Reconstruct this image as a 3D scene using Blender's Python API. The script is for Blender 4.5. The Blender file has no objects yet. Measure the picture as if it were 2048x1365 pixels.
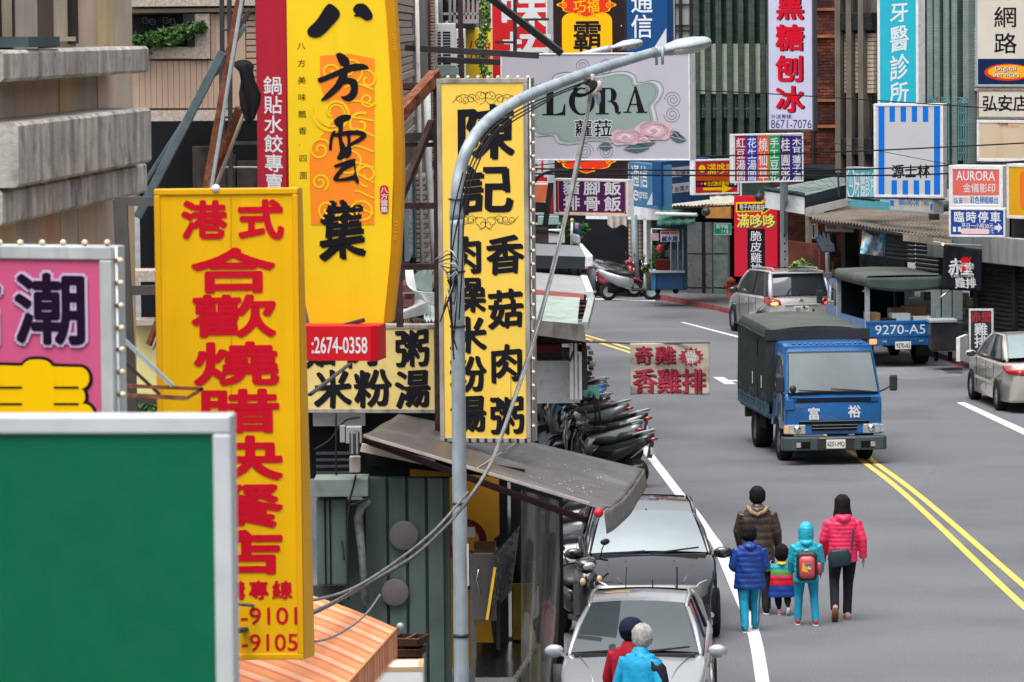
import bpy, bmesh, math, random
from mathutils import Vector as V, Matrix as MX, noise as NZ
random.seed(7)
rnd = random.uniform
S = bpy.context.scene
COL = S.collection
# ------------------------------------------------------------------ camera, world, sun, exposure
FPX, HC = 9000.0, 7.7            # focal length in photo pixels, eye height on the footbridge
PITCH = math.atan((682.5 - 57) / FPX)
ROLL = math.radians(0.55)
X0, F0 = V((1, 0, 0)), V((0, math.cos(PITCH), -math.sin(PITCH)))
U0 = V((0, math.sin(PITCH), math.cos(PITCH)))
CR = X0 * math.cos(ROLL) - U0 * math.sin(ROLL)
CU = U0 * math.cos(ROLL) + X0 * math.sin(ROLL)
EYE = V((0, 0, HC))
cam = bpy.data.cameras.new('camera')
co = bpy.data.objects.new('camera', cam); COL.objects.link(co); S.camera = co
mw = MX.Identity(4)
for i in range(3):
    mw[i][0], mw[i][1], mw[i][2], mw[i][3] = CR[i], CU[i], -F0[i], EYE[i]
co.matrix_world = mw
cam.sensor_width = 36; cam.lens = FPX / 2048 * 36
cam.clip_start = .5; cam.clip_end = 2000
cam.dof.use_dof = True; cam.dof.focus_distance = 74; cam.dof.aperture_fstop = 11.5
W = bpy.data.worlds.new('World'); S.world = W; W.use_nodes = True
nt = W.node_tree; nt.nodes.clear()
sky = nt.nodes.new('ShaderNodeTexSky'); sky.sky_type = 'NISHITA'; sky.sun_disc = False
SUN_EL, SUN_AZ = math.radians(70), math.radians(205)
sky.sun_elevation = SUN_EL; sky.sun_rotation = SUN_AZ; sky.dust_density = 6; sky.air_density = 1.2
hs = nt.nodes.new('ShaderNodeHueSaturation'); hs.inputs['Saturation'].default_value = .22
bg = nt.nodes.new('ShaderNodeBackground'); bg.inputs['Strength'].default_value = .115
wo = nt.nodes.new('ShaderNodeOutputWorld')
nt.links.new(sky.outputs[0], hs.inputs['Color']); nt.links.new(hs.outputs[0], bg.inputs[0]); nt.links.new(bg.outputs[0], wo.inputs[0])
sl = bpy.data.lights.new('sun', 'SUN'); sl.energy = 1.15; sl.angle = math.radians(50); sl.color = (1, .97, .93)
so = bpy.data.objects.new('sun', sl); COL.objects.link(so)
sd = V((math.sin(SUN_AZ) * math.cos(SUN_EL), math.cos(SUN_AZ) * math.cos(SUN_EL), math.sin(SUN_EL)))
so.rotation_euler = sd.to_track_quat('Z', 'Y').to_euler(); so.location = (0, 30, 40)
S.view_settings.view_transform = 'Standard'; S.view_settings.look = 'None'; S.view_settings.gamma = 1
S.view_settings.use_curve_mapping = False
S.view_settings.exposure = 1.02
S.cycles.use_denoising = True; S.cycles.max_bounces = 6; S.cycles.transparent_max_bounces = 12
S.cycles.caustics_reflective = False; S.cycles.caustics_refractive = False

# ------------------------------------------------------------------ geometry of the place seen from the bridge
def ray(px, py):
    return F0 + CR * ((px - 1024) / FPX) + CU * ((682.5 - py) / FPX)
KD = FPX / 6542.0                 # distances below are written in units of 1.376 m
def P(px, py, d):                  # point of the place at distance d along the street
    r = ray(px, py); return EYE + r * (d * KD / r.y)
def G(px, py, z=0.0):              # point on the ground
    r = ray(px, py); return EYE + r * ((z - HC) / r.z)

# ------------------------------------------------------------------ materials
MATS = {}
def mat(name, col, rough=.6, metal=0., var=.1, sc=3., bump=0., bsc=60., dirt=0., dcol=(.03, .028, .025), coat=0.,
        emit=0., ecol=None, spec=.5, alpha=1., trans=0., streak=False, island=0., mossy=None):
    if name in MATS: return MATS[name]
    if rough >= .58 and not coat: spec = min(spec, .12)
    m = bpy.data.materials.new(name); m.use_nodes = True; MATS[name] = m
    n = m.node_tree; b = n.nodes['Principled BSDF']; L = n.links.new
    if isinstance(col, str):
        h = col.lstrip('#'); c = [int(h[i:i + 2], 16) / 255 for i in (0, 2, 4)]
        col = tuple(x / 12.92 if x <= .04045 else ((x + .055) / 1.055) ** 2.4 for x in c)
    b.inputs['Roughness'].default_value = rough; b.inputs['Metallic'].default_value = metal
    b.inputs['Coat Weight'].default_value = coat; b.inputs['Coat Roughness'].default_value = .04
    b.inputs['Specular IOR Level'].default_value = spec; b.inputs['Alpha'].default_value = alpha
    b.inputs['Transmission Weight'].default_value = trans
    if emit:
        b.inputs['Emission Color'].default_value = (*(ecol or col), 1); b.inputs['Emission Strength'].default_value = emit
    tc = n.nodes.new('ShaderNodeTexCoord'); src = tc.outputs['Object']
    def noise(scale, det=5, vec=None, stretch=None):
        t = n.nodes.new('ShaderNodeTexNoise'); t.inputs['Scale'].default_value = scale; t.inputs['Detail'].default_value = det
        if stretch:
            mp = n.nodes.new('ShaderNodeMapping'); mp.inputs['Scale'].default_value = stretch; L(src, mp.inputs[0]); L(mp.outputs[0], t.inputs['Vector'])
        else: L(src, t.inputs['Vector'])
        return t.outputs['Fac']
    def mix(fac, a, c2, mode='MIX'):
        x = n.nodes.new('ShaderNodeMix'); x.data_type = 'RGBA'; x.blend_type = mode
        for s_, v_ in ((x.inputs['Factor'], fac), (x.inputs['A'], a), (x.inputs['B'], c2)):
            if hasattr(v_, 'is_linked'): L(v_, s_)
            elif isinstance(v_, tuple): s_.default_value = (*v_[:3], 1)
            else: s_.default_value = v_
        return x.outputs['Result']
    def rng(f, a, bb, c_, d_):
        r = n.nodes.new('ShaderNodeMapRange'); L(f, r.inputs[0])
        for i, v_ in enumerate((a, bb, c_, d_)): r.inputs[i + 1].default_value = v_
        return r.outputs[0]
    out = tuple(col)
    if island:
        g = n.nodes.new('ShaderNodeNewGeometry'); f = rng(g.outputs['Random Per Island'], 0, 1, 1 - island, 1 + island)
        cc = n.nodes.new('ShaderNodeCombineColor')
        for i in range(3): L(f, cc.inputs[i])
        out = mix(1., out, cc.outputs[0], 'MULTIPLY')
    if var:
        f = rng(noise(sc), .3, .7, 0, 1)
        out = mix(f, mix(1., out, (1 - var,) * 3, 'MULTIPLY'), mix(1., out, (1 + var,) * 3, 'MULTIPLY'))
    if mossy:
        out = mix(rng(noise(mossy[1], 6), mossy[2], mossy[3], 0, .85), out, mossy[0])
    if dirt:
        f = rng(noise(sc * 2.2, 7, stretch=((1, 1, .12) if streak == 'z' else (1, .12, 1)) if streak else None), .62 - dirt * .25, .78, 0, min(.9, dirt))
        out = mix(f, out, dcol)
    if hasattr(out, 'is_linked'): L(out, b.inputs['Base Color'])
    else: b.inputs['Base Color'].default_value = (*out, 1)
    if rough > .08 and var:
        L(rng(noise(sc * 4), .25, .75, max(0, rough - .08), min(1, rough + .1)), b.inputs['Roughness'])
    if bump:
        bp = n.nodes.new('ShaderNodeBump'); bp.inputs['Strength'].default_value = 1; bp.inputs['Distance'].default_value = bump
        L(noise(bsc, 6), bp.inputs['Height']); L(bp.outputs[0], b.inputs['Normal'])
    return m

# ------------------------------------------------------------------ mesh builder
class MB:
    def __init__(s): s.v, s.f, s.m, s.s = [], [], [], []
    def add(s, vs, fs, mi=0, sm=False):
        o = len(s.v); s.v += [tuple(p) for p in vs]
        for f in fs: s.f.append([i + o for i in f]); s.m.append(mi); s.s.append(sm)
        return s
    def box(s, a, b, mi=0):
        x0, y0, z0 = a; x1, y1, z1 = b
        return s.add([(x0, y0, z0), (x1, y0, z0), (x1, y1, z0), (x0, y1, z0), (x0, y0, z1), (x1, y0, z1), (x1, y1, z1), (x0, y1, z1)],
                     [(0, 3, 2, 1), (4, 5, 6, 7), (0, 1, 5, 4), (1, 2, 6, 5), (2, 3, 7, 6), (3, 0, 4, 7)], mi)
    def hexa(s, q, mi=0, sm=False):   # 8 points: bottom 4 then top 4
        return s.add(q, [(0, 3, 2, 1), (4, 5, 6, 7), (0, 1, 5, 4), (1, 2, 6, 5), (2, 3, 7, 6), (3, 0, 4, 7)], mi, sm)
    def beam(s, p, q, w, h=None, mi=0, up=V((0, 0, 1))):
        p, q = V(p), V(q); h = h or w; d = (q - p).normalized()
        if abs(d.dot(up)) > .98: up = V((0, 1, 0))
        a = d.cross(up).normalized() * w / 2; b = a.cross(d).normalized() * h / 2
        return s.hexa([p - a - b, p + a - b, p + a + b, p - a + b, q - a - b, q + a - b, q + a + b, q - a + b], mi)
    def tube(s, pts, r, n=8, mi=0, cap=True, flat=None):
        pts = [V(p) for p in pts]; k = len(pts); rs = r if isinstance(r, (list, tuple)) else [r] * k
        vs, fs = [], []; a = None
        for i, p in enumerate(pts):
            d = (pts[min(i + 1, k - 1)] - pts[max(i - 1, 0)]).normalized()
            if a is None:
                a = d.cross(V((0, 0, 1)) if abs(d.z) < .9 else V((0, 1, 0))).normalized()
            a = (a - d * a.dot(d)).normalized(); b = d.cross(a)
            rr = rs[i]; ra, rb = rr if isinstance(rr, (tuple, list)) else (rr, rr)
            for j in range(n):
                t = 2 * math.pi * j / n; vs.append(p + a * ra * math.cos(t) + b * rb * math.sin(t))
        for i in range(k - 1):
            for j in range(n):
                fs.append((i * n + j, i * n + (j + 1) % n, (i + 1) * n + (j + 1) % n, (i + 1) * n + j))
        s.add(vs, fs, mi, True)
        if cap:
            o = len(s.v) - len(vs)
            s.f += [[o + j for j in reversed(range(n))], [o + (k - 1) * n + j for j in range(n)]]; s.m += [mi, mi]; s.s += [False, False]
        return s
    def rings(s, rs, mi=0, cap=True, sm=True):   # list of equal-length closed loops
        n = len(rs[0]); fs = []
        for i in range(len(rs) - 1):
            for j in range(n): fs.append((i * n + j, i * n + (j + 1) % n, (i + 1) * n + (j + 1) % n, (i + 1) * n + j))
        if cap: fs += [tuple(reversed(range(n))), tuple((len(rs) - 1) * n + j for j in range(n))]
        return s.add([p for r in rs for p in r], fs, mi, sm)
    def ball(s, c, r, n=12, k=8, mi=0):
        if not isinstance(r, (tuple, list)): r = (r, r, r)
        vs = [(c[0], c[1], c[2] - r[2])]
        for i in range(1, k):
            a = math.pi * i / k - math.pi / 2
            for j in range(n):
                t = 2 * math.pi * j / n; vs.append((c[0] + r[0] * math.cos(a) * math.cos(t), c[1] + r[1] * math.cos(a) * math.sin(t), c[2] + r[2] * math.sin(a)))
        vs.append((c[0], c[1], c[2] + r[2])); fs = [(0, 1 + (j + 1) % n, 1 + j) for j in range(n)]
        for i in range(k - 2):
            for j in range(n): fs.append((1 + i * n + j, 1 + i * n + (j + 1) % n, 1 + (i + 1) * n + (j + 1) % n, 1 + (i + 1) * n + j))
        o = 1 + (k - 2) * n; fs += [(o + j, o + (j + 1) % n, len(vs) - 1) for j in range(n)]
        return s.add(vs, fs, mi, True)
    def prism(s, poly, z0, z1, mi=0, ax='z', sm=False):
        n = len(poly)
        def q(p, z): return (p[0], p[1], z) if ax == 'z' else ((z, p[0], p[1]) if ax == 'x' else (p[0], z, p[1]))
        vs = [q(p, z0) for p in poly] + [q(p, z1) for p in poly]
        return s.add(vs, [tuple(reversed(range(n))), tuple(range(n, 2 * n))] + [(i, (i + 1) % n, n + (i + 1) % n, n + i) for i in range(n)], mi, sm)
    def sheet(s, fn, nu, nv, mi=0, sm=True, th=0.):
        vs = [fn(i / nu, j / nv) for j in range(nv + 1) for i in range(nu + 1)]
        fs = [(j * (nu + 1) + i, j * (nu + 1) + i + 1, (j + 1) * (nu + 1) + i + 1, (j + 1) * (nu + 1) + i) for j in range(nv) for i in range(nu)]
        return s.add(vs, fs, mi, sm)
    def lathe(s, prof, c=(0, 0, 0), ax='x', n=20, mi=0):   # prof: (radius, offset along axis)
        vs = []
        for r, h in prof:
            for j in range(n):
                t = 2 * math.pi * j / n; a, b = r * math.cos(t), r * math.sin(t)
                p = {'x': (h, a, b), 'y': (a, h, b), 'z': (a, b, h)}[ax]; vs.append((c[0] + p[0], c[1] + p[1], c[2] + p[2]))
        fs = [(i * n + j, i * n + (j + 1) % n, (i + 1) * n + (j + 1) % n, (i + 1) * n + j) for i in range(len(prof) - 1) for j in range(n)]
        return s.add(vs, fs, mi, True)
    def obj(s, name, mats, par=None, bev=0., sub=0, sol=0., rem=0., seg=2):
        me = bpy.data.meshes.new(name); me.from_pydata(s.v, [], s.f); me.validate(clean_customdata=False)
        if not isinstance(mats, (list, tuple)): mats = [mats]
        for m in mats: me.materials.append(m)
        if len(me.polygons) == len(s.m):
            me.polygons.foreach_set('material_index', s.m); me.polygons.foreach_set('use_smooth', s.s)
        if sol or bev or rem:
            pass
        bm = bmesh.new(); bm.from_mesh(me); bmesh.ops.recalc_face_normals(bm, faces=bm.faces); bm.to_mesh(me); bm.free()
        o = bpy.data.objects.new(name, me); COL.objects.link(o)
        if par: o.parent = par
        if rem:
            r = o.modifiers.new('r', 'REMESH'); r.mode = 'VOXEL'; r.voxel_size = rem; r.use_smooth_shade = True
            r = o.modifiers.new('s', 'SMOOTH'); r.iterations = 3; r.factor = .5
        if sol: r = o.modifiers.new('t', 'SOLIDIFY'); r.thickness = sol; r.offset = 0
        if sub: r = o.modifiers.new('u', 'SUBSURF'); r.levels = sub; r.render_levels = sub
        if bev:
            r = o.modifiers.new('b', 'BEVEL'); r.width = bev; r.segments = seg; r.limit_method = 'ANGLE'; r.angle_limit = .7
        return o
def tag(o, label=None, cat=None, group=None, kind=None):
    for k, v in (('label', label), ('category', cat), ('group', group), ('kind', kind)):
        if v: o[k] = v
    return o
def empty(name, loc=(0, 0, 0), rz=0., label=None, cat=None, group=None, mtx=None):
    o = bpy.data.objects.new(name, None); COL.objects.link(o); o.empty_display_size = .2
    if mtx is not None: o.matrix_world = mtx
    else: o.location = loc; o.rotation_euler = (0, 0, rz)
    return tag(o, label, cat, group)
def copy_tree(o, par=None):
    c = o.copy(); COL.objects.link(c)
    if par: c.parent = par
    for ch in list(KIDS.get(o.name, [])) or list(o.children): copy_tree(ch, c)
    return c
KIDS = {}

# ------------------------------------------------------------------ lettering
GL = {}
def glyph(ch, off=0., res=3):
    k = (ch, off, res)
    if k not in GL:
        c = bpy.data.curves.new('t', 'FONT'); c.body = ch; c.size = 1; c.offset = off; c.resolution_u = res
        o = bpy.data.objects.new('t', c); COL.objects.link(o)
        dg = bpy.context.evaluated_depsgraph_get(); me = bpy.data.meshes.new_from_object(o.evaluated_get(dg))
        GL[k] = ([(v.co.x, v.co.y) for v in me.vertices], [tuple(p.vertices) for p in me.polygons])
        bpy.data.objects.remove(o); bpy.data.meshes.remove(me); bpy.data.curves.remove(c)
    return GL[k]
class Fr:                           # a flat thing's frame: x right, y up, z towards the viewer
    def __init__(s, x0, y0, x1, y1, dl, dr=None, tilt=True):
        dr = dl if dr is None else dr
        A, B, T = P(x0, y1, dl), P(x1, y1, dr), P(x0, y0, dl)
        u = B - A; u.z = 0; s.u = u.normalized(); s.v = V((0, 0, 1)); s.n = s.u.cross(s.v)
        s.o = A; s.w = (B - A).dot(s.u); s.h = T.z - A.z
        s.m = MX.Identity(4)
        for i in range(3): s.m[i][0], s.m[i][1], s.m[i][2], s.m[i][3] = s.u[i], s.v[i], s.n[i], s.o[i]
    def px(s, x, y, z=0.):          # photo pixel -> local point on the plane
        r = ray(x, y); p = EYE + r * ((s.o + s.n * z - EYE).dot(s.n) / r.dot(s.n)) - s.o
        return (p.dot(s.u), p.dot(s.v))
    def box(s, x0, y0, x1, y1):
        a = s.px(x0, y1); b = s.px(x1, y0); return a[0], a[1], b[0], b[1]
    def at(s, lx, ly, z=0.): return s.o + s.u * lx + s.v * ly + s.n * z
def put_text(fr, par, st, box, m, d='h', off=0., nib=0., z=.002, name='lettering', sx=1., fill=1., skew=0., fit=False, wob=0., res=3, local=False, out=None):
    if out: put_text(fr, par, st, box, out[0], d, out[1] * 1.3, nib, z, 'lettering_outline', sx, fill, skew, fit, wob, res, local); z += .003
    x0, y0, x1, y1 = box if local else fr.box(*box)
    off *= .62; nib *= .75
    mb = MB(); n = len(st); cells = []
    if fit: cells = [(st, x0, y0, x1, y1)]
    else:
        for i, ch in enumerate(st):
            if ch == ' ': continue
            if d == 'h': cells.append((ch, x0 + (x1 - x0) * i / n, y0, x0 + (x1 - x0) * (i + 1) / n, y1))
            else: cells.append((ch, x0, y1 - (y1 - y0) * (i + 1) / n, x1, y1 - (y1 - y0) * i / n))
    for ch, a, b, c, e in cells:
        vs, fs = glyph(ch, 0, res)
        if not vs: continue
        if fit:
            mx, Mx = min(p[0] for p in vs), max(p[0] for p in vs); my, My = min(p[1] for p in vs), max(p[1] for p in vs)
            f = lambda p: (a + (c - a) * (p[0] - mx) / (Mx - mx), b + (e - b) * (p[1] - my) / (My - my))
        else:
            cx, cy, w, h = (a + c) / 2, (b + e) / 2, (c - a) * fill, (e - b) * fill
            def f(p):
                u, v = p[0] - .5, p[1] - .38
                if wob: u, v = u + wob * math.sin(v * 7 + ord(ch[0]) % 7), v + wob * math.sin(u * 6 + ord(ch[0]) % 5)
                return (cx + u * w, cy + (v + skew * u) * h)
        L = [f(p) for p in vs]; size = min(abs(c - a), abs(e - b))
        if fit: size = abs(e - b)
        nb = [(0, 0)] if not nib else [(k * nib * size, -k * nib * size * .75) for k in (-1, 1)]
        nd = 4 if off < .022 else (6 if off < .04 else 8); rr = off * size
        shifts = [(0, 0)] if not off else [(rr * math.cos(2 * math.pi * (k + .5) / nd), rr * math.sin(2 * math.pi * (k + .5) / nd)) for k in range(nd)] + ([(0, 0)] if off > .045 else [])
        shifts = [(a_ + c_, b_ + d_) for a_, b_ in nb for c_, d_ in shifts]
        for i, (dx, dy) in enumerate(shifts):
            mb.add([(p[0] + dx, p[1] + dy, z + i * .0003) for p in L], fs)
    me = bpy.data.meshes.new(name); me.from_pydata(mb.v, [], mb.f); me.materials.append(m)
    o = bpy.data.objects.new(name, me); COL.objects.link(o); o.parent = par
    return o
def shape(fr, par, poly, m, z=.003, name='print', local=False, mats=None, th=0.):
    pts = poly if local else [fr.px(*p) for p in poly]
    mb = MB()
    if th: mb.prism(pts, z, z + th)
    else: mb.add([(p[0], p[1], z) for p in pts], [tuple(range(len(pts)))])
    return mb.obj(name, m, par)
def disc(cx, cy, rx, ry=None, n=20, a0=0, a1=360):
    ry = ry or rx
    return [(cx + rx * math.cos(math.radians(a0 + (a1 - a0) * i / n)), cy + ry * math.sin(math.radians(a0 + (a1 - a0) * i / n))) for i in range(n + (a1 - a0 < 360))]
def rrect(x0, y0, x1, y1, r, n=5):
    o = []
    for cx, cy, a in ((x1 - r, y0 + r, -90), (x1 - r, y1 - r, 0), (x0 + r, y1 - r, 90), (x0 + r, y0 + r, 180)):
        o += [(cx + r * math.cos(math.radians(a + 90 * i / n)), cy + r * math.sin(math.radians(a + 90 * i / n))) for i in range(n + 1)]
    return o
def line(fr, par, pts, w, m, z=.004, name='drawn_line', closed=False, local=False, px=True):
    """a thin drawn line as a flat ribbon; w in photo px"""
    if not local: q = [fr.px(*p) for p in pts]; k = abs(fr.px(pts[0][0] + 1, pts[0][1])[0] - fr.px(*pts[0])[0]); w = w * k
    else: q = pts
    mb = MB(); ribbon(mb, q, w, z, closed); return mb.obj(name, m, par)
def ribbon(mb, q, w, z, closed=False, mi=0):
    q = [V(p) for p in q]; n = len(q); vs = []
    for i, p in enumerate(q):
        a, b = (q[(i - 1) % n], q[(i + 1) % n]) if closed else (q[max(i - 1, 0)], q[min(i + 1, n - 1)])
        t = (b - a); t = t.normalized() if t.length else V((1, 0)); nn = V((-t.y, t.x)) * w / 2
        vs += [(p.x + nn.x, p.y + nn.y, z), (p.x - nn.x, p.y - nn.y, z)]
    mb.add(vs, [(2 * i, 2 * i + 1, 2 * ((i + 1) % n) + 1, 2 * ((i + 1) % n)) for i in range(n if closed else n - 1)], mi)
def spiral(cx, cy, r, turns, a0=0, cw=1, n=40, r1=.1):
    return [(cx + r * (1 - (1 - r1) * i / n) * math.cos(math.radians(a0) + cw * turns * 2 * math.pi * i / n),
             cy + r * (1 - (1 - r1) * i / n) * math.sin(math.radians(a0) + cw * turns * 2 * math.pi * i / n)) for i in range(n + 1)]
class Sign:
    def __init__(s, name, label, x0, y0, x1, y1, dl, dr=None, th=.25, fmat=None, face=None, fw=8, cat='sign', group=None, fd=.012, sides=None, back=True):
        s.fr = fr = Fr(x0, y0, x1, y1, dl, dr); s.root = empty(name, mtx=fr.m, label=label, cat=cat, group=group)
        k = fr.w / abs(x1 - x0); f = fw * k; s.k = k; W_, H_ = fr.w, fr.h; s.W, s.H = W_, H_
        if fmat:
            for a, b in (((0, 0), (W_, f)), ((0, H_ - f), (W_, H_)), ((0, f), (f, H_ - f)), ((W_ - f, f), (W_, H_ - f))):
                MB().box((a[0], a[1], -th), (b[0], b[1], fd)).obj('frame', fmat, s.root, bev=min(.006, f * .3))
            MB().box((f, f, -th + .01), (W_ - f, H_ - f, 0)).obj('panel', face, s.root)
        else: s.pn = MB().box((0, 0, -th), (W_, H_, 0)).obj('panel', face, s.root, bev=.004)
    def panel(s, m): s.pn.data.materials[0] = m
    def t(s, st, x0, y0, x1, y1, m, **k): return put_text(s.fr, s.root, st, (x0, y0, x1, y1), m, **k)
    def r(s, x0, y0, x1, y1, m, z=.003, name='print', th=0.): return shape(s.fr, s.root, [(x0, y1), (x1, y1), (x1, y0), (x0, y0)], m, z, name, th=th)
    def p(s, poly, m, z=.003, name='print', th=0.): return shape(s.fr, s.root, poly, m, z, name, th=th)
    def l(s, pts, w, m, **k): return line(s.fr, s.root, pts, w, m, **k)
    def arm(s, x0, y0, d0, x1, y1, d1, m, w=.05, name='support_arm'):
        a, b = s.fr.m.inverted() @ P(x0, y0, d0), s.fr.m.inverted() @ P(x1, y1, d1)
        return MB().beam(a, b, w).obj(name, m, s.root)
# ------------------------------------------------------------------ common materials
asphalt = mat('asphalt', (.148, .153, .166), .85, var=.1, sc=.35, bump=.004, bsc=90, mossy=((.112, .117, .128), .3, .48, .7))
_n = asphalt.node_tree; _b = _n.nodes['Principled BSDF']; _t = _n.nodes.new('ShaderNodeTexNoise'); _t.inputs['Scale'].default_value = 38; _t.inputs['Detail'].default_value = 3
_tc = _n.nodes.new('ShaderNodeTexCoord'); _n.links.new(_tc.outputs['Object'], _t.inputs[0]); _r = _n.nodes.new('ShaderNodeMapRange'); _r.inputs[1].default_value = .3; _r.inputs[2].default_value = .7; _r.inputs[3].default_value = .78; _r.inputs[4].default_value = 1.2
_n.links.new(_t.outputs[0], _r.inputs[0]); _x = _n.nodes.new('ShaderNodeMix'); _x.data_type = 'RGBA'; _x.blend_type = 'MULTIPLY'; _x.inputs['Factor'].default_value = 1
_s = _b.inputs['Base Color'].links[0].from_socket; _n.links.new(_s, _x.inputs['A']); _n.links.new(_r.outputs[0], _x.inputs['B']); _n.links.new(_x.outputs['Result'], _b.inputs['Base Color'])
paint_w = mat('road_white', (.66, .66, .66), .7, var=.06, sc=9, dirt=.35, dcol=(.22, .22, .22))
paint_y = mat('road_yellow', (.72, .5, .12), .7, var=.08, sc=9, dirt=.4, dcol=(.2, .18, .13))
paint_r = mat('kerb_red', (.35, .08, .08), .8, var=.2, sc=3, dirt=.6)
concrete = mat('concrete', (.36, .38, .38), .9, var=.16, sc=1.2, bump=.006, bsc=25, dirt=.75, dcol=(.08, .08, .075), streak='y')
walk = mat('pavement_concrete', (.13, .13, .135), .9, var=.2, sc=1, bump=.003, dirt=.5)
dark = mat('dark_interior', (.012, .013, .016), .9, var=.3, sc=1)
dark2 = mat('dark_brown_shade', (.03, .027, .027), .8, var=.3, sc=2)
black_m = mat('black_metal', (.022, .022, .026), .5, var=.3, sc=4, dirt=.3, dcol=(.1, .05, .03))
rust = mat('rusty_steel', (.16, .055, .03), .85, var=.5, sc=9, bump=.003, dirt=.6, dcol=(.35, .17, .1))
rust_d = mat('dark_rusty_steel', (.05, .03, .028), .8, var=.4, sc=8, bump=.002)
steelb = mat('painted_blue_grey_steel', (.09, .125, .14), .6, var=.3, sc=5, dirt=.5)
galv = mat('galvanised_steel', (.36, .42, .45), .5, .25, var=.14, sc=14, bump=.001, dirt=.4, dcol=(.13, .14, .15))
white_p = mat('white_paint', (.72, .74, .75), .6, var=.06, sc=3, dirt=.45, dcol=(.25, .24, .22), streak='y')
white_f = mat('white_frame', (.72, .73, .74), .5, var=.08, sc=5, dirt=.4, dcol=(.25, .22, .2))
chrome = mat('chrome', (.7, .7, .72), .15, 1., var=0)
rubber = mat('rubber', (.018, .018, .02), .75, var=.2, sc=8)
glass_d = mat('dark_glass', (.015, .02, .025), .05, 0, var=0, spec=.8, coat=.6)
glass_w = mat('windscreen_glass', (.05, .065, .07), .03, 0, var=0, spec=1, coat=1)
ink = mat('black_lettering', (.008, .008, .013), .5, var=0, spec=.15)
red_l = mat('red_lettering', (.58, .004, .022), .5, var=0, spec=.15)
white_l = mat('white_lettering', (.7, .72, .76), .5, var=0, spec=.2)
leaf = mat('leaf', (.05, .11, .03), .6, var=.4, sc=20, island=.5)
leaf_l = mat('pale_leaf', (.22, .34, .1), .6, var=.3, sc=20, island=.5)

# ------------------------------------------------------------------ ground, road, markings
def ground_sheet(name, pts, z, m, kind='structure', th=0.):
    mb = MB(); q = [(p[0], p[1]) for p in pts]
    if th: mb.prism(q, z - th, z)
    else: mb.add([(x, y, z) for x, y in q], [tuple(range(len(q)))])
    return tag(mb.obj(name, m), kind=kind)
ground_sheet('ground', [(-300, -60), (300, -60), (300, 600), (-300, 600)], -.004, mat('ground_asphalt', (.16, .165, .175), .9, var=.15, sc=.3, bump=.003))
L_ = [G(*p) for p in ((1512, 1500), (1490, 1300), (1455, 1179), (1420, 1094), (1385, 1030), (1350, 993), (1310, 957), (1262, 890), (1225, 846), (1165, 806), (1120, 740), (1090, 690), (1080, 640), (1100, 604))]
R_ = [G(*p) for p in ((1310, 598), (1380, 611), (1455, 628), (1620, 660), (1790, 700), (1880, 722), (2048, 790), (2400, 950), (2400, 1500))]
ground_sheet('road', [G(300, 1600)] + [G(*p) for p in ((300, 1100), (700, 900), (960, 800), (1000, 700), (1060, 640))] + [G(1100, 601)] + R_ + [G(2400, 1600)], 0, asphalt)
def marking(name, pts, w=None, m=paint_w, z=.004):
    mb = MB()
    if w: ribbon(mb, [(G(*p).x, G(*p).y) for p in pts], w, z)
    else: mb.add([(G(*p).x, G(*p).y, z) for p in pts], [tuple(range(len(pts)))])
    o = mb.obj(name, m); return tag(o, kind='structure')
def smooth(pts, n=6):
    out = []
    for i in range(len(pts) - 1):
        p0, p1, p2, p3 = (V(pts[max(0, min(len(pts) - 1, i + k))]) for k in (-1, 0, 1, 2))
        for j in range(n):
            t = j / n; out.append(.5 * ((2 * p1) + (p2 - p0) * t + (2 * p0 - 5 * p1 + 4 * p2 - p3) * t * t + (3 * p1 - p0 - 3 * p2 + p3) * t ** 3))
    return [tuple(p) for p in out] + [tuple(pts[-1])]
marking('edge_line', smooth([(1536, 1480), (1525, 1365), (1506, 1262), (1472, 1176), (1437, 1096), (1419, 1070), (1391, 1029), (1362, 993), (1324, 943), (1283, 890), (1256, 857), (1232, 838), (1177, 808), (1140, 785), (1100, 745)]), .16)
marking('centre_line', smooth([(2200, 1342), (2048, 1214), (1822, 1000), (1721, 920), (1686, 894), (1620, 848)]), .11, paint_y)
marking('centre_line', smooth([(2200, 1302), (2048, 1172), (1849, 1000), (1742, 920), (1708, 894), (1650, 850)]), .11, paint_y)
marking('centre_line', smooth([(1120, 657), (1171, 671), (1261, 698), (1330, 720), (1370, 736)]), .11, paint_y)
marking('centre_line', smooth([(1120, 664), (1182, 681), (1261, 706), (1330, 730), (1360, 740)]), .11, paint_y)
marking('lane_dash', [(1360, 645), (1368, 645), (1520, 684), (1510, 685)])
marking('lane_dash', [(1426, 755), (1447, 755), (1472, 769), (1450, 769)])
marking('lane_dash', [(1458, 761), (1482, 761), (1482, 763), (1460, 763)])
marking('lane_dash', [(1913, 806), (1929, 805), (2070, 868), (2068, 880)])
marking('bay_line', [(1085, 1165), (1185, 1163), (1185, 1166), (1085, 1169)])
marking('bay_line', [(1085, 1185), (1160, 1178), (1160, 1181), (1085, 1189)])
marking('bay_line', [(1160, 597), (1310, 601), (1310, 603), (1160, 599)])
ground_sheet('pavement', [G(1310, 596), G(1380, 609), G(1455, 626), G(1620, 656), G(1790, 695), G(1880, 717), G(2048, 780), G(2400, 930), G(2400, 700), G(2000, 600), G(1500, 548), G(1280, 560)], .12, walk, th=.16)
mb = MB(); kp = [G(*p) for p in ((1290, 597), (1330, 601), (1380, 610), (1430, 620), (1455, 627), (1470, 630))]
for a, b in zip(kp, kp[1:]): mb.hexa([(a.x, a.y - .12, 0), (b.x, b.y - .12, 0), (b.x, b.y, 0), (a.x, a.y, 0), (a.x, a.y - .12, .13), (b.x, b.y - .12, .13), (b.x, b.y, .13), (a.x, a.y, .13)])
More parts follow.
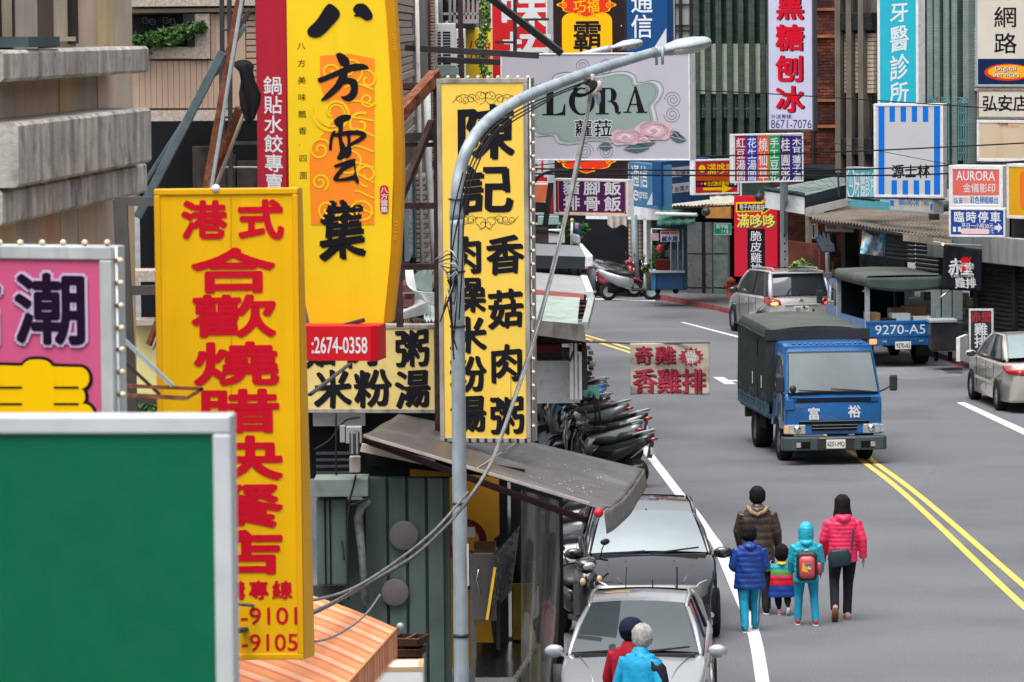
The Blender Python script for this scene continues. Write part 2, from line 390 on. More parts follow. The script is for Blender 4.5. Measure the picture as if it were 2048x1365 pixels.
tag(mb.obj('kerb', paint_r), kind='structure')
marking('red_line', [(1876, 716), (1884, 715), (1930, 735), (1920, 737)], m=paint_r)
# dark repair patches and manholes in the asphalt
patch = mat('asphalt_patch', (.07, .072, .076), .9, var=.2, sc=2, bump=.003)
ground_sheet('road_patch', [G(1560, 735), G(1700, 722), G(1880, 740), G(1930, 752), G(1830, 760), G(1700, 752)], .003, mat('asphalt_worn', (.17, .175, .185), .85, var=.15, sc=1, bump=.003))
ground_sheet('road_patch', [G(1880, 738), G(1925, 735), G(1925, 748), G(1895, 748)], .005, patch)

wear = mat('asphalt_wear', (.14, .145, .155), .88, var=.12, sc=1.5, bump=.003)
for pts in ([(1500, 1365), (1530, 1200), (1500, 1080), (1530, 960)], [(1650, 960), (1600, 940), (1560, 960), (1500, 940)], [(1850, 980), (1880, 900), (1860, 830)]):
    marking('crack', [(x + rnd(-5, 5), y + rnd(-3, 3)) for x, y in smooth(pts, 8)], .009, wear, .0034)
def fb(fr, par, name, m, x0, y0, x1, y1, z0, z1, bev=0.):
    a, b, c, d = fr.box(x0, y0, x1, y1); return MB().box((a, b, z0), (c, d, z1)).obj(name, m, par, bev=bev)
def lb(par, name, m, a, b, bev=0.): return MB().box(a, b).obj(name, m, par, bev=bev)
def thing(fr, name, label, cat, group=None): return empty(name, mtx=fr.m, label=label, cat=cat, group=group)
def tile_mat(name, col, grout, bw, rh, var=.15, dirt=.3, off=0., rough=.35):
    m = mat(name, col, rough, var=.12, sc=1.5, dirt=dirt, streak='y'); n = m.node_tree; b = n.nodes['Principled BSDF']
    br = n.nodes.new('ShaderNodeTexBrick'); br.offset = off; br.inputs['Brick Width'].default_value = bw; br.inputs['Row Height'].default_value = rh
    br.inputs['Mortar Size'].default_value = rh * .11; br.inputs['Scale'].default_value = 1
    tc = n.nodes.new('ShaderNodeTexCoord'); n.links.new(tc.outputs['Object'], br.inputs['Vector'])
    br.inputs['Color1'].default_value = (1 - var,) * 3 + (1,); br.inputs['Color2'].default_value = (1 + var,) * 3 + (1,); br.inputs['Mortar'].default_value = (*grout, 1)
    x = n.nodes.new('ShaderNodeMix'); x.data_type = 'RGBA'; x.blend_type = 'MULTIPLY'; x.inputs['Factor'].default_value = 1
    src = b.inputs['Base Color'].links[0].from_socket; n.links.new(src, x.inputs['A']); n.links.new(br.outputs[0], x.inputs['B']); n.links.new(x.outputs['Result'], b.inputs['Base Color'])
    return m
def leaves(mb, c, r, n, size=.05, mi=0):
    for _ in range(n):
        p = V((rnd(-1, 1), rnd(-1, 1), rnd(-1, 1)))
        while p.length > 1: p = V((rnd(-1, 1), rnd(-1, 1), rnd(-1, 1)))
        p = V(c) + V((p.x * r[0], p.y * r[1], p.z * r[2])); a = V((rnd(-1, 1), rnd(-1, 1), rnd(-1, 1))).normalized() * size * rnd(.6, 1.2)
        b = a.cross(V((rnd(-1, 1), rnd(-1, 1), rnd(-1, 1)))).normalized() * size * .45
        mb.add([p - a, p + b, p + a, p - b], [(0, 1, 2, 3)], mi)

# ================================================================== RIGHT HAND BUILDINGS
# green tiled building with fins
gt = tile_mat('green_tile', (.045, .075, .06), (.4, .45, .42), .19, .06, .3, .3)
cream_t = tile_mat('cream_tile', (.5, .52, .42), (.75, .75, .7), .12, .05, .07, .25)
frG = Fr(1286, -60, 1560, 392, 93, 92.4)
bG = thing(frG, 'tiled_building', 'green mosaic tiled building with upright fins and cream panels behind the violet dessert board', 'building')
lb(bG, 'wall', gt, (0, 0, -6), (frG.w, frG.h, 0))
fb(frG, bG, 'brick_pier', tile_mat('pink_tile', (.42, .33, .29), (.5, .45, .4), .2, .09, .12, .4), 1332, -60, 1352, 310, 0, .25)
fb(frG, bG, 'plain_wall', concrete, 1352, -60, 1392, 310, 0, .12)
for i, x in enumerate((1394, 1416, 1438, 1460, 1482, 1504, 1526)):
    fb(frG, bG, 'fin', gt, x, -60, x + 9, 312, 0, .45)
    if i < 7:
        a = fb(frG, bG, 'spandrel_panel', cream_t, x + 9.3, 88, x + 21.7, 188, 0, .3)
        w = fb(frG, bG, 'window', glass_d, x + 9.3, 190, x + 21.7, 236, 0, .1)
        for xx in (12.5, 15.5, 18.5): fb(frG, w, 'bar', galv, x + xx - .3, 190, x + xx + .3, 236, .12, .15)
        fb(frG, w, 'rail', galv, x + 9.5, 217, x + 21.5, 219, .1, .16)
fb(frG, bG, 'pipe_duct', galv, 1357, 95, 1361, 300, .12, .25); fb(frG, bG, 'vent_hood', white_p, 1372, 178, 1396, 184, .1, .6)
fb(frG, bG, 'window', white_p, 1373, 235, 1390, 300, .1, .16)
for y in (8, 50, 60, 110, 142): fb(frG, bG, 'cable_tray', dark2, 1352, y, 1392, y + 2, .12, .2)
for x in (1362, 1383): fb(frG, bG, 'drain_pipe', dark2, x, -60, x + 3, 300, .13, .2)
# brick building
frB = Fr(1540, -60, 1700, 575, 90, 89.6)
bB = thing(frB, 'brick_building', 'dark red brick building between the shaved ice banner and the grey louvred facade', 'building')
lb(bB, 'wall', mat('brick_mortar', (.05, .03, .028), .9, var=.2), (0, 0, -5), (frB.w, frB.h, 0))
brm = mat('brick', (.17, .05, .03), .75, var=.3, sc=.6, island=.55, mossy=((.035, .02, .02), .7, .42, .6))
mb = MB(); rows = 82
for j in range(int(frB.h / .085)):
    y = j * .085; i = 0
    while i * .19 < frB.w - .2:
        x = i * .19 + (.095 if j % 2 else .0); dz = rnd(.012, .03)
        mb.box((x, y + .007, .0), (x + .18, y + .078, dz)); i += 1
tag(mb.obj('brick', brm, bB), kind='stuff')
for x in (1624, 1684): fb(frB, bB, 'corner_trim', dark2, x, -60, x + 4, 330, 0, .12)
for y in (16, 70, 198, 250): fb(frB, bB, 'ledge', mat('orange_brick', (.3, .11, .05), .8, var=.3, sc=4, island=.3), 1626, y, 1684, y + 6, .03, .1)
# grey louvred building
frL = Fr(1684, -60, 1960, 345, 84.5, 83)
bL = thing(frL, 'louvred_building', 'grey brown building with upright fins and beige louvres behind the blue dental sign', 'building')
taupe = mat('taupe_render', (.16, .14, .12), .8, var=.2, sc=2, dirt=.5, streak='y'); beige = mat('beige_louvre', (.55, .45, .34), .7, var=.1, sc=3, dirt=.3)
lb(bL, 'wall', taupe, (0, 0, -5), (frL.w, frL.h, 0))
hedge = mat('dark_grille', (.02, .022, .024), .6, var=.4, sc=9, bump=.02, bsc=30)
for x in (1692, 1714, 1738):
    for k in range(3): fb(frL, bL, 'fin', taupe, x - 5 + k * 3.2, -60, x - 3 + k * 3.2, 345, 0, .45)
    for k in range(14): fb(frL, bL, 'louvre', beige, x + 4.5, 67 + k * 8.6, x + 17, 67 + k * 8.6 + 7.2, .05, .22)
    for (a, b) in ((25, 62), (275, 310)): fb(frL, bL, 'window_grille', hedge, x + 3, a, x + 20, b, .05, .42, bev=.03)
    fb(frL, bL, 'window', glass_d, x + 5, 192, x + 17, 272, .01, .05)
    fb(frL, bL, 'rail', chrome, x + 9, 192, x + 10, 300, .1, .13)
gg = tile_mat('grey_green_tile', (.2, .26, .24), (.5, .55, .55), .1, .04, .12, .35)
wcor = mat('white_corrugated', (.55, .57, .58), .6, var=.1, sc=2, dirt=.3)
fb(frL, bL, 'tiled_wall', mat('dark_green_wall', (.05, .065, .065), .7, var=.25), 1832, -60, 1960, 345, 0, .05)
for x in (1872, 1886, 1905, 1921, 1944): fb(frL, bL, 'fin', gg, x, -60, x + 10, 345, .05, .5)
for x0, x1 in ((1836, 1850), (1868, 1886), (1896, 1921), (1931, 1960)):
    for k in range(16): fb(frL, bL, 'panel_rib', wcor, x0, 56 + k * 8, x1, 62 + k * 8, .05, .16)
blueg = mat('blue_green_ironwork', (.1, .25, .28), .5, var=.2)
for x in (1874, 1901, 1935):
    w = fb(frL, bL, 'window', glass_d, x, 190, x + 18, 320, .05, .1)
    mb = MB()
    for k in range(4): a, b = frL.px(x + 2 + k * 4.6, 320); c, d = frL.px(x + 2 + k * 4.6, 208); mb.beam((a, b, .55), (c, d, .55), .03)
    a, b = frL.px(x + 9, 208); k = abs(frL.px(x, 0)[0] - frL.px(x + 1, 0)[0])
    for r in (9, 6, 3): mb.tube([(a + q[0], b + q[1], .55) for q in disc(0, 0, r * k, n=10, a1=180)], .02, 5)
    for yy in (195, 225, 250, 280, 305): a, b = frL.px(x, yy); c, d = frL.px(x + 18, yy); mb.beam((a, b, .55), (c, d, .55), .03)
    mb.obj('window_grille', blueg, w)
for x in (1842, 1852, 1858): fb(frL, bL, 'drain_pipe', black_m, x, -60, x + 2.5, 345, .3, .38)
for x, a in ((1876, 1916), (1916, 1876)):
    p, q = frL.px(x, 220), frL.px(a, 320); MB().beam((*p, .8), (*q, .8), .05).obj('cross_brace', black_m, bL)
# shops below the right hand buildings
frS = Fr(1540, 330, 2120, 690, 89.5, 77)
bS = thing(frS, 'shop_row', 'row of dark open shopfronts with steel shutters under the right hand awnings', 'building')
def sb(name, m, x0, y0, x1, y1, z0, z1, bev=0.): return fb(frS, bS, name, m, x0, y0, x1, y1, z0, z1, bev)
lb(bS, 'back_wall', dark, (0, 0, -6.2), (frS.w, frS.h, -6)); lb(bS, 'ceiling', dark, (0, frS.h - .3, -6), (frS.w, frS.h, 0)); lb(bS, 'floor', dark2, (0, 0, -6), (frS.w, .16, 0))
shut = mat('dark_shutter', (.03, .028, .03), .5, .3, var=.3, sc=2)
def shutter(x0, y0, x1, y1, z=0., pitch=.11):
    a, b, c, d = frS.box(x0, y0, x1, y1); s_ = empty('shutter'); s_.parent = bS; n = int((d - b) / pitch)
    base = None
    for k in range(n):
        y = b + k * pitch
        o = MB().prism([(y, z), (y + pitch * .93, z), (y + pitch * .5, z + .035)], a, c, ax='x').obj('shutter_slat', shut, s_)
for q in ((1775, 470, 1830, 520), (1832, 480, 1888, 560), (1962, 500, 2033, 700), (2036, 500, 2120, 700)): shutter(*q)
steelp = mat('grey_column_cladding', (.14, .15, .155), .3, .5, var=.15, sc=2, dirt=.3)
for x0, x1 in ((1690, 1697), (1885, 1896), (2031, 2037), (1954, 1962)): sb('column', dark2, x0, 440, x1, 700, -.3, .1)
for x0, x1 in ((1862, 1874), (1876, 1892), (1896, 1908)): sb('glass_panel', mat('milky_panel', (.16, .19, .19), .3, var=.2, sc=2), x0, 575, x1, 690, -.1, 0)
sb('lintel', concrete, 1880, 484, 2120, 512, .02, .35); sb('lintel', dark2, 1690, 440, 1960, 452, .02, .2)
sb('brick_base', brm, 1548, 490, 1640, 640, -.2, 0)
sb('wall_pane', mat('shop_inside_teal', (.03, .05, .055), .6, var=.4, sc=3), 1690, 470, 1772, 560, -.6, -.5)
sb('service_counter', mat('shop_inside_beige', (.2, .18, .15), .6, var=.3, sc=3), 1697, 520, 1750, 600, -.7, -.6)
for i in range(10):
    x = rnd(1700, 1960); y = rnd(560, 640); sb('shop_ware', mat('ware%d' % (i % 4), [(.4, .36, .2), (.3, .05, .04), (.35, .38, .4), (.05, .12, .1)][i % 4], .5), x, y, x + rnd(6, 12), y + rnd(8, 18), -.9, -.7)

# ---- far left-centre: buildings closing the street, and the corner shops at the bend
frD = Fr(560, -80, 1420, 590, 104)
bD = thing(frD, 'corner_building', 'grey rendered building closing the bend behind the parked scooters', 'building')
lb(bD, 'wall', mat('grey_render', (.2, .2, .2), .85, var=.15, sc=.8, dirt=.5, streak='y'), (0, 3.2, -6), (frD.w, frD.h, 0))
for x in range(580, 1300, 62):
    for y in (0, 110, 220):
        w = fb(frD, bD, 'window', glass_d, x, y, x + 40, y + 60, -.05, .03)
        fb(frD, w, 'frame', white_f, x - 2, y + 60, x + 42, y + 64, 0, .1); fb(frD, w, 'mullion', white_f, x + 19, y, x + 21, y + 60, .03, .06)
frC = Fr(1060, 330, 1480, 592, 95, 92.5)
bC = thing(frC, 'corner_shops', 'white fronted corner shops with a tiled pillar behind the scooters', 'building')
def cb(name, m, x0, y0, x1, y1, z0, z1, bev=0., par=None): return fb(frC, par or bC, name, m, x0, y0, x1, y1, z0, z1, bev)
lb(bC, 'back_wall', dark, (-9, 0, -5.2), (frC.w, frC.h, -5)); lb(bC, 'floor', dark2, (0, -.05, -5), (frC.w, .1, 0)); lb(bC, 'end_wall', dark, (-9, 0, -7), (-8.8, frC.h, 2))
cb('fascia', white_p, 1175, 404, 1325, 438, -.1, .1); cb('upper_wall', white_p, 1060, 330, 1480, 405, -.3, -.1)
tile_p = tile_mat('beige_tile_pier', (.42, .35, .28), (.12, .1, .08), .12, .12, .1, .3)
cb('tiled_pillar', tile_p, 1258, 436, 1281, 590, -.4, 0)
grey_wall = mat('grey_plaster', (.045, .045, .047), .9, var=.25, sc=1, dirt=.5)
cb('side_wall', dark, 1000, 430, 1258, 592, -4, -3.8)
MB().tube([(*frC.px(1284, 600), .3), (*frC.px(1278, 430), .3)], .09, 12).obj('downpipe', mat('grey_pipe', (.18, .22, .25), .5, var=.2), bC)
cb('pillar', white_p, 1291, 436, 1296, 592, -.2, .1); cb('pillar', mat('teal_wall', (.04, .08, .09), .7, var=.2), 1296, 436, 1330, 592, -1.5, -1.4)
for x0, x1, m in ((1376, 1405, steelp), (1411, 1424, steelp), (1428, 1456, mat('glass_door', (.1, .13, .12), .1, var=.3, sc=4))):
    o = cb('shutter_panel', m, x0, 445, x1, 592, -.1, .02)
    for y in (507, 575): cb('seam', dark, x0 + .5, y, x1 - .5, y + 1.5, .02, .03, par=o)
cb('door_post', dark, 1405, 445, 1411, 592, -.1, .03)
cb('wood_fascia', mat('orange_wood', (.42, .2, .06), .6, var=.15, sc=6), 1418, 410, 1468, 436, .1, .2)
sil = mat('shop_clutter', (.05, .055, .06), .7, var=.5, sc=6)
for i in range(16):
    x, y = rnd(1172, 1250), rnd(465, 560); cb('stored_goods', sil if i % 3 else grey_wall, x, y, x + rnd(6, 16), y + rnd(6, 20), -2.8 - i * .07, -2.6 - i * .07, .01)
# corrugated awning (cream) and green fabric awning
def corr_roof(name, label, a, b, c, d, m, n, amp=.03, th=.012, group=None, under=None):
    """a,b: wall-side points; c,d: street-side points (world); ridges run wall->street"""
    t = empty(name, a.lerp(d, .5), label=label, cat='awning', group=group); off = t.location
    mb = MB(); nn = n * 4; nv = 4
    nrm = (b - a).cross(d - a).normalized(); nrm = nrm if nrm.z > 0 else -nrm
    for k in (0, 1):
        mb.sheet(lambda u, v: a.lerp(b, u).lerp(d.lerp(c, u), v) - off + nrm * (amp * math.sin(u * n * 2 * math.pi) - k * th + .015 * math.sin(v * 9 + u * 17)), nn, nv)
    mb.obj('corrugated_sheet', m, t)
    for p, q in ((a, b), (d, c)): MB().beam(p - off - nrm * (amp + .03), q - off - nrm * (amp + .03), .05).obj('rail', under or rust_d, t)
    return t
cr = mat('cream_sheet', (.5, .48, .4), .6, var=.12, sc=3, dirt=.4)
corr_roof('corrugated_awning', 'cream corrugated awning above the green fabric awning', P(1410, 395, 92), P(1470, 392, 90.5), P(1466, 408, 88.5), P(1312, 414, 89.5), cr, 22, .02)
def fabric_awning(name, label, a, b, c, d, m, drop, group=None, scal=12):
    t = empty(name, a, label=label, cat='awning', group=group); off = a
    mb = MB()
    mb.sheet(lambda u, v: a.lerp(b, u).lerp(d.lerp(c, u), v) - off - V((0, 0, .05 * math.sin(math.pi * v) + .02 * math.sin(u * 30) * v)), 24, 8)
    mb.sheet(lambda u, v: d.lerp(c, u) - off - V((0, 0, v * drop * (1 - .3 * abs(math.sin(u * scal * math.pi))))) + V((0, -.02 - .03 * v * math.sin(u * 25), 0)), scal * 6, 2)
    mb.obj('fabric', m, t, sol=.01); return t
gfab = mat('green_canvas', (.06, .16, .12), .8, var=.15, sc=5, bump=.004)
fa = fabric_awning('fabric_awning', 'small green scalloped fabric awning over the food cart', P(1324, 420, 91), P(1392, 420, 90.5), P(1390, 440, 88.8), P(1314, 444, 89.3), gfab, .14)
MB().tube([P(1312, 428, 89.3) - fa.location, P(1394, 430, 88.8) - fa.location], .05, 8).obj('roller', white_f, fa)
# hanging grey cloth under the fascia
mb = MB(); mb.sheet(lambda u, v: P(1215 + 40 * u, 431 + v * (28 + 6 * math.sin(u * 6) - 10 * (1 - u) * v), 91 + .05 * math.sin(u * 19)), 20, 10)
tag(mb.obj('hanging_cloth', mat('dirty_cloth', (.5, .45, .43), .9, var=.2, sc=5), sol=.005), 'dirty pale cloth hanging under the white fascia beside the tiled pillar', 'cloth')
# ================================================================== SIGNS
def face(name, col, dirt=.25, rough=.45, var=.05, dcol=None, sc=1.2):
    return mat(name, col, rough, var=var, sc=sc, spec=.25, dirt=dirt, dcol=dcol or (.12, .1, .07), streak='y')
def pl(name, col): return mat(name, col, .5, var=0, spec=.15)
navy = pl('navy_print', '#1a2f63'); yel = pl('yellow_print', '#f5c400'); sky_b = pl('sky_blue_print', '#1273d6')
# --- shaved ice banner
s = Sign('vertical_sign', 'tall lilac sign with four large red characters and a phone number', 1535, -60, 1628, 262, 82, 81.6, .25, mat('dark_frame', (.06, .06, .08), .5), face('lilac_face', (.52, .52, .68)), 3)
for ch, y0, y1 in (('黑', -16, 41), ('糖', 48, 103), ('刨', 110, 165), ('冰', 171, 226)):
    s.t(ch, 1554, y0 + 1, 1611, y1 + 1, ink, off=.05, z=.004, sx=1); s.t(ch, 1551, y0, 1608, y1, red_l, off=.052, z=.008)
s.t('外送専線:', 1542, 229, 1585, 238, navy, off=.01, fit=True); s.t('8671-7076', 1542, 240, 1623, 257, navy, fit=True)
s.arm(1580, 258, 82, 1580, 275, 82, galv, .1, 'post')
# --- dessert board
s = Sign('dessert_board', 'six coloured columns dessert board with white characters', 1466, 269, 1607, 367, 80.5, 81, .2, white_f, white_f, 3)
cs = ['#a8142a', '#2338a8', '#f0551c', '#1f9c58', '#4a2468', '#2c2a86']
for i, (st, c) in enumerate(zip(('紅豆湯圓', '花生湯圓', '燒仙草', '手工豆花', '桂圓粥', '木耳蓮子湯'), cs)):
    x = 1470 + i * 22.4
    s.r(x, 272, x + 22.4, 364, pl('column_%d' % i, c), name='colour_column'); s.t(st, x + 2, 275, x + 20.5, 363, white_l, d='v', off=.028, z=.007, fill=.98)
s.arm(1568, 366, 81, 1568, 560, 84, galv, .14, 'post')
# --- dental sign
s = Sign('vertical_sign', 'tall turquoise sign with white brush characters above the striped sign', 1756, -60, 1838, 330, 78.5, 78, .3, white_f, face('turquoise_face', (.02, .42, .56), .15), 5)
for ch, y0, y1 in (('牙', 4, 46), ('醫', 50, 105), ('診', 108, 162), ('所', 163, 209)): s.t(ch, 1779, y0, 1818, y1, white_l, off=.012, nib=.012, wob=.02, skew=.1)
s.t('牙醫', 1779, -58, 1818, 2, white_l, d='v', off=.012, nib=.012)
# --- striped drink sign
blue_s = pl('stripe_blue', '#0f6fd0')
s = Sign('striped_sign', 'white sign with bright blue stripes and black brush writing hanging over the sheet roof', 1748, 208, 1887, 395, 74, 73.6, .35, white_f, face('pale_grey_face', (.52, .53, .56), .2), 5)
for x in (1757, 1868): s.r(x, 213, x + 12, 390, blue_s, name='stripe')
for i in range(4): s.r(1779 + 22.2 * i, 213, 1790 + 22.2 * i, 244, blue_s, name='stripe'); s.r(1783 + 22.2 * i, 361, 1794 + 22.2 * i, 390, blue_s, name='stripe')
s.t('源士林', 1783, 329, 1860, 357, ink, off=.012, nib=.02, wob=.025, skew=.08)
s.arm(1750, 215, 74, 1748, 212, 80, black_m, .08); s.arm(1884, 215, 74, 1890, 212, 79, black_m, .08)
# --- right edge signs
s = Sign('vertical_sign', 'tall white sign with black characters and a navy foot at the right edge', 1951, -60, 2120, 174, 72, 71, .4, galv, face('cream_face', (.62, .58, .5)), 4)
for ch, y0, y1 in (('際', -42, 2), ('網', 12, 57), ('路', 65, 109)): s.t(ch, 1987, y0, 2035, y1, ink, off=.02)
s.r(1956, 118, 2114, 171, pl('navy_panel', '#10254e'), name='navy_panel')
s.p(disc(2016, 145, 47, 17, 28), pl('oval_red', '#d8361c'), .006, 'oval'); s.p(disc(2019, 144, 43, 14, 28), pl('oval_yellow', '#f3a81e'), .009, 'oval'); 
s.t('Digital', 1992, 134, 2034, 145, ink, off=.02, fit=True, z=.011); s.t('Digital', 1991, 133, 2033, 144, white_l, off=.01, fit=True, z=.014)
s.t('Services', 1988, 145, 2040, 155, ink, off=.02, fit=True, z=.011); s.t('Services', 1987, 144, 2039, 154, white_l, off=.01, fit=True, z=.014)
s = Sign('horizontal_sign', 'cream sign with three black characters below the navy footed sign', 1954, 178, 2120, 238, 71.8, 70.8, .35, mat('rust_edge', (.25, .2, .16), .8, dirt=.6), face('cream_face', (1, 1, 1)), 4)
for i, ch in enumerate('弘安店'): s.t(ch, 1964 + 31 * i, 190, 1995 + 31 * i, 224, ink, off=.035)
s = Sign('horizontal_sign', 'blank beige weathered sign with small faded brand lettering', 1954, 240, 2120, 323, 71.8, 70.8, .35, white_f, face('beige_face', (.6, .48, .33), .35), 5)
s.t('Kodak', 1997, 243, 2017, 251, ink, off=.01, fit=True); s.t('Fuji', 1985, 243, 1996, 250, pl('faded_red', '#e0704a'), fit=True); s.t('沖洗相片', 1998, 250, 2040, 256, pl('faded_red', '#e0704a'))
s = Sign('shop_sign', 'white framed sign with a coral panel above blue characters', 1898, 331, 2006, 416, 69.5, 69, .5, white_f, face('white_face', (.66, .66, .64), .2), 7)
s.r(1906, 335, 1998, 391, face('coral_face', (.68, .13, .1), .1), name='coral_panel')
s.t('AURORA', 1913, 343, 1990, 361, white_l, off=.02, fit=True, z=.007); s.t('金儀影印', 1926, 367, 1992, 386, white_l, off=.005, z=.007)
bl = pl('blue_print', '#1c5fae'); s.t('弘安', 1907, 395, 1927, 408, bl, off=.03); s.t('彩色掃瞄輸出', 1940, 393, 1997, 408, bl, off=.03); s.t('影印', 1928, 395, 1939, 407, pl('pink_print', '#f0a08a'), off=.02)
s = Sign('parking_sign', 'blue parking sign with white characters and an arrow under the coral sign', 1898, 416, 2011, 474, 69, 68.6, .25, white_f, face('blue_face', (.015, .06, .3), .1), 4)
s.t('臨時停車', 1906, 422, 2003, 447, white_l, off=.02, nib=.012, fill=.9); s.t('平日一小時30元', 1923, 447, 1987, 457, white_l, off=.02, fit=True)
for x in (1906, 1916): s.r(x, 454, x + 6, 464, white_l)
s.p(rrect(*s.fr.px(1922, 468), *s.fr.px(1979, 458), .04), pl('pink_tape', '#e8c4c8'), .008, 'tape') if 0 else shape(s.fr, s.root, rrect(*s.fr.px(1922, 468), *s.fr.px(1979, 458), .04), pl('pink_tape', '#e8c4c8'), .008, 'tape', local=True)
s.t('元', 1980, 457, 1988, 468, white_l); s.p([(1989, 460), (1989, 452), (1996, 452), (1996, 446), (2005, 456), (1996, 466), (1996, 460)], white_l, name='arrow')
s = Sign('edge_sign', 'amber yellow sign cut by the right edge of the picture', 2014, 328, 2120, 437, 68, 67, .35, white_f, face('amber_face', (.72, .36, .01), .1), 4)
shape(s.fr, s.root, rrect(*s.fr.px(2040, 418), *s.fr.px(2110, 345), .12), pl('orange_shape', '#e8752a'), .004, 'print', local=True)
s = Sign('clinic_sign', 'weathered turquoise sign with a round white emblem beside the green porch roof', 1693, 334, 1757, 402, 79, 78, .3, galv, face('turq_old', (.08, .36, .42), .45), 2)
line(s.fr, s.root, disc(1702, 366, 8, 29, 30), 2, white_l, closed=True); s.t('山', 1697, 352, 1707, 376, white_l, off=.03); s.t('牙醫診所', 1710, 345, 1752, 395, white_l, off=.02, wob=.03)
s = Sign('clinic_sign', 'low turquoise strip under the round emblem sign', 1696, 396, 1778, 413, 79, 77, .25, None, None, 2); s.panel(face('turq_old', (1, 1, 1)))
s = Sign('phone_sign', 'dirty white strip sign with a blue phone number under the striped sign', 1779, 392, 1868, 422, 77, 75.5, .25, galv, face('dirty_white_face', (.5, .5, .46), .5), 2)
s.t('0800-040-040', 1797, 400, 1838, 410, bl, off=.02, fit=True); s.t('三峽店', 1843, 402, 1858, 412, ink); s.r(1781, 401, 1788, 412, blue_s); s.r(1861, 408, 1867, 420, blue_s)
# --- centre signs
s = Sign('snack_sign', 'small red sign with yellow characters and a yellow arrow pointing right', 1388, 320, 1478, 391, 83.5, 84, .2, white_f, face('red_face', (.5, .02, .025), .1), 3)
s.t('滿哆哆', 1414, 326, 1471, 350, yel, off=.03, wob=.02); s.p(disc(1404, 338, 7, 8, 9), yel)
s.r(1391, 352, 1475, 362, pl('orange_band', '#c04a18')); s.r(1391, 362, 1475, 374, ink); s.t('日式脆皮雞排', 1414, 362, 1458, 373, yel, off=.03, z=.006)
for x, c in ((1396, red_l), (1403, pl('pink_dot', '#d04080')), (1410, yel), (1463, pl('blue_dot', '#3070b0')), (1470, white_l)): s.p(disc(x, 368, 2.6, 3, 8), c, .006)
s.p([(1406, 381), (1406, 376), (1444, 375), (1444, 370), (1465, 377), (1444, 387), (1444, 381)], yel, .006, 'arrow')
teal_b = face('steel_blue_face', (.055, .17, .32), .12); deep_b = face('deep_blue_face', (.01, .07, .2), .1)
s = Sign('telecom_sign', 'steel blue corner sign with white characters and an English word', 1257, 324, 1322, 411, 87, 84.5, .3, None, None, 2); s.panel(teal_b)
s.t('通信', 1262, 331, 1296, 374, white_l, off=.02); s.t('e', 1267, 381, 1276, 401, white_l, off=.02, fit=True, skew=0); s.t('xpress', 1276, 386, 1295, 402, white_l, off=.02, fit=True)
s.p([(1322, 347), (1322, 410.5), (1293, 410)], pl('pale_wedge', '#c8ccd2')); s.t('三峽和平店', 1306, 402, 1319, 407, navy)
s = Sign('telecom_sign', 'dark blue sign with two white company plates beside the steel blue corner sign', 1323, 324, 1420, 411, 84.4, 87, .25, None, None, 2); s.panel(deep_b)
for a, b in ((331, 357), (363, 389)): shape(s.fr, s.root, rrect(*s.fr.px(1328, b), *s.fr.px(1392, a), .05), pl('plate_white', '#c9cdd6'), .006, 'plate', local=True)
s.t('中華電信', 1350, 336, 1392, 352, ink, off=.0, z=.012); s.t('台灣大哥大', 1348, 367, 1398, 385, ink, z=.012)
s.p(disc(1338, 344, 6, 7), navy, .011, 'emblem'); line(s.fr, s.root, [(1332, 348), (1338, 342), (1345, 340)], 1.5, white_l, z=.014)
for i, c in enumerate(('#d83a28', '#f0a020', '#48a848', '#1a70c0')): s.p([(1338.5, 376)] + disc(1338.5, 376, 7, 8, 6, i * 90 - 30, i * 90 + 60), pl('emblem_%d' % i, c), .011, 'emblem')
s = Sign('vertical_sign', 'tall deep blue sign with white characters behind the far street lamp', 1250, -60, 1336, 250, 88, 87.4, .3, None, None, 2); s.panel(face('royal_face', (.005, .06, .2), .05))
s.t('通信', 1262, -22, 1306, 78, white_l, d='v', off=.02); s.p([(1333, 56), (1333, 106), (1302, 106)], pl('pale_wedge', '#c8ccd2')); s.t('三峽和平', 1323, 73, 1330, 106, navy, d='v')
dk = face('brown_black_face', (.02, .008, .009), .05); oy = pl('gold_print', '#f7b60c')
s = Sign('vertical_sign', 'tall brown black sign with a yellow panel behind the white floral sign', 1097, -60, 1250, 362, 80, 79.6, .3, None, None, 2); s.panel(dk)
shape(s.fr, s.root, rrect(*s.fr.px(1126, 300), *s.fr.px(1224, 26), .2), oy, .003, 'yellow_panel', local=True)
def plaque(cy):
    for k, (m, z) in enumerate(((oy, .006), (pl('plaque_red', '#e0341c'), .009))):
        q = []
        for i in range(48):
            t = 2 * math.pi * i / 48; rr = (1 - .07 * k) * (1 + .06 * math.cos(8 * t)); q.append((1173 + 58 * rr * math.cos(t) * (1 if abs(math.cos(t)) < .8 else .98), cy - 24 * rr * math.sin(t) * (1 - .35 * abs(math.cos(t)))))
        s.p(q, m, z, 'plaque')
    for sx in (-1, 1): line(s.fr, s.root, spiral(1173 + sx * 45, cy, 6, 1.3, 90, sx), 1.6, oy, z=.012); line(s.fr, s.root, spiral(1173 + sx * 14, cy + 17, 5, 1.3, 0, sx), 1.4, oy, z=.012)
plaque(10); plaque(322); s.t('巧福', 1146, -1, 1200, 26, oy, off=.03, z=.013); s.t('霸', 1145, 38, 1205, 106, ink, off=.02, nib=.012, z=.007)
for xx, yy in ((1101, 60), (1243, 52), (1243, 140)): s.p(disc(xx, yy, 1.3, 1.3, 6), white_l)
s = Sign('vertical_sign', 'bright red sign with large white brush characters beside the hanging plants', 985, -60, 1098, 366, 70, 69.6, .3, white_f, face('signal_red_face', (.62, .02, .025), .1), 3)
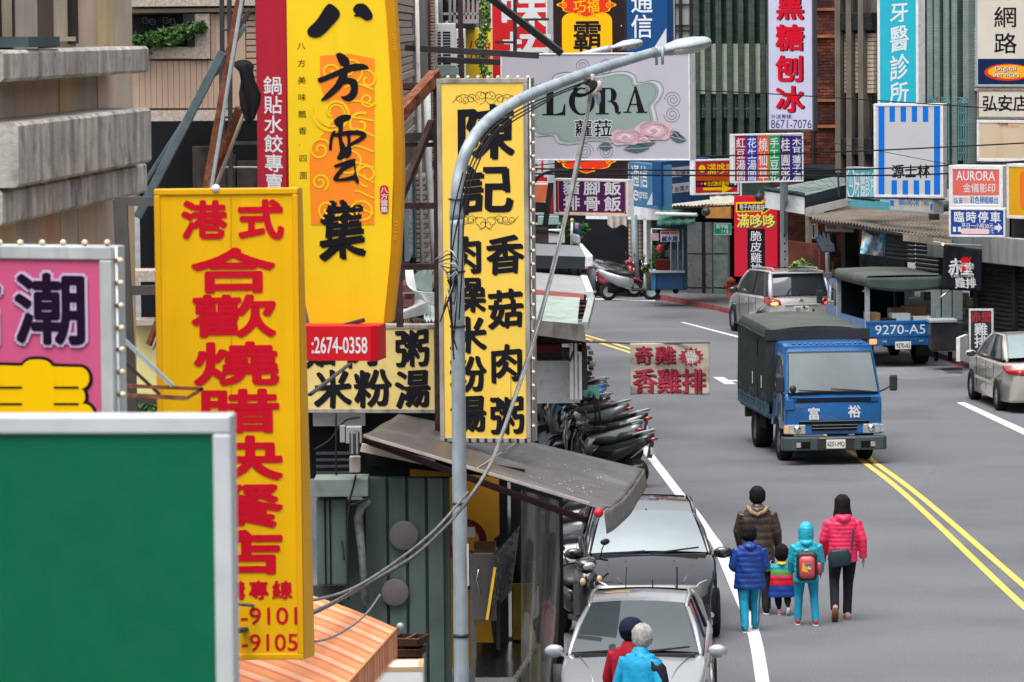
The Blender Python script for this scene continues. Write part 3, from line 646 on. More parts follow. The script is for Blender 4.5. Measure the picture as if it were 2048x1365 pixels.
s.t('味', 998, -16, 1098, 60, white_l, off=.03, nib=.02); s.t('拓', 1004, 62, 1104, 140, white_l, off=.03, nib=.02); s.t('麵', 1004, 290, 1100, 356, white_l, off=.03, nib=.02)
s.arm(1030, -60, 69, 1030, 118, 69, black_m, .06); s.arm(990, 85, 69, 1030, 85, 69, black_m, .05); s.arm(1032, 40, 69, 1098, 39, 69, black_m, .05)
s = Sign('rice_sign', 'purple sign with an orange outline and two rows of white characters', 1108, 357, 1257, 430, 74, 73, .2, white_f, face('purple_face', (.09, .015, .1), .08), 4)
line(s.fr, s.root, [(p[0], p[1]) for p in rrect(*s.fr.px(1117, 424), *s.fr.px(1251, 362), .08)], .022, pl('orange_line', '#f09030'), closed=True, local=True)
s.t('豬腳飯', 1123, 360, 1246, 392, white_l, off=.03, nib=.012, fill=.86, skew=.05); s.t('排骨飯', 1123, 391, 1246, 424, white_l, off=.03, nib=.012, fill=.86, skew=.05)
s.arm(1104, 350, 74, 1090, 455, 74, black_m, .09); s.arm(1112, 357, 74, 1060, 352, 74, black_m, .07)
s = Sign('side_board', 'narrow red board with a white frame tucked behind the left end of the purple sign', 1096, 360, 1112, 431, 74.6, 74.6, .12, white_f, mat('red_board', (.4, .01, .03), .5), 2)
s = Sign('banner_sign', 'large red sign with a black arrow and black text column beside the silver minivan', 1469, 392, 1555, 553, 85, 84.4, .2, None, None, 2); s.panel(face('crimson_face', (.62, .01, .035), .1))
s.p([(1472, 425), (1472, 405), (1523, 404), (1521, 399), (1549, 414), (1523, 431), (1523, 424)], yel, .004, 'arrow'); s.p([(1475, 422), (1475, 408.5), (1527, 408), (1526, 404), (1544, 414), (1526, 426), (1526, 421)], ink, .007, 'arrow')
s.t('巷子內的美味', 1479, 409, 1530, 421, white_l, off=.02, z=.01)
s.t('滿哆哆', 1476, 430, 1553, 458, pl('teal_shadow', '#2a6a5a'), off=.03, wob=.02); s.t('滿哆哆', 1474, 428, 1551, 456, pl('pale_yellow', '#f2de62'), off=.03, wob=.02, z=.008)
s.r(1495, 458, 1530, 552, ink, .004, 'black_column'); s.t('脆皮雞排', 1501, 462, 1524, 548, white_l, d='v', off=.02, z=.007)
s = Sign('street_name_sign', 'green street name plate beside the glass shutter doors', 1428, 447, 1463, 470, 87, 86.8, .03, None, None, 1); s.panel(pl('road_green', '#118060'))
line(s.fr, s.root, [(1429, 448), (1462, 447.6), (1462, 469), (1429, 469.5)], .8, white_l, closed=True); s.t('和平街', 1432, 449, 1457, 458, white_l, off=.02); s.t('79巷', 1443, 459, 1457, 468, white_l, off=.02)
s.arm(1463, 455, 87, 1467, 455, 88.5, black_m, .05)

# ================================================================== floral sign (grey lilac)
lil = face('grey_lilac_face', (.47, .46, .53), .12)
s = Sign('floral_sign', 'wide grey lilac sign with a green cartouche, serif letters and pink roses', 1003, 108, 1381, 322, 50, 49.4, .35, white_f, lil, 3)
C3 = lambda pts: [(980 + x / 3.25, y / 3.25) for x, y in pts]
cart = smooth([(270, 640), (290, 575), (345, 552), (408, 560), (420, 505), (470, 482), (560, 480), (680, 500), (800, 478), (880, 474), (935, 500), (955, 545), (1050, 530), (1100, 552), (1112, 600), (1085, 655), (1058, 690), (1070, 750), (1075, 800), (1040, 850), (975, 885), (930, 925), (820, 930), (680, 912), (540, 935), (450, 925), (415, 880), (330, 885), (285, 868), (262, 810), (278, 740), (255, 690)], 4)
s.p(C3(cart), pl('cartouche_edge', '#c9cdcc'), .003, 'cartouche'); cc = V((685, 700))
ins = [tuple(cc + (V(p) - cc) * .97) for p in cart]; s.p(C3(ins), face('cartouche_green', (.27, .345, .33), .05), .006, 'cartouche')
dots = [tuple(cc + (V(p) - cc) * .92) for p in smooth(cart, 2)]; mb = MB(); q = [s.fr.px(*p) for p in C3(dots)]
for i in range(0, len(q), 2): mb.add([(a, b, .008) for a, b in disc(*q[i], .0065, n=5)], [(0, 1, 2, 3, 4)])
mb.obj('dotted_line', ink, s.root)
outl = [tuple(cc + (V(p) - cc) * V((1.035, 1.06)).x) for p in cart]; line(s.fr, s.root, C3(outl), .7, ink, closed=True, name='outline')
for cx, cy, a, cw in ((607, 430, 0, 1), (750, 430, 180, -1), (618, 985, 0, -1), (752, 985, 180, 1), (1190, 650, 180, 1), (1185, 745, 180, -1)):
    line(s.fr, s.root, [(980 + x / 3.25, y / 3.25) for x, y in spiral(cx, cy, 55, 2.6, a, cw, 60, .12)], .7, mat('plum_line', (.05, .01, .03), .5), name='curl')
def serif(ch, x0, y0, x1, y1):
    def T_(p, q=.008): return [(x0 + (x1 - x0) * u, y1 - (y1 - y0) * v) for u, v in p]
    polys = []
    if ch == 'L': polys = [[(0, 0), (1, 0), (1, .42), (.95, .42), (.86, .12), (.6, .05), (0, .05)], [(.18, 0), (.48, 0), (.48, 1), (.18, 1)], [(0, .95), (.68, .95), (.68, 1), (0, 1)]]
    if ch == 'R': polys = [[(.0, 0), (.5, 0), (.5, .045), (0, .045)], [(.13, 0), (.37, 0), (.37, 1), (.13, 1)], [(0, .955), (.55, .955), (.55, 1), (0, 1)]] + [[(.4 + (.16 + .26 * math.cos(math.radians(a)) * k2), .73 + .27 * k3 * math.sin(math.radians(a))) for a, k2, k3 in [(t, 1, 1) for t in range(-90, 91, 15)] + [(t, .15, .84) for t in range(90, -91, -15)]], [(.42, .5), (.6, .46), (.72, .3), (.76, .08), (.9, 0), (1, .08), (.97, .12), (.9, .07), (.9, .3), (.8, .46), (.6, .52)]]
    if ch == 'A': polys = [[(.0, 0), (.34, 0), (.34, .045), (0, .045)], [(.12, 0), (.2, 0), (.5, .86), (.47, .98)], [(.62, 0), (.9, 0), (.54, 1.02), (.44, 1)], [(.53, 0), (1, 0), (1, .045), (.53, .045)], [(.25, .3), (.7, .3), (.7, .345), (.25, .345)]]
    if ch == 'O':
        o = []; n = 36
        mb = MB(); k = []
        for i in range(n):
            t = 2 * math.pi * i / n; k.append((.5 + .5 * math.cos(t), .5 + .51 * math.sin(t), .5 + .27 * math.cos(t), .5 + .46 * math.sin(t)))
        A = [s.fr.px(*p) for p in T_([(a[0], a[1]) for a in k])]; B = [s.fr.px(*p) for p in T_([(a[2], a[3]) for a in k])]
        mb.add([(*p, .009) for p in A] + [(*p, .009) for p in B], [(i, (i + 1) % n, n + (i + 1) % n, n + i) for i in range(n)]); mb.obj('serif_letter', ink, s.root); return
    mb = MB()
    for i, p in enumerate(polys): mb.add([(*s.fr.px(*q), .009 + i * .0007) for q in T_(p)], [tuple(range(len(p)))])
    mb.obj('serif_letter', ink, s.root)
serif('L', 1085, 177, 1131, 231); serif('O', 1138, 176, 1190, 230); serif('R', 1192, 176, 1243, 229); serif('A', 1247, 174, 1295, 226)
s.t('蘿菈', 1148, 238, 1226, 276, ink, off=.025, z=.009, fill=.95, out=(white_l, .07))
pk = [pl('rose_%d' % i, c) for i, c in enumerate(('#cdaeb6', '#bd98a4', '#dcc6ca'))]; lf = pl('rose_leaf', '#4e6464')
def rose(cx, cy, r):
    for k in range(5, 0, -1):
        q = [(cx + r * k / 5 * (1.12 + .12 * math.sin(5 * t + k * 2)) * math.cos(t), cy + r * .62 * k / 5 * (1 + .14 * math.sin(4 * t + k)) * math.sin(t)) for t in [2 * math.pi * i / 26 for i in range(26)]]
        s.p(q, pk[k % 3] if k != 5 else pk[0], .012 + (5 - k) * .0015, 'rose_petal')
    for k in range(4): line(s.fr, s.root, disc(cx + rnd(-.2, .2) * r, cy, r * (.3 + .2 * k), r * (.2 + .12 * k), 10, k * 70, k * 70 + 170), 1.2, pk[(k + 1) % 3], z=.021)
def leafp(a, b, w):
    a, b = V(a), V(b); n = V((-(b - a).y, (b - a).x)).normalized() * w
    s.p([tuple(a.lerp(b, t) + n * math.sin(math.pi * t) * k) for k, ts in ((1, (0, .25, .5, .75, 1)), (-1, (.75, .5, .25))) for t in ts], lf, .010, 'rose_leaf')
    line(s.fr, s.root, [tuple(a), tuple(b)], .7, pk[2], z=.0115)
leafp((1226, 293), (1196, 293), 8); leafp((1270, 287), (1313, 284), 9); leafp((1300, 296), (1246, 298), 9); leafp((1338, 272), (1374, 281), 9); leafp((1345, 262), (1362, 278), 7)
rose(1250, 275, 27); rose(1308, 262, 33); rose(1288, 278, 14)
s.arm(1003, 125, 50, 880, 120, 52, black_m, .09); s.arm(810, 96, 49, 1078, 112, 49, black_m, .09); s.arm(960, -20, 49, 1122, 106, 49.5, black_m, .1); s.arm(1003, 300, 50, 860, 330, 55, black_m, .09)

# ================================================================== yellow tall noodle sign in focus
yf = face('noodle_yellow', (.84, .56, .085), .3, dcol=(.5, .28, .02)); yo = mat('dark_streaked_frame', (.33, .31, .28), .6, var=.25, sc=3, dirt=.75, dcol=(.02, .018, .016), streak='y')
s = Sign('noodle_sign', 'tall yellow sign with black brush characters and edge bulbs behind the lamp post', 881, 158, 1062, 884, 37.5, 37.3, .3, yo, yf, 9)
chen = s
BR = dict(off=.03, nib=.026, fill=.95, skew=.07, wob=.012, res=4)
for ch, a, b, c, d in (('陳', 908, 206, 1034, 326), ('記', 916, 326, 1030, 432), ('香', 970, 468, 1050, 552), ('菇', 974, 576, 1050, 660), ('肉', 976, 686, 1050, 768), ('粥', 978, 790, 1052, 872),
                       ('肉', 894, 470, 968, 553), ('燥', 897, 552, 974, 629), ('米', 898, 630, 976, 709), ('粉', 898, 710, 976, 788), ('湯', 899, 788, 976, 868)): s.t(ch, a, b, c, d, ink, z=.004, **BR)
for cy, sg in ((192, 1), (447, -1)):
    for sx in (-1, 1):
        for (cx, dy, r, t, a) in ((12, 2, 15, 1, 90), (6, -2, 9, 1.1, 0), (28, 6, 10, 1.2, 200), (40, 8, 8, 1.3, 20), (54, 6, 8, 1.2, 100)):
            line(s.fr, s.root, [(971 + sx * (x - 971), y) for x, y in spiral(971 + cx, cy + sg * dy, r, t, a, 1, 24, .35)], .8, ink, name='flourish')
        line(s.fr, s.root, smooth([(971 + sx * 16, cy + sg * 14), (971 + sx * 30, cy + sg * 2), (971 + sx * 48, cy - sg * 2), (971 + sx * 66, cy + sg * 14)], 5), .8, ink, name='flourish')
bulb = mat('bulb', (.75, .6, .42), .3, var=.1); bsock = mat('bulb_socket', (.12, .1, .08), .6)
def bulbs(sg, pts, r=.022):
    for x, y, ox, oy in pts:
        a, b = sg.fr.px(x, y); o = MB().ball((0, 0, 0), r, 8, 6).obj('light_bulb', bulb, sg.root); o.location = (a, b, -.02)
        MB().lathe([(0, -r * 1.6), (r * .8, -r * 1.6), (r * .8, 0)], ax='x', n=6).obj('bulb_socket', bsock, o) if ox else MB().lathe([(0, -r * 1.6), (r * .8, -r * 1.6), (r * .8, 0)], ax='y', n=6).obj('bulb_socket', bsock, o)
bulbs(s, [(1066, y, 1, 0) for y in range(178, 880, 27)] + [(x, 155, 0, 1) for x in range(895, 1062, 20)])
MB().tube([(s.W + .02, .02, -.02), (s.W + .02, s.H, -.02)], .008, 5).obj('bulb_cable', white_f, s.root)
for x in range(890, 1062, 16): a, b = s.fr.px(x, 886); MB().box((a, b, -.1), (a + .03, b + .05, .02)).obj('clip', dark2, s.root)
s.l([(1022, 735), (1022, 800)], .8, dark2)
# scaffold that carries the tall signs
sc0 = P(874, 884, 38); SCF = empty('sign_scaffold', sc0, label='dark rusty steel scaffold carrying the tall yellow sign on its left side', cat='scaffold')
def sbm(x0, y0, x1, y1, d0=38, d1=38, w=.07, m=rust_d, n='beam'): MB().beam(P(x0, y0, d0) - sc0, P(x1, y1, d1) - sc0, w).obj(n, m, SCF)
sbm(874, 160, 878, 900, w=.09); sbm(795, 172, 876, 172); sbm(795, 534, 878, 534); sbm(800, 412, 878, 412); sbm(798, 530, 800, 655, w=.08); sbm(800, 290, 876, 290, w=.05)
sbm(798, 232, 872, 150, 37.5, 38, .13, rust); sbm(798, 405, 864, 244, 37.5, 38, .075); sbm(793, 176, 876, 180, w=.05); sbm(800, 276, 876, 272, w=.1, m=black_m)
# horizontal yellow sign
s = Sign('noodle_sign', 'low horizontal yellow sign with black brush characters below the red phone board', 560, 650, 877, 826, 38.6, 38.4, .3, yo, mat('pale_noodle_yellow', (.74, .56, .2), .5, var=.06, dirt=.35, dcol=(.4, .26, .05), streak='y'), 8)
for ch, a, b, c, d in (('粥', 788, 656, 862, 738), ('湯', 788, 736, 864, 820), ('粉', 706, 736, 786, 818), ('米', 626, 736, 706, 820), ('肉', 688, 656, 760, 738), ('菇', 606, 656, 676, 738)): s.t(ch, a, b, c, d, ink, z=.004, **BR)
# old sign low behind it
s = Sign('old_sign', 'old tilted cream sign with faded characters seen through the scaffold', 806, 628, 856, 662, 45, 44, .2, concrete, face('old_cream', (.55, .46, .28), .5), 1)
s.t('小吃肉粥', 806, 634, 854, 660, ink, off=.02, nib=.02)

# ================================================================== bowed yellow and red sign
bfm = Fr(575, -60, 790, 648, 27.1, 27.05)
bf = empty('bowed_sign', mtx=bfm.m, label='large bowed yellow sign with four huge black brush characters over an orange pattern', cat='sign')
bfy = face('warm_yellow', (.86, .58, .012), .3, dcol=(.6, .36, .01)); bfo = face('amber_side', (.82, .36, .005), .08)
inner = [(573, -60), (764, -60), (770, 0), (780, 120), (786, 250), (787, 340), (785, 400), (781, 508), (767, 646), (620, 649), (598, 520), (579, 380), (573, 0)]
inner = [(573, -60)] + smooth([(762, -60), (770, 0), (780, 120), (786, 250), (787, 340), (785, 400), (781, 508), (767, 646)], 4) + [(620, 649), (590, 520), (578, 380), (573, 0)]
q = [bfm.px(*p) for p in inner]; MB().prism(q, -.3, 0).obj('panel', bfy, bf)
outr = smooth([(778, -60), (786, 0), (796, 150), (802, 300), (801, 400), (796, 508), (781, 646)], 5); inr = smooth([(763, -60), (771, 0), (781, 150), (788, 300), (787, 400), (782, 508), (767.5, 646)], 5)
A = [bfm.px(*p) for p in outr]; B = [bfm.px(*p) for p in inr]
mb = MB(); mb.rings([[(*B[i], -.3), (*A[i], -.34), (*A[i], -.1), (*B[i], .02)] for i in range(len(A))], sm=False)
mb.obj('side_panel', bfo, bf)
bt = lambda st, a, b, c_, d_, m=ink, **k: put_text(bfm, bf, st, (a, b, c_, d_), m, **k)
orp = pl('orange_pattern', '#f68a28')
bx = bfm.box(619, 450, 749, 108)
mbp = MB(); shape(bfm, bf, [(640, 112), (700, 108), (749, 118), (749, 450), (622, 450), (619, 330), (621, 300), (668, 240), (640, 170)], orp, .003, 'orange_pattern')
for cx, cy, r, t, a, w in ((668, 225, 46, 1.2, 200, 5), (668, 225, 34, 1, 170, 3.5), (640, 300, 24, 1.6, 0, 4), (640, 365, 18, 1.6, 60, 4), (720, 250, 26, 1.1, 300, 5), (735, 350, 24, 1.3, 90, 4), (655, 420, 22, 1.5, 20, 4), (725, 425, 26, 1.4, 180, 4), (700, 140, 30, 1.2, 100, 4), (660, 145, 18, 1.2, 0, 4), (735, 160, 20, 1, 250, 4), (735, 200, 16, 1.2, 20, 3.5), (700, 320, 28, 1.2, 120, 4), (690, 440, 20, 1.1, 0, 4)):
    line(bfm, bf, spiral(cx, cy, r, t, a, 1 if int(cx) % 2 else -1, 30, .2), w, bfy, z=.006, name='pattern_curl')
for k in range(9): line(bfm, bf, smooth([(690 + k * 3, 175 + k * 30), (715, 168 + k * 30 + (k % 3) * 4), (748, 180 + k * 31)], 4), 3.5, bfy, z=.0065, name='pattern_curl')
def brushp(pts, z=.0075): shape(bfm, bf, [(480 + x / 3.25, y / 3.25) for x, y in smooth(pts + pts[:1], 3)[:-1]], ink, z, 'lettering')
brushp([(572, 28), (600, 30), (645, 72), (645, 110), (600, 165), (522, 240), (455, 238), (438, 205), (450, 180), (500, 130), (545, 60)])
brushp([(735, 58), (755, 30), (800, 24), (835, 50), (862, 95), (855, 125), (820, 134), (780, 110), (740, 108), (752, 90), (738, 75)])
def brushc(polys, z=.0075):
    for i, p in enumerate(polys): brushp(p, z + i * .0005)
brushc([[(622, 355), (650, 343), (690, 365), (712, 395), (705, 440), (660, 430), (640, 400)],                         # 方
        [(505, 510), (560, 490), (640, 455), (720, 420), (790, 415), (832, 432), (830, 452), (760, 460), (680, 478), (600, 510), (530, 538), (508, 530)],
        [(655, 470), (700, 470), (685, 530), (640, 590), (570, 645), (525, 655), (570, 600), (620, 545)],
        [(655, 520), (700, 505), (755, 520), (768, 560), (762, 610), (735, 650), (700, 662), (655, 632), (690, 622), (715, 600), (720, 560), (690, 545), (640, 560)]])
brushc([[(610, 785), (640, 758), (680, 746), (722, 752), (712, 782), (660, 800), (655, 830), (620, 815)],                # 雲
        [(640, 800), (672, 800), (664, 900), (690, 960), (700, 1010), (655, 1040), (630, 1028), (650, 980), (640, 900)],
        [(578, 975), (585, 900), (600, 858), (622, 850), (612, 880), (600, 930), (598, 975)],
        [(610, 870), (700, 850), (790, 852), (820, 870), (818, 895), (770, 930), (700, 960), (720, 930), (775, 895), (780, 880), (700, 880), (620, 892)],
        [(690, 860), (715, 860), (720, 930), (725, 1000), (690, 1030), (680, 990), (700, 930)],
        [(610, 1075), (680, 1050), (745, 1032), (750, 1050), (735, 1080), (680, 1110), (640, 1160), (700, 1150), (745, 1130), (735, 1060), (750, 1060), (755, 1120), (775, 1175), (765, 1197), (740, 1172), (690, 1178), (620, 1178), (608, 1155), (640, 1110), (660, 1085), (620, 1092)]])
bt('集', 640, 398, 732, 522, z=.005, off=.035, nib=.03, skew=.12, wob=.02, res=4)
for ch, y in zip('八方美味飄香·四面', (92, 127, 161, 195, 229, 262, 290, 317, 351)): bt(ch, 594 + (y - 92) * .016, y - 8, 611 + (y - 92) * .016, y + 8)
sl_ = bfm.box(760, 371, 777, 428); shape(bfm, bf, rrect(*sl_, .03), pl('seal_red', '#c8202c'), .004, 'seal', local=True); bt('八方雲集', 761, 374, 776, 426, white_l, d='v', off=.02, z=.007)
for k in range(6): a, b = bfm.px(785 + k * .8, 70 + k * 6); MB().ball((a, b, -.02), .007, 6, 4).obj('rivet', bfo, bf)
for k in range(6): a, b = bfm.px(791 - k * .3, 445 + k * 7); MB().ball((a, b, -.02), .009, 6, 4).obj('rivet', bfo, bf)
# its red side strip and phone board
s = Sign('side_sign', 'narrow dark red strip sign with white characters on the left of the bowed yellow sign', 516, -60, 576, 420, 27.6, 27.3, .2, None, None, 2)
s.panel(face('deep_red_face', (.42, .005, .025), .1)); s.t('鍋貼水餃專賣', 529, 152, 566, 384, white_l, d='v', off=.032, fill=.97)
s.r(573, -60, 577, 420, pl('dark_red', '#7a0a18'))
s = Sign('phone_board', 'red phone number board under the bowed yellow sign', 560, 652, 756, 722, 26.9, 26.8, .35, None, None, 2)
s.panel(face('phone_red', (.6, .01, .02), .05)); s.t(':2674-0358', 624, 675, 734, 707, white_l, off=.03, fit=True)
s.r(742, 652, 756, 722, pl('red_shade_paint', '#b00c20'))
# ================================================================== near yellow restaurant sign
yg = face('golden_face', (.85, .47, .0), .4, dcol=(.5, .25, 0), sc=2); yfr = face('golden_frame', (.78, .4, .003), .15, dcol=(.3, .15, .02))
s = Sign('restaurant_sign', 'tall golden yellow sign with large red rounded characters and phone numbers in front', 322, 379, 608, 1322, 20.95, 20.95, .12, yfr, yg, 12)
near = s
RB = dict(off=.066, res=5, fill=.95)
for ch, a, b, c, d in (('港', 360, 398, 456, 482), ('式', 472, 396, 570, 482), ('合', 374, 492, 558, 590), ('歡', 376, 586, 560, 678), ('燒', 380, 680, 565, 775), ('腊', 384, 774, 566, 870), ('快', 388, 868, 572, 964), ('餐', 390, 962, 574, 1060), ('店', 392, 1056, 576, 1154)):
    s.t(ch, a, b, c, d, red_l, z=.004, **RB)
s.t('訂購專線', 400, 1158, 588, 1204, red_l, off=.05, fill=.88); s.t('-9101', 482, 1215, 594, 1250, red_l, off=.03, fit=True); s.t('-9105', 484, 1268, 595, 1303, red_l, off=.03, fit=True)
s.l([(462, 392), (464, 1310)], 1.2, pl('seam', '#b88a10'), z=.0035)
MB().hexa([(s.W + .002, 0, -.12), (s.W + .055, -.02, -.35), (s.W + .055, -.02, -.3), (s.W + .002, 0, .012), (s.W + .002, s.H, -.12), (s.W + .012, s.H - .01, -.35), (s.W + .012, s.H - .01, -.3), (s.W + .002, s.H, .012)]).obj('side_panel', yfr, s.root, bev=.006)
MB().ball((0, 0, 0), .03, 8, 6).obj('bird_dropping', white_f, s.root).location = (s.W * .43, s.H, 0)
fr_st = empty('steel_stand', P(262, 840, 21.3), label='grey angle steel frame standing left of the golden yellow sign', cat='frame'); of = fr_st.location
for a in ((240, 400, 262, 840, .09), (318, 400, 332, 840, .06), (230, 403, 320, 403, .06), (238, 582, 328, 580, .06), (242, 800, 330, 800, .05)): MB().beam(P(a[0], a[1], 21.3) - of, P(a[2], a[3], 21.3) - of, a[4]).obj('steel_angle', mat('grey_angle', (.12, .12, .125), .6, var=.2, dirt=.3), fr_st)
bk = empty('bracket', P(245, 790, 17), label='rusty perforated steel bracket between the pink and golden signs', cat='bracket'); of = bk.location
for x0, y0, x1, y1, w, m in ((245, 772, 406, 778, .035, rust), (245, 790, 370, 797, .04, rust), (406, 778, 372, 798, .035, rust), (245, 720, 320, 790, .03, rust_d), (243, 675, 345, 772, .04, galv)): MB().beam(P(x0, y0, 17) - of, P(x1, y1, 17) - of, w, w * .5).obj('bracket_bar', m, bk)
# ================================================================== pink sign
s = Sign('pink_sign', 'pink sign with a dark purple outlined character and edge bulbs at the left edge', -60, 490, 232, 1000, 14.2, 14, .12, mat('weathered_aluminium', (.5, .53, .54), .5, .2, var=.15, dirt=.5, streak='y'), face('pink_face', (.6, .1, .23), .15, dcol=(.7, .3, .4)), 24)
pur = pl('deep_purple', '#1c0a26'); lav = pl('lavender', '#c9b6d6')
s.t('潮', 30, 545, 178, 690, pur, off=.05, z=.006, out=(lav, .085), res=5); s.t('石', -110, 560, 8, 690, pur, off=.05, z=.006, out=(lav, .085))
for g, m, z in ((6, ink, .004), (0, yel, .009)):
    for x0, y0, x1, y1, r in ((-60, 735, 180, 772, 18), (-60, 776, 172, 804, 14), (-60, 808, 190, 860, 20), (45, 720, 112, 860, 26)):
        shape(s.fr, s.root, rrect(*s.fr.px(x0 - g, y1 + g), *s.fr.px(x1 + g, y0 - g), (r + g) * s.k), m, z, 'yellow_character', local=True); z += .0008
for x0, x1, y in ((-60, 47, 775), (110, 160, 775), (-60, 47, 808), (110, 160, 808)): s.r(x0, y - 2, x1, y + 2, ink, .013)
bulbs(s, [(x, 486, 0, 1) for x in (-5, 36, 80, 122, 165, 210)] + [(236 + (y - 520) * .02, y, 1, 0) for y in (522, 567, 612, 657, 700, 745, 790)], .014)
MB().tube([(s.W + .01, .02, -.02), (s.W + .01, s.H, -.02)], .006, 5).obj('bulb_cable', white_f, s.root)
# ================================================================== green board
s = Sign('green_board', 'large blank green board with a thick white metal frame in the lower left corner', -80, 832, 470, 1440, 9, 8.95, .1, mat('white_aluminium', (.62, .66, .68), .35, .2, var=.06, dirt=.25, dcol=(.3, .3, .3)), face('board_green', (.0, .13, .062), .35, dcol=(.004, .085, .045), sc=3), 36)
# ================================================================== LEFT SIDE: near concrete building
frN = Fr(-80, -80, 268, 860, 19.4, 24)
bN = thing(frN, 'concrete_building', 'near building with stained concrete ledges and tan tile strips at the upper left', 'building')
lb(bN, 'wall', mat('wall_dark_joint', (.1, .08, .07), .9), (0, 0, -4), (frN.w, frN.h, -.03))  # dark backing that shows as joints between the tile strips
tans = [mat('tile_strip_%d' % i, c, .6, var=.16, sc=2.5, bump=.002, bsc=20, dirt=.35, dcol=(.16, .12, .11), streak='y') for i, c in enumerate(((.54, .4, .33), (.58, .39, .32), (.58, .44, .26), (.45, .38, .35), (.6, .36, .26), (.5, .43, .35)))]
xs = [-80, -45, -8, 28, 80, 120, 155, 197, 232, 268]
for bi, (y0, y1) in enumerate(((-80, 96), (140, 232), (345, 860))):
    for i in range(len(xs) - 1):
        if bi == 0 and i in (4,): continue
        m = tans[(i * 7 + bi * 3 + (i == 7) * 2) % 6 if not (bi == 0 and i > 6) else 2 if i == 7 else 5]
        a, _ = frN.px(xs[i], 300); c, _ = frN.px(xs[i + 1], 300)
        _, b = frN.px(220, y1); _, d_ = frN.px(220, y0)
        lb(bN, 'tile_strip', m, (a + .008, b, -.03), (c - .008, d_, rnd(-.008, .004)))
w = fb(frN, bN, 'window', mat('brown_frame', (.25, .17, .09), .5), 78, -80, 142, 88, -.2, -.08)
fb(frN, w, 'pane', mat('pale_curtain_pane', (.22, .33, .36), .15, var=.2, sc=3), 104, -80, 133, 70, -.1, -.06); fb(frN, w, 'blind', mat('blind_brown', (.2, .17, .13), .7, var=.2), 80, -80, 100, 78, -.08, -.05)
fb(frN, w, 'sill', mat('tan_sill', (.5, .42, .3), .6), 78, 74, 140, 84, -.05, .04); fb(frN, w, 'jamb', dark2, 138, -80, 149, 88, -.1, .02)
w = fb(frN, bN, 'window', dark2, -60, -80, 22, 80, 0, .02); fb(frN, w, 'jamb', mat('tan_sill', (1, 1, 1)), -2, -80, 6, 74, .02, .05); fb(frN, w, 'sill', mat('blue_grey_sill', (.06, .09, .1), .7), -40, 74, 26, 96, .02, .3)
cl = mat('stained_concrete', (.52, .505, .465), .9, var=.22, sc=2.6, bump=.006, bsc=26, dirt=.95, dcol=(.1, .09, .075), streak='y', mossy=((.2, .19, .17), 5, .52, .72))
def ledge(y0, y1, xr, z1, sag=.0):
    _, b = frN.px(262, y1); _, d_ = frN.px(262, y0); c, _ = frN.px(xr, 300, z1); n = 40; sag = 0
    mb = MB(); rs = []
    for i in range(n + 1):
        x = c * i / n; t = 1 - i / n; o = z1 + sag * t * t; j = NZ.noise(V((x * 6, y0, 0))) * .005; j2 = NZ.noise(V((x * 9, y0 + 5, 0))) * .005
        rs.append([(x, b + j2, -.1), (x, b + j, o - .02), (x, b + .02 + j, o), (x, d_ - .02 + j2, o + j * .5), (x, d_ + j2, o - .02), (x, d_ + j, -.1)])
    mb.rings(rs, sm=False); return mb.obj('ledge', cl, bN)
ledge(92, 143, 300, .3); l2 = ledge(209, 314, 303, .38, .5); ledge(318, 376, 293, .28, .45)
_iw = frN.m.inverted(); MB().hexa([_iw @ V(p) for z in (0, 8.5) for p in ((-13, -30, z), (-4.6, -30, z), (-4.4, 26, z), (-13, 26, z))]).obj('horizon_blocker_wing', cl, bN)  # unseen wing on the left, added to block light from the horizon
_is = frS.m.inverted(); MB().hexa([_is @ V(p) for z in (0, 12) for p in ((14.2, -30, z), (24, -30, z), (24, 103, z), (14.2, 103, z))]).obj('horizon_blocker_wing', taupe, bS)  # unseen wing on the right, added to cut low sky light
# ------------------------------------------------------------------ tan building behind it
frT = Fr(262, -80, 540, 1000, 31)
bT = thing(frT, 'tan_building', 'tan ribbed building with a planted window behind the crossed steel struts', 'building')
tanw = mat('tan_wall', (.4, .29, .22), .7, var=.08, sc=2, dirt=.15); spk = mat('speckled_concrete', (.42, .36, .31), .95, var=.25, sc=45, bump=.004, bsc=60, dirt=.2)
def tb(name, m, x0, y0, x1, y1, z0, z1, bev=0., par=None): return fb(frT, par or bT, name, m, x0, y0, x1, y1, z0, z1, bev)
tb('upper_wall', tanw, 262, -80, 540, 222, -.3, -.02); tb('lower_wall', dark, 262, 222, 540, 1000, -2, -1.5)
tb('band', spk, 262, -80, 540, 14, -.02, .14); tb('band', mat('brown_band', (.22, .18, .15), .8, var=.2), 262, 16, 540, 26, -.02, .1); tb('band', spk, 262, 219, 540, 243, -.3, .1)
for i in range(15):
    x = 269 + i * 11.4; tb('wall_rib', tanw, x, 122, x + 9.6, 217, -.02, .035, .004)
for i in range(7): tb('wall_rib', tanw, 422 + i * 10, 28, 430.5 + i * 10, 217 if i > 1 else 120, -.02, .035, .004)
for i in range(13): tb('brick', mat('tan_brick', (.38, .27, .2), .8, var=.1, island=.2), 493, 30 + i * 12.6, 515, 40.5 + i * 12.6, -.02, .04, .003)
w = tb('window', dark, 262, 28, 384, 94, -.019, -.01); tb('frame', spk, 384, 28, 420, 118, -.02, .08, par=w); tb('sill', spk, 300, 94, 384, 118, -.02, .08, par=w); tb('jamb', dark2, 376, 28, 390, 94, 0, .1, par=w); tb('pane', mat('bluish_pane', (.05, .08, .09), .2), 367, 28, 376, 80, 0, .02, par=w)
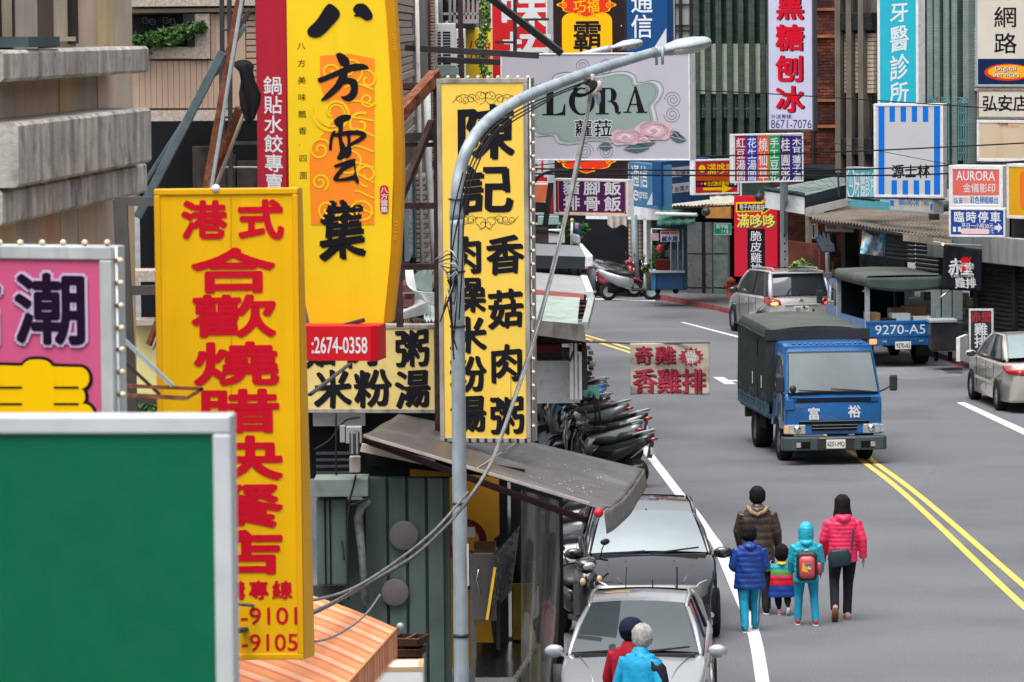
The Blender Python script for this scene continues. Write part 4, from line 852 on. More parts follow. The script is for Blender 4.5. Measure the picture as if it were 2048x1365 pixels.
for cx, cy, a in ((292, 40, 0), (305, 46, 180), (333, 40, 0), (345, 46, 180)): MB().tube([(*frT.px(x, y), .05) for x, y in spiral(cx, cy, 9, 1.4, a, 1, 18)], .006, 4).obj('grille_curl', black_m, w)
pt = empty('potted_plants', frT.at(*frT.px(330, 96), .1), label='leafy green plants growing along the dark window ledge of the tan building', cat='plants')
mb = MB()
for x, y, r, n in ((290, 84, 15, 150), (312, 82, 17, 170), (335, 76, 19, 200), (358, 70, 17, 190), (380, 62, 16, 170), (400, 55, 14, 150), (276, 78, 12, 90), (284, 104, 16, 90), (272, 90, 12, 70)): p = frT.at(*frT.px(x, y), .12) - pt.location; leaves(mb, p, (r * .0062, .1, r * .0052), n, .034)
tag(mb.obj('foliage', leaf, pt), kind='stuff')
pb = mat('dim_panel', (.05, .04, .035), .7, var=.5, sc=6)
for x0, y0, x1, y1 in ((368, 300, 400, 400), (402, 318, 455, 420), (460, 330, 505, 480), (300, 400, 330, 520)): tb('inner_partition', pb, x0, y0, x1, y1, -1.4, -1.2)
tb('beam', spk, 262, 541, 330, 563, -.4, .1); tb('beam', spk, 262, 640, 340, 652, -.4, 0); tb('rail', black_m, 440, 283, 520, 290, 0, .06)
tb('sill_board', mat('pale_yellow_board', (.75, .68, .3), .6, dirt=.2), 262, 655, 345, 800, -.3, -.2)
mb = MB(); leaves(mb, frT.at(*frT.px(300, 815), .1) - pt.location, (.12, .08, .1), 200, .04); tag(mb.obj('foliage', leaf, pt), kind='stuff')
# ------------------------------------------------------------------ struts and posts of the tall signs
st = empty('strut_frame', P(440, 420, 26.5), label='crossed rusty and blue grey steel struts beside the dark red strip sign', cat='scaffold'); of = st.location
def sm_(x0, y0, x1, y1, w, m, d0=26.5, d1=26.5, n='strut'): o = MB().beam(P(x0, y0, d0) - of, P(x1, y1, d1) - of, w, w * .7).obj(n, m, st, bev=.006); return o
sm_(275, 435, 445, 105, .1, steelb); sm_(268, 400, 492, 50, .05, steelb, 26.7, 26.7); sm_(500, 20, 430, 150, .06, black_m, 27, 27)
sm_(410, 400, 484, -20, .075, rust); sm_(419, 400, 490, -40, .03, galv, 26.4, 26.4); sm_(300, 690, 480, 215, .07, rust, 27, 26.6); sm_(305, 700, 490, 222, .03, mat('peeling_paint', (.45, .38, .33), .8, var=.3, dirt=.6, dcol=(.3, .12, .05)), 26.9, 26.5)
for x in (443, 458): sm_(x, -80, x + 8, 900, .04, black_m, 27.4, 27.4, 'post')
for y in (60, 130, 235): sm_(441, y, 462, y, .03, black_m, 27.4, 27.4, 'rung')
for y in (440, 520, 600, 660): sm_(445, y, 560, y + 2, .04, black_m, 27.6, 27.6, 'rail')
sm_(512, -80, 524, 430, .035, black_m, 27.7, 27.6, 'post'); sm_(505, 700, 730, 640, .05, black_m, 27, 27); sm_(620, 790, 700, 728, .035, black_m, 27.2, 34); sm_(440, 335, 515, 335, .02, galv, 27.5, 27.5, 'rail')
cl_ = MB(); o0 = P(490, 130, 26.3)
cl_.rings([[tuple(P(cx + w * math.cos(t) * (1 + .16 * math.sin(3 * t + y * .05)), y + 4 * math.sin(t), 26.3) + V((0, -.06 * math.sin(t) * (1 + .6 * math.sin(5 * t + y * .04)), 0)) - o0) for t in [2 * math.pi * k / 22 for k in range(22)]] for y, cx, w in ((124, 486, 16), (132, 488, 19), (142, 491, 13), (160, 494, 14), (190, 500, 21), (210, 502, 20), (235, 500, 11), (244, 498, 5))])
o = tag(cl_.obj('black_cloth', mat('black_fabric', (.014, .013, .016), .85, var=.3, bump=.004, bsc=20)), 'black cloth bag tied round the struts left of the dark red strip sign', 'cloth'); o.location = o0
# ------------------------------------------------------------------ oblique facade left of the tall noodle sign
frO = Fr(780, -80, 874, 700, 45, 70)
bO = thing(frO, 'rough_tile_building', 'narrow facade of rough stacked tiles and pipes between the bowed sign and the noodle sign', 'building')
rt = mat('rough_tile', (.42, .35, .31), .85, var=.2, sc=8, bump=.006, bsc=30, dirt=.3, island=.2)
lb(bO, 'wall', mat('mortar_brown', (.14, .1, .09), .9), (0, 0, -2), (frO.w, frO.h, 0))
a, _ = frO.px(825, 100); j = 0; y = 2.6
while y < frO.h:
    if not (frO.px(790, 395)[1] < y < frO.px(790, 300)[1] and False): lb(bO, 'tile_course', rt, (0, y, 0), (a, y + .1, rnd(.02, .07)), .008)
    y += .115
def ob(name, m, x0, x1, y0, y1, z0, z1, bev=0.):
    a, _ = frO.px(x0, 200); c, _ = frO.px(x1, 200); _, b = frO.px((x0 + x1) / 2, y1); _, d_ = frO.px((x0 + x1) / 2, y0); return lb(bO, name, m, (a, b, z0), (c, d_, z1), bev)
ob('pier', mat('grey_pier', (.17, .17, .17), .7, var=.15, dirt=.4), 822, 828, -80, 700, 0, .25); ob('pier', mat('dark_pier', (.07, .07, .068), .8, var=.25), 828, 842, -80, 700, 0, .1)
ob('window', mat('blue_window', (.3, .42, .48), .15, var=.15), 803, 814, 335, 520, .02, .09); ob('window_edge', mat('teal_edge', (.02, .06, .08), .5), 812, 816, 335, 520, .02, .12)
for x in (795, 842, 866): MB().tube([(frO.px(x, 200)[0], 0, .35), (frO.px(x, 200)[0], frO.h, .3)], .035, 6).obj('pipe', mat('pale_pipe', (.5, .48, .44), .6, var=.1, dirt=.4), bO)
net = mat('brown_mesh', (.11, .05, .045), .9, var=.3); bead = mat('bead', (.5, .42, .36), .8)
ob('mesh_backing', net, 845, 866, -80, 330, .1, .16)
mb = MB(); a, _ = frO.px(846, 200); c, _ = frO.px(865, 200); yb = frO.px(856, 330)[1]
for i in range(9):
    for k in range(90):
        yy = yb + .06 * k + rnd(-.01, .01)
        if yy < frO.h: x = a + (c - a) * i / 8 + .02 * math.sin(k * .3 + i); mb.box((x, yy, .16), (x + .06, yy + .035, .22))
tag(mb.obj('mesh_bead', bead, bO), kind='stuff')
for i in range(20): ob('corner_tile', rt, 816, 832, 345 + i * 9.6, 352.5 + i * 9.6, .1, .32 if i % 2 else .26, .01)
MB().tube([P(854, 180, 50) - frO.o, P(857, 330, 50) - frO.o, P(866, 470, 50) - frO.o, P(870, 540, 50) - frO.o], .055, 10).obj('drainpipe', mat('white_pipe', (.6, .63, .64), .5, var=.1, dirt=.3)).location = frO.o
bpy.context.view_layer.update()
for o in list(COL.objects):
    if o.name == 'drainpipe': tag(o, 'white drainpipe running down beside the scaffold of the noodle sign', 'pipe')
led = empty('planter_ledge', P(800, 640, 44), label='stained concrete ledge under the tipped flower pot', cat='ledge'); of = led.location
MB().hexa([P(800, 640, 43) - of, P(857, 628, 43) - of, P(852, 590, 48) - of, P(800, 600, 48) - of, P(800, 628, 43) - of, P(857, 604, 43) - of, P(856, 580, 48) - of, P(800, 585, 48) - of]).obj('slab', concrete, led)
for q in ((803, 585, 815, 560), (803, 615, 815, 588)): a, b = P(q[0], q[1], 44), P(q[2], q[3], 45); MB().box(tuple(a - of), tuple(b - of + V((.1, 0, 0)))).obj('brick', mat('red_brown_brick', (.13, .05, .045), .9), led)
pot = empty('flower_pot', P(842, 562, 43.5), label='grey green flower pot lying tipped on the ledge beside the noodle sign', cat='flower pot'); of = pot.location
pm = mat('pot_grey_green', (.3, .38, .35), .6, var=.15)
MB().rings([[tuple(V((x + r * .25 * math.cos(t), .2 * math.sin(t) * r, r * math.sin(t)))) for t in [2 * math.pi * k / 16 for k in range(16)]] for x, r in ((-.1, .1), (0, .13), (.1, .16), (.12, .185), (.16, .185))]).obj('pot', pm, pot)
mb = MB()
for i in range(14): p = V((.15, rnd(-.1, .1), rnd(-.08, .12))); mb.tube([p, p + V((.12, 0, rnd(0, .1))), p + V((rnd(.2, .32), rnd(-.1, .1), rnd(-.15, .15)))], .006, 4)
leaves(mb, (.3, 0, 0), (.14, .1, .2), 90, .035); tag(mb.obj('dry_plant', mat('dry_plant', (.14, .11, .07), .9, island=.5), pot), kind='stuff')
def cable(name, label, pts, r, m=None, n=5, group='overhead cables'):
    o0 = P(*pts[0]); q = [V(p) for p in smooth([tuple(P(*p)) for p in pts], 6)]
    o = MB().tube([p - o0 for p in q], r, n).obj(name, m or mat('black_cable', (.02, .02, .022), .6)); o.location = o0; return tag(o, label, 'cable', group)
wc = mat('pale_cable', (.45, .47, .47), .6, var=.2)
for i in range(7): cable('loose_cable', 'loose pale cable tangled round the flower pot, %s of the bunch' % ('first from the left', 'second from the left', 'third from the left', 'middle one', 'third from the right', 'second from the right', 'first from the right')[i], [(812 + i * 2, 535, 43), (816 + 3 * i, 570 + 3 * i, 42.8), (840 + 2 * i, 585 + 3 * i, 42.6), (885, 588 + 5 * i, 42.8)], .012, wc, group='loose cables')
MB_lowroof = corr_roof('sheet_roof', 'pale sheet roof seen below the flower pot', P(848, 590, 48), P(900, 585, 48), P(900, 650, 42), P(848, 640, 42), mat('mint_sheet', (.36, .44, .4), .6, var=.15, sc=3, dirt=.4), 8, .02)
# ------------------------------------------------------------------ wall with air conditioners and balcony
frA = Fr(868, -80, 1003, 1000, 72)
bA = thing(frA, 'balcony_building', 'shadowy building with air conditioners and a planted balcony above the noodle sign', 'building')
lb(bA, 'wall', mat('dark_wall', (.13, .12, .115), .9, var=.25, sc=1, dirt=.4), (0, 0, -3), (frA.w, frA.h, 0))  # dark base tone with random mottling
for y in (4, 16, 28, 180, 240, 300): fb(frA, bA, 'stone_course', rt, 884, y, 905, y + 9, 0, .1, .01)
bal = empty('balcony', P(890, 45, 64), label='small balcony with grey railings and pots above the air conditioners', cat='balcony'); of = bal.location
for i in range(7): MB().beam(P(900 + i * 9.2, -70, 64) - of, P(900 + i * 9.2, 44, 64) - of, .05).obj('railing', mat('grey_rail', (.3, .31, .31), .6, var=.2), bal)
for y in (43, 28, -20): MB().beam(P(908 if y == 43 else 886, y, 64) - of, P(958, y, 64) - of, .07 if y == 43 else .05).obj('rail', galv, bal)
MB().box(tuple(P(886, 60, 65) - of), tuple(P(952, 49, 70) - of)).obj('slab', dark2, bal)
for x, m in ((928, mat('red_pot', (.25, .03, .025), .6)), (940, mat('red_pot', (1, 1, 1))), (905, dark2)): p = P(x, 42, 66) - of; MB().lathe([(0, 0), (.16, 0), (.2, .4), (.2, .6), (.17, .6)], tuple(p), 'y', 12) if 0 else MB().prism(disc(p.x, p.y, .2, n=12), p.z, p.z + .55).obj('pot', m, bal)
mb = MB(); leaves(mb, P(934, -10, 65) - of, (.3, .2, .28), 220, .07); leaves(mb, P(915, 5, 65) - of, (.2, .15, .2), 80, .06); tag(mb.obj('foliage', leaf, bal), kind='stuff')
vine = empty('hanging_vine', P(968, 160, 63), label='pale green trailing vine hanging between the balcony and the red sign', cat='plant'); of = vine.location
mb = MB()
for y in range(-60, 165, 9): leaves(mb, P(967 + 5 * math.sin(y * .05) + rnd(-3, 3), y, 63) - of, (.09 + .03 * math.sin(y), .08, .09), 42, .055)
tag(mb.obj('foliage', leaf_l, vine), kind='stuff'); mb = MB()
for k in range(5): mb.tube([P(960 + 4 * k + 3 * math.sin(y * .1 + k), y, 63) - of for y in range(-60, 160, 20)], .008, 4)
mb.obj('stem', mat('stem', (.1, .09, .04), .8), vine)
yb_ = Sign('yellow_board', 'small yellow board with red print glimpsed behind the vine and railings', 932, 56, 985, 156, 68, None, .1, None, mat('board_yellow', (.9, .6, .02), .5), 1)
yb_.t('公館', 936, 78, 982, 130, red_l, off=.03)
acm = mat('ac_white', (.58, .6, .6), .5, var=.05, dirt=.15)
def ac(x0, y0, x1, y1, d, label, par=None, hole='slot'):
    f = Fr(x0, y0, x1, y1, d); t = thing(f, 'air_conditioner', label, 'air conditioner', 'outdoor air conditioners'); W_, H_ = f.w, f.h
    lb(t, 'casing', acm, (0, 0, -.35), (W_, H_, 0), .02); n = 12
    for k in range(n):
        y = H_ * (.05 + .78 * k / n)
        for a, b in ((.05, .22), (.32, .72)) if hole == 'slot' else ((.15, .4), (.6, .85)): lb(t, 'vent_slot', dark, (W_ * a, y, .001), (W_ * b, y + H_ * .04, .006))
    return t
ac(874, 47, 912, 134, 60, 'white outdoor air conditioner with slotted vents on a grey bracket'); ac(912, 58, 932, 160, 61, 'outdoor air conditioner in shade with round vents beside the white one', hole='r')
o = MB().prism([(0, 0), (.42, .03), (.42, .13), (0, .16)], -.1, .1, ax='y').obj('ac_bracket', mat('bracket_grey', (.2, .26, .27), .6)); o.location = P(878, 152, 59.7); tag(o, 'grey steel bracket below the white air conditioner', 'bracket')
o = MB().tube([(0, 0, 0), P(880, 48, 61) - P(878, -80, 61)], .055, 10).obj('downpipe', mat('grey_blue_pipe', (.4, .47, .5), .5)); o.location = P(878, -80, 61); tag(o, 'pale grey pipe rising from the white air conditioner', 'pipe')
o = MB().beam((0, 0, 0), P(923, 160, 58) - P(919, -80, 58), .09).obj('steel_post', mat('maroon_post', (.06, .03, .035), .7)); o.location = P(919, -80, 58); tag(o, 'dark maroon upright post in front of the balcony', 'post')

# ------------------------------------------------------------------ clutter seen past the noodle sign
mb = MB(); fz = empty('slat_fence', P(1064, 487, 72), label='brown slatted fence on the roof edge right of the noodle sign', cat='fence'); of = fz.location
for i in range(8): MB().hexa([P(1064 + i * 4, 488, 72) - of + V((dx, dy, dz)) for dz in (0, .36) for dx, dy in ((0, 0), (.045, 0), (.045, .03), (0, .03))]).obj('slat', mat('brown_slat', (.08, .06, .055), .7, var=.3), fz)
MB().beam(P(1060, 460, 72) - of, P(1120, 466, 72) - of, .05).obj('rail', dark2, fz)
o = MB().box((0, 0, 0), (.36, .3, .3)).obj('storage_box', white_p, bev=.02); o.location = P(1097, 487, 72); tag(o, 'white storage box on the roof beside the slatted fence', 'box')
o = MB().box((0, 0, 0), (.5, .4, .2)).obj('canopy_roof', mat('teal_roof', (.25, .36, .34), .7), bev=.01); o.location = P(1076, 450, 78); tag(o, 'pale teal roof corner behind the slatted fence', 'roof')
o = MB().box((0, 0, 0), (.5, .02, .42)).obj('poster', mat('orange_poster', (.5, .12, .06), .7, var=.2)); o.location = P(1064, 405, 78); tag(o, 'faded orange poster left of the narrow red board', 'poster')
for i, (x, y) in enumerate(((1064, 430), (1064, 440), (1064, 450), (1100, 425))): o = MB().box((0, 0, 0), (.7, .05, .05)).obj('louvre_bar', dark2 if i % 2 else galv); o.location = P(x, y, 80); tag(o, ('pale upper', 'dark upper', 'pale lower', 'dark lower')[i * 2 % 4 + i // 2] + ' horizontal bar behind the slatted fence', 'bar', 'bars behind the fence')
fl = empty('flag', P(1143, 490, 76), label='small navy and white flag on a yellow tipped pole', cat='flag'); of = fl.location
MB().tube([(0, 0, 0), P(1144, 442, 76) - of], .03, 6).obj('pole', white_f, fl); MB().ball(tuple(P(1144, 441, 76) - of), .045, 8, 6).obj('tip', mat('tip_yellow', (.7, .5, .05), .4), fl)
MB().sheet(lambda u, v: P(1146 + 17 * u, 442 + 6 * u + 25 * v, 76 + .03 * math.sin(u * 6)) - of, 8, 4).obj('cloth', mat('flag_navy', (.02, .08, .17), .8), fl, sol=.004)
MB().sheet(lambda u, v: P(1146 + 15 * u, 467 + 4 * u + 20 * v, 76 + .03 * math.sin(u * 6)) - of, 8, 4).obj('cloth', mat('flag_pale', (.5, .53, .56), .8), fl, sol=.004)
MB().sheet(lambda u, v: P(1150 + 7 * u, 447 + 13 * v, 75.9) - of, 3, 3).obj('print', mat('flag_ring', (.45, .25, .28), .8), fl, sol=.004)
tr = empty('potted_tree', P(1135, 520, 84), label='dark leafy potted shrub behind the small flag', cat='plant'); of = tr.location
mb = MB()
for x, y, r, n in ((1128, 450, 12, 120), (1140, 470, 14, 140), (1155, 480, 12, 120), (1168, 458, 10, 90), (1130, 490, 10, 90)): leaves(mb, P(x, y, 84) - of, (r * .014, .15, r * .014), n, .08)
tag(mb.obj('foliage', leaf, tr), kind='stuff'); MB().tube([(0, 0, -.3), (.05, 0, .8)], .04, 6).obj('trunk', dark2, tr)

# ------------------------------------------------------------------ stall roofs along the left
def slab(par, of, name, m, pts, th=.04):
    q = [V(p) - of for p in pts]; return MB().hexa([p - V((0, 0, th)) for p in q] + q).obj(name, m, par)
s1 = empty('grey_stall', P(1100, 560, 62), label='stall with a blue grey flat roof and dark fascia right of the noodle sign', cat='stall'); of = s1.location
bg_ = mat('blue_grey_roof', (.2, .235, .25), .5, var=.08, sc=2, dirt=.15)
slab(s1, of, 'roof', bg_, [P(990, 508, 60.5), P(1172, 514, 60.5), P(1163, 492, 64), P(990, 484, 64)])
MB().hexa([P(990, 537, 60.4) - of, P(1170, 538, 60.4) - of, P(1170, 538, 61) - of, P(990, 537, 61) - of, P(990, 510, 60.4) - of, P(1171, 514, 60.4) - of, P(1171, 514, 61) - of, P(990, 510, 61) - of]).obj('fascia', mat('navy_fascia', (.018, .024, .032), .4, var=.1), s1)
MB().hexa([P(1170, 535, 60.3) - of, P(1186, 533, 60.3) - of, P(1172, 500, 64) - of, P(1160, 500, 64) - of, P(1171, 514, 60.3) - of, P(1186, 511, 60.3) - of, P(1164, 487, 64) - of, P(1158, 488, 64) - of]).obj('gutter', white_f, s1, bev=.02)
MB().box(tuple(P(990, 640, 62) - of), tuple(P(1168, 536, 63.5) - of)).obj('wall', dark, s1)
for i in range(6): MB().box(tuple(P(1068 + i * 18, 553, 61.9) - of), tuple(P(1082 + i * 18, 540, 61.95) - of)).obj('window', mat('navy_pane', (.02, .03, .035), .2), s1)
MB().tube([P(1180, 538, 60.6) - of, P(1180, 580, 60.6) - of], .1, 10).obj('downpipe', mat('grey_pipe', (1, 1, 1)), s1)
s2 = empty('sheet_roof_stall', P(1110, 690, 54), label='stall with grey, maroon and mint sheet roof and a weathered fascia behind the noodle sign', cat='stall'); of = s2.location
gs = mat('grey_sheet', (.34, .35, .36), .55, var=.1, sc=2, dirt=.3, dcol=(.08, .05, .045)); mint = mat('mint_sheet', (1, 1, 1)); mar = mat('maroon_sheet', (.28, .08, .07), .7, var=.15, sc=3, dirt=.4)
def ridged(name, m, a, b, c, d, n, amp):
    mb = MB()
    for k in (0, 1): mb.sheet(lambda u, v: a.lerp(b, u).lerp(d.lerp(c, u), v) - of + V((0, 0, amp * abs(math.sin(v * n * math.pi)) - k * .01)), 10, n * 6)
    return mb.obj(name, m, s2)
ridged('roof_sheet', gs, P(990, 535, 61), P(1166, 551, 61), P(1178, 590, 56.8), P(990, 574, 56.8), 12, .025)
ridged('roof_sheet', mar, P(990, 572, 56.9), P(1168, 588, 56.9), P(1168, 600, 56), P(990, 588, 56), 3, .01)
ridged('roof_sheet', mint, P(990, 588, 56), P(1160, 598, 56), P(1155, 648, 52.5), P(990, 634, 52.5), 6, .05)
for i in range(7): y = 603 + i * 7.6; MB().box(tuple(P(1158, y + 3, 55.8 - i * .48) - of), tuple(P(1180 - i, y, 55.9 - i * .48) - of)).obj('loose_sheet_end', rust if i % 2 else dark2, s2)
MB().beam(P(1166, 552, 60.9) - of, P(1180, 590, 56.8) - of, .12, .1).obj('edge_trim', white_f, s2); MB().beam(P(1184, 598, 55.8) - of, P(1170, 652, 52.4) - of, .1, .12).obj('edge_trim', concrete, s2)
MB().hexa([P(990, 660, 52.3) - of, P(1172, 684, 52.3) - of, P(1172, 684, 53) - of, P(990, 660, 53) - of, P(990, 633, 52.3) - of, P(1168, 650, 52.3) - of, P(1168, 650, 53) - of, P(990, 633, 53) - of]).obj('fascia', mat('weathered_fascia', (.25, .24, .22), .8, var=.25, sc=3, dirt=.6, streak='z'), s2)
MB().box(tuple(P(1040, 690, 52.6) - of), tuple(P(1166, 676, 55) - of)).obj('underside', mat('dark_red_underside', (.09, .015, .02), .7), s2)
MB().box(tuple(P(990, 808, 53) - of), tuple(P(1152, 686, 56) - of)).obj('side_panel', white_p, s2)
for x, w in ((1140, 6), (1150, 4), (1158, 5)): MB().box(tuple(P(x, 800, 52.6) - of), tuple(P(x + w, 686, 52.7) - of)).obj('door_edge', white_f, s2)
MB().box(tuple(P(1164, 780, 52.8) - of), tuple(P(1171, 684, 54) - of)).obj('dark_post', black_m, s2)
MB().tube([P(1125, 690, 52.5) - of, P(1128, 718, 52.5) - of, P(1140, 722, 52.5) - of, P(1147, 703, 52.5) - of], .02, 6).obj('hanging_wire', black_m, s2); MB().box(tuple(P(1124, 695, 52.4) - of), tuple(P(1138, 687, 52.5) - of)).obj('socket', white_f, s2)
for i in range(7): MB().box(tuple(P(1170 + (i % 3) * 4, 760 - i * 10, 53) - of), tuple(P(1180 + (i % 3) * 3, 752 - i * 10, 53.6) - of)).obj('hung_tool', black_m, s2)
MB().box(tuple(P(1178, 734, 53) - of), tuple(P(1190, 715, 53.5) - of)).obj('lamp_box', mat('olive_box', (.3, .32, .22), .6), s2, bev=.03)
MB().box(tuple(P(900, 1080, 53.5) - of), tuple(P(1050, 805, 56) - of)).obj('under_stall', dark, s2)
for i in range(14): x, y = rnd(1070, 1095), rnd(820, 880)
gp = empty('stall_umbrella', P(1190, 860, 56), label='small green canvas cover on two thin black poles above the parked scooters', cat='awning'); of = gp.location
MB().sheet(lambda u, v: P(1166 + 33 * u, 774 + v * 14 + 10 * u * (v - .5) + (v > .7) * 7 * math.sin(u * 9), 56 - v * .4) - of, 16, 6).obj('canvas', mat('green_canvas', (1, 1, 1)), gp, sol=.01)
for x in (1187, 1195): MB().tube([P(x, 790, 56) - of, P(x + 6, 850, 56) - of], .02, 6).obj('pole', black_m, gp)

# ------------------------------------------------------------------ beige chicken flag on a pole
fl = empty('banner_flag', P(1261, 685, 52), label='beige cloth banner with faded crimson characters hanging on a pole over the road', cat='banner'); of = fl.location
MB().tube([P(1166, 683, 52.4) - of, P(1262, 686, 52.2) - of, P(1420, 685, 52) - of], .022, 8).obj('pole', mat('pole_grey', (.2, .2, .22), .5), fl); MB().tube([P(1180, 683.5, 52.35) - of, P(1186, 683.7, 52.35) - of], .026, 8).obj('orange_tape', mat('orange_tape', (.6, .2, .03), .5), fl)
bfr = Fr(1261, 687, 1419, 790, 52.1)
def wave(p): return .03 * math.sin(p[0] * 7 + p[1] * 3) + .02 * math.sin(p[1] * 11 + p[0] * 2) + .012 * NZ.noise(V((p[0] * 9, p[1] * 9, 0)))
clo = MB(); clo.sheet(lambda u, v: (u * bfr.w, (bfr.h * (1 - v)) * (1 - .0) + (.015 * math.sin(u * 5) if v == 1 else 0), wave((u * bfr.w, bfr.h * (1 - v)))), 40, 28)
fr_root = empty('cloth_frame', mtx=MX.Translation(-of) @ bfr.m); fr_root.parent = fl; fr_root.name = 'cloth_panel'
cb_ = clo.obj('cloth', mat('beige_cloth', (.5, .46, .37), .9, var=.12, sc=5, bump=.003, dirt=.3), fr_root, sol=.004)
fad = pl('faded_crimson', '#a83248'); fsh = pl('maroon_shadow', '#4a1c2c'); star = []
for i in range(28):
    t = 2 * math.pi * i / 28; r = 1 if i % 2 else .72; star.append((1382 + 27 * r * math.cos(t), 714 + 20 * r * math.sin(t)))
fl_texts = []
def ft(st, a, b, c, d, m, z, **k): o = put_text(bfr, fr_root, st, (a, b, c, d), m, z=z, **k); fl_texts.append(o)
for ch, a, b, c, d in (('奇', 1268, 691, 1306, 730), ('雞', 1309, 691, 1352, 730), ('香', 1264, 736, 1314, 788), ('雞', 1313, 736, 1363, 788), ('排', 1362, 736, 1412, 788)):
    ft(ch, a + 2, b + 2, c + 2, d + 2, fsh, .006, off=.02, nib=.012); ft(ch, a, b, c, d, fad, .01, off=.02, nib=.012)
o = shape(bfr, fr_root, star, fad, .008, 'star'); fl_texts.append(o); ft('現', 1372, 700, 1392, 715, white_l, .013, off=.012); ft('炸', 1372, 715, 1392, 729, white_l, .013, off=.012)
for o in fl_texts:
    for v in o.data.vertices: v.co.z += wave(v.co)
# ------------------------------------------------------------------ big grey canvas awning
aw = empty('canvas_awning', P(960, 900, 38), label='large grey canvas awning sloping to the road in front of the noodle sign', cat='awning'); of = aw.location
wn, wf_, sf, sn = P(725, 870, 36.4), P(797, 828, 38.4), P(1288, 938, 38.6), P(1208, 1022, 35.4)
gc = mat('grey_canvas', (.068, .06, .06), .42, var=.14, sc=1.3, bump=.002, bsc=8, dirt=.35, dcol=(.2, .19, .14), mossy=((.19, .18, .18), .8, .5, .75))
def awf(u, v):
    p = wn.lerp(wf_, v).lerp(sn.lerp(sf, v), u); return p - of - V((0, 0, .07 * math.sin(math.pi * v) * (.3 + u) + .012 * math.sin(v * 22 + u * 3) * u + .01 * math.sin(u * 5 + v * 9)))
mb = MB(); mb.sheet(awf, 40, 20)
mb.obj('canvas', gc, aw, sol=.012)
mb = MB(); mb.sheet(lambda u, v: sn.lerp(sf, u) - of + V((.03 * v + .006 * math.sin(u * 14) * v, -.01, -.07 * math.sin(math.pi * u) * 1.3 - v * (.25 - .05 * u))), 30, 5)
mb.obj('valance', mat('valance_canvas', (.17, .165, .15), .5, var=.15, sc=3, dirt=.4, streak='z'), aw, sol=.01)
MB().beam(wn - of + V((0, 0, -.05)), sn - of + V((-.2, 0, -.1)), .07, .06).obj('side_arm', mat('shaded_red_bar', (.012, .004, .005), .6), aw)  # shade under the awning is put into this near-black red
MB().beam(P(722, 895, 36.6) - of, P(870, 926, 36.6) - of, .09, .09).obj('roller_bar', mat('cream_bar', (.55, .5, .4), .6, dirt=.4), aw); MB().ball(tuple(P(1197, 1026, 35.3) - of), .055, 12, 8).obj('red_cap', mat('red_plastic', (.5, .015, .03), .4), aw)
MB().beam(P(727, 872, 36.3) - of, P(1180, 1008, 35.5) - of, .02, .03).obj('hem', mat('hem_pale', (.4, .35, .33), .7, dirt=.4), aw)
MB().beam(awf(.47, 0) + V((0, 0, .012)), awf(.5, 1) + V((0, 0, .012)), .012, .004).obj('seam', galv, aw)
mb = MB()
for i in range(40): p = awf(rnd(.62, .9), rnd(.25, .8)) + V((0, 0, .02)); r = rnd(.006, .018); mb.box(tuple(p), (p.x + r, p.y + r, p.z + .003))
tag(mb.obj('dropping', white_f, aw), kind='stuff')
# ------------------------------------------------------------------ stall below the awning
stl = empty('food_stall', P(900, 1400, 36.6), label='food stall with a teal corrugated metal wall and amber interior under the grey awning', cat='stall'); of = stl.location
teal = mat('teal_metal', (.075, .115, .105), .55, .1, var=.25, sc=1.5, bump=.002, bsc=20, dirt=.6, dcol=(.02, .024, .024), streak='z'); amb = mat('amber_wall', (.45, .22, .02), .7, var=.1, sc=2)
def q3(name, m, x0, y0, x1, y1, d0, d1, bev=0., par=None):
    a, b = P(x0, y1, d0) - of, P(x1, y0, d0) - of; return MB().box((a.x, a.y, a.z), (b.x, a.y + (d1 - d0) * KD, b.z)).obj(name, m, par or stl, bev=bev)
xs = [735, 772, 782, 811, 821, 850, 860, 886, 899]
base = q3('back_sheet', dark, 730, 955, 899, 1480, 36.75, 36.8)
for i in range(8):
    q3('metal_sheet', teal, xs[i] + 1, 957, xs[i + 1] - .5, 1480, 36.55 if i % 2 == 0 else 36.62, 36.74, .008)
q3('cabinet', teal, 634, 998, 692, 1172, 36.3, 36.7, .02); q3('light_box', mat('pale_teal', (.16, .2, .18), .5, var=.2, dirt=.3), 628, 958, 736, 995, 36.2, 36.6, .01)
for x in (650, 660): q3('groove', dark, x, 1000, x + 1.5, 1170, 36.29, 36.3)
q3('lower_wall', teal, 690, 1000, 733, 1480, 36.65, 36.75); q3('lower_wall', mat('grey_lower', (.07, .075, .08), .7, var=.2), 560, 1172, 692, 1480, 36.7, 36.8)
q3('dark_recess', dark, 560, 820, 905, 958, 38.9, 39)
for x, y, r in ((808, 1072, 30), (790, 1186, 28)):
    p = P(x, y, 36.5) - of; MB().lathe([(0, -.01), (.9 * r * .0056, -.01), (r * .0056, 0), (r * .0056, .02)], tuple(p), 'y', 28).obj('round_plate', mat('round_plate_grey', (.13, .115, .12), .6, var=.15), stl)
MB().tube([P(738, 1000, 36.4) - of, P(722, 1015, 36.4) - of, P(716, 1035, 36.4) - of, P(724, 1110, 36.4) - of, P(731, 1210, 36.4) - of], [.045, .05, .055, .045, .045], 10).obj('flue_pipe', mat('spotted_pipe', (.22, .22, .23), .6, .2, var=.4, sc=12), stl)
q3('back_wall', amb, 899, 930, 1003, 1480, 39.2, 39.3); q3('back_wall', amb, 820, 930, 899, 960, 38.5, 38.6)
MB().hexa([P(735, 930, 36.8) - of, P(1050, 960, 36.8) - of, P(1050, 950, 39) - of, P(735, 920, 39) - of, P(735, 880, 36.8) - of, P(1050, 940, 36.8) - of, P(1050, 930, 39) - of, P(735, 870, 39) - of]).obj('stall_shade_block', dark, stl)  # black block added to darken the stall interior below the canvas
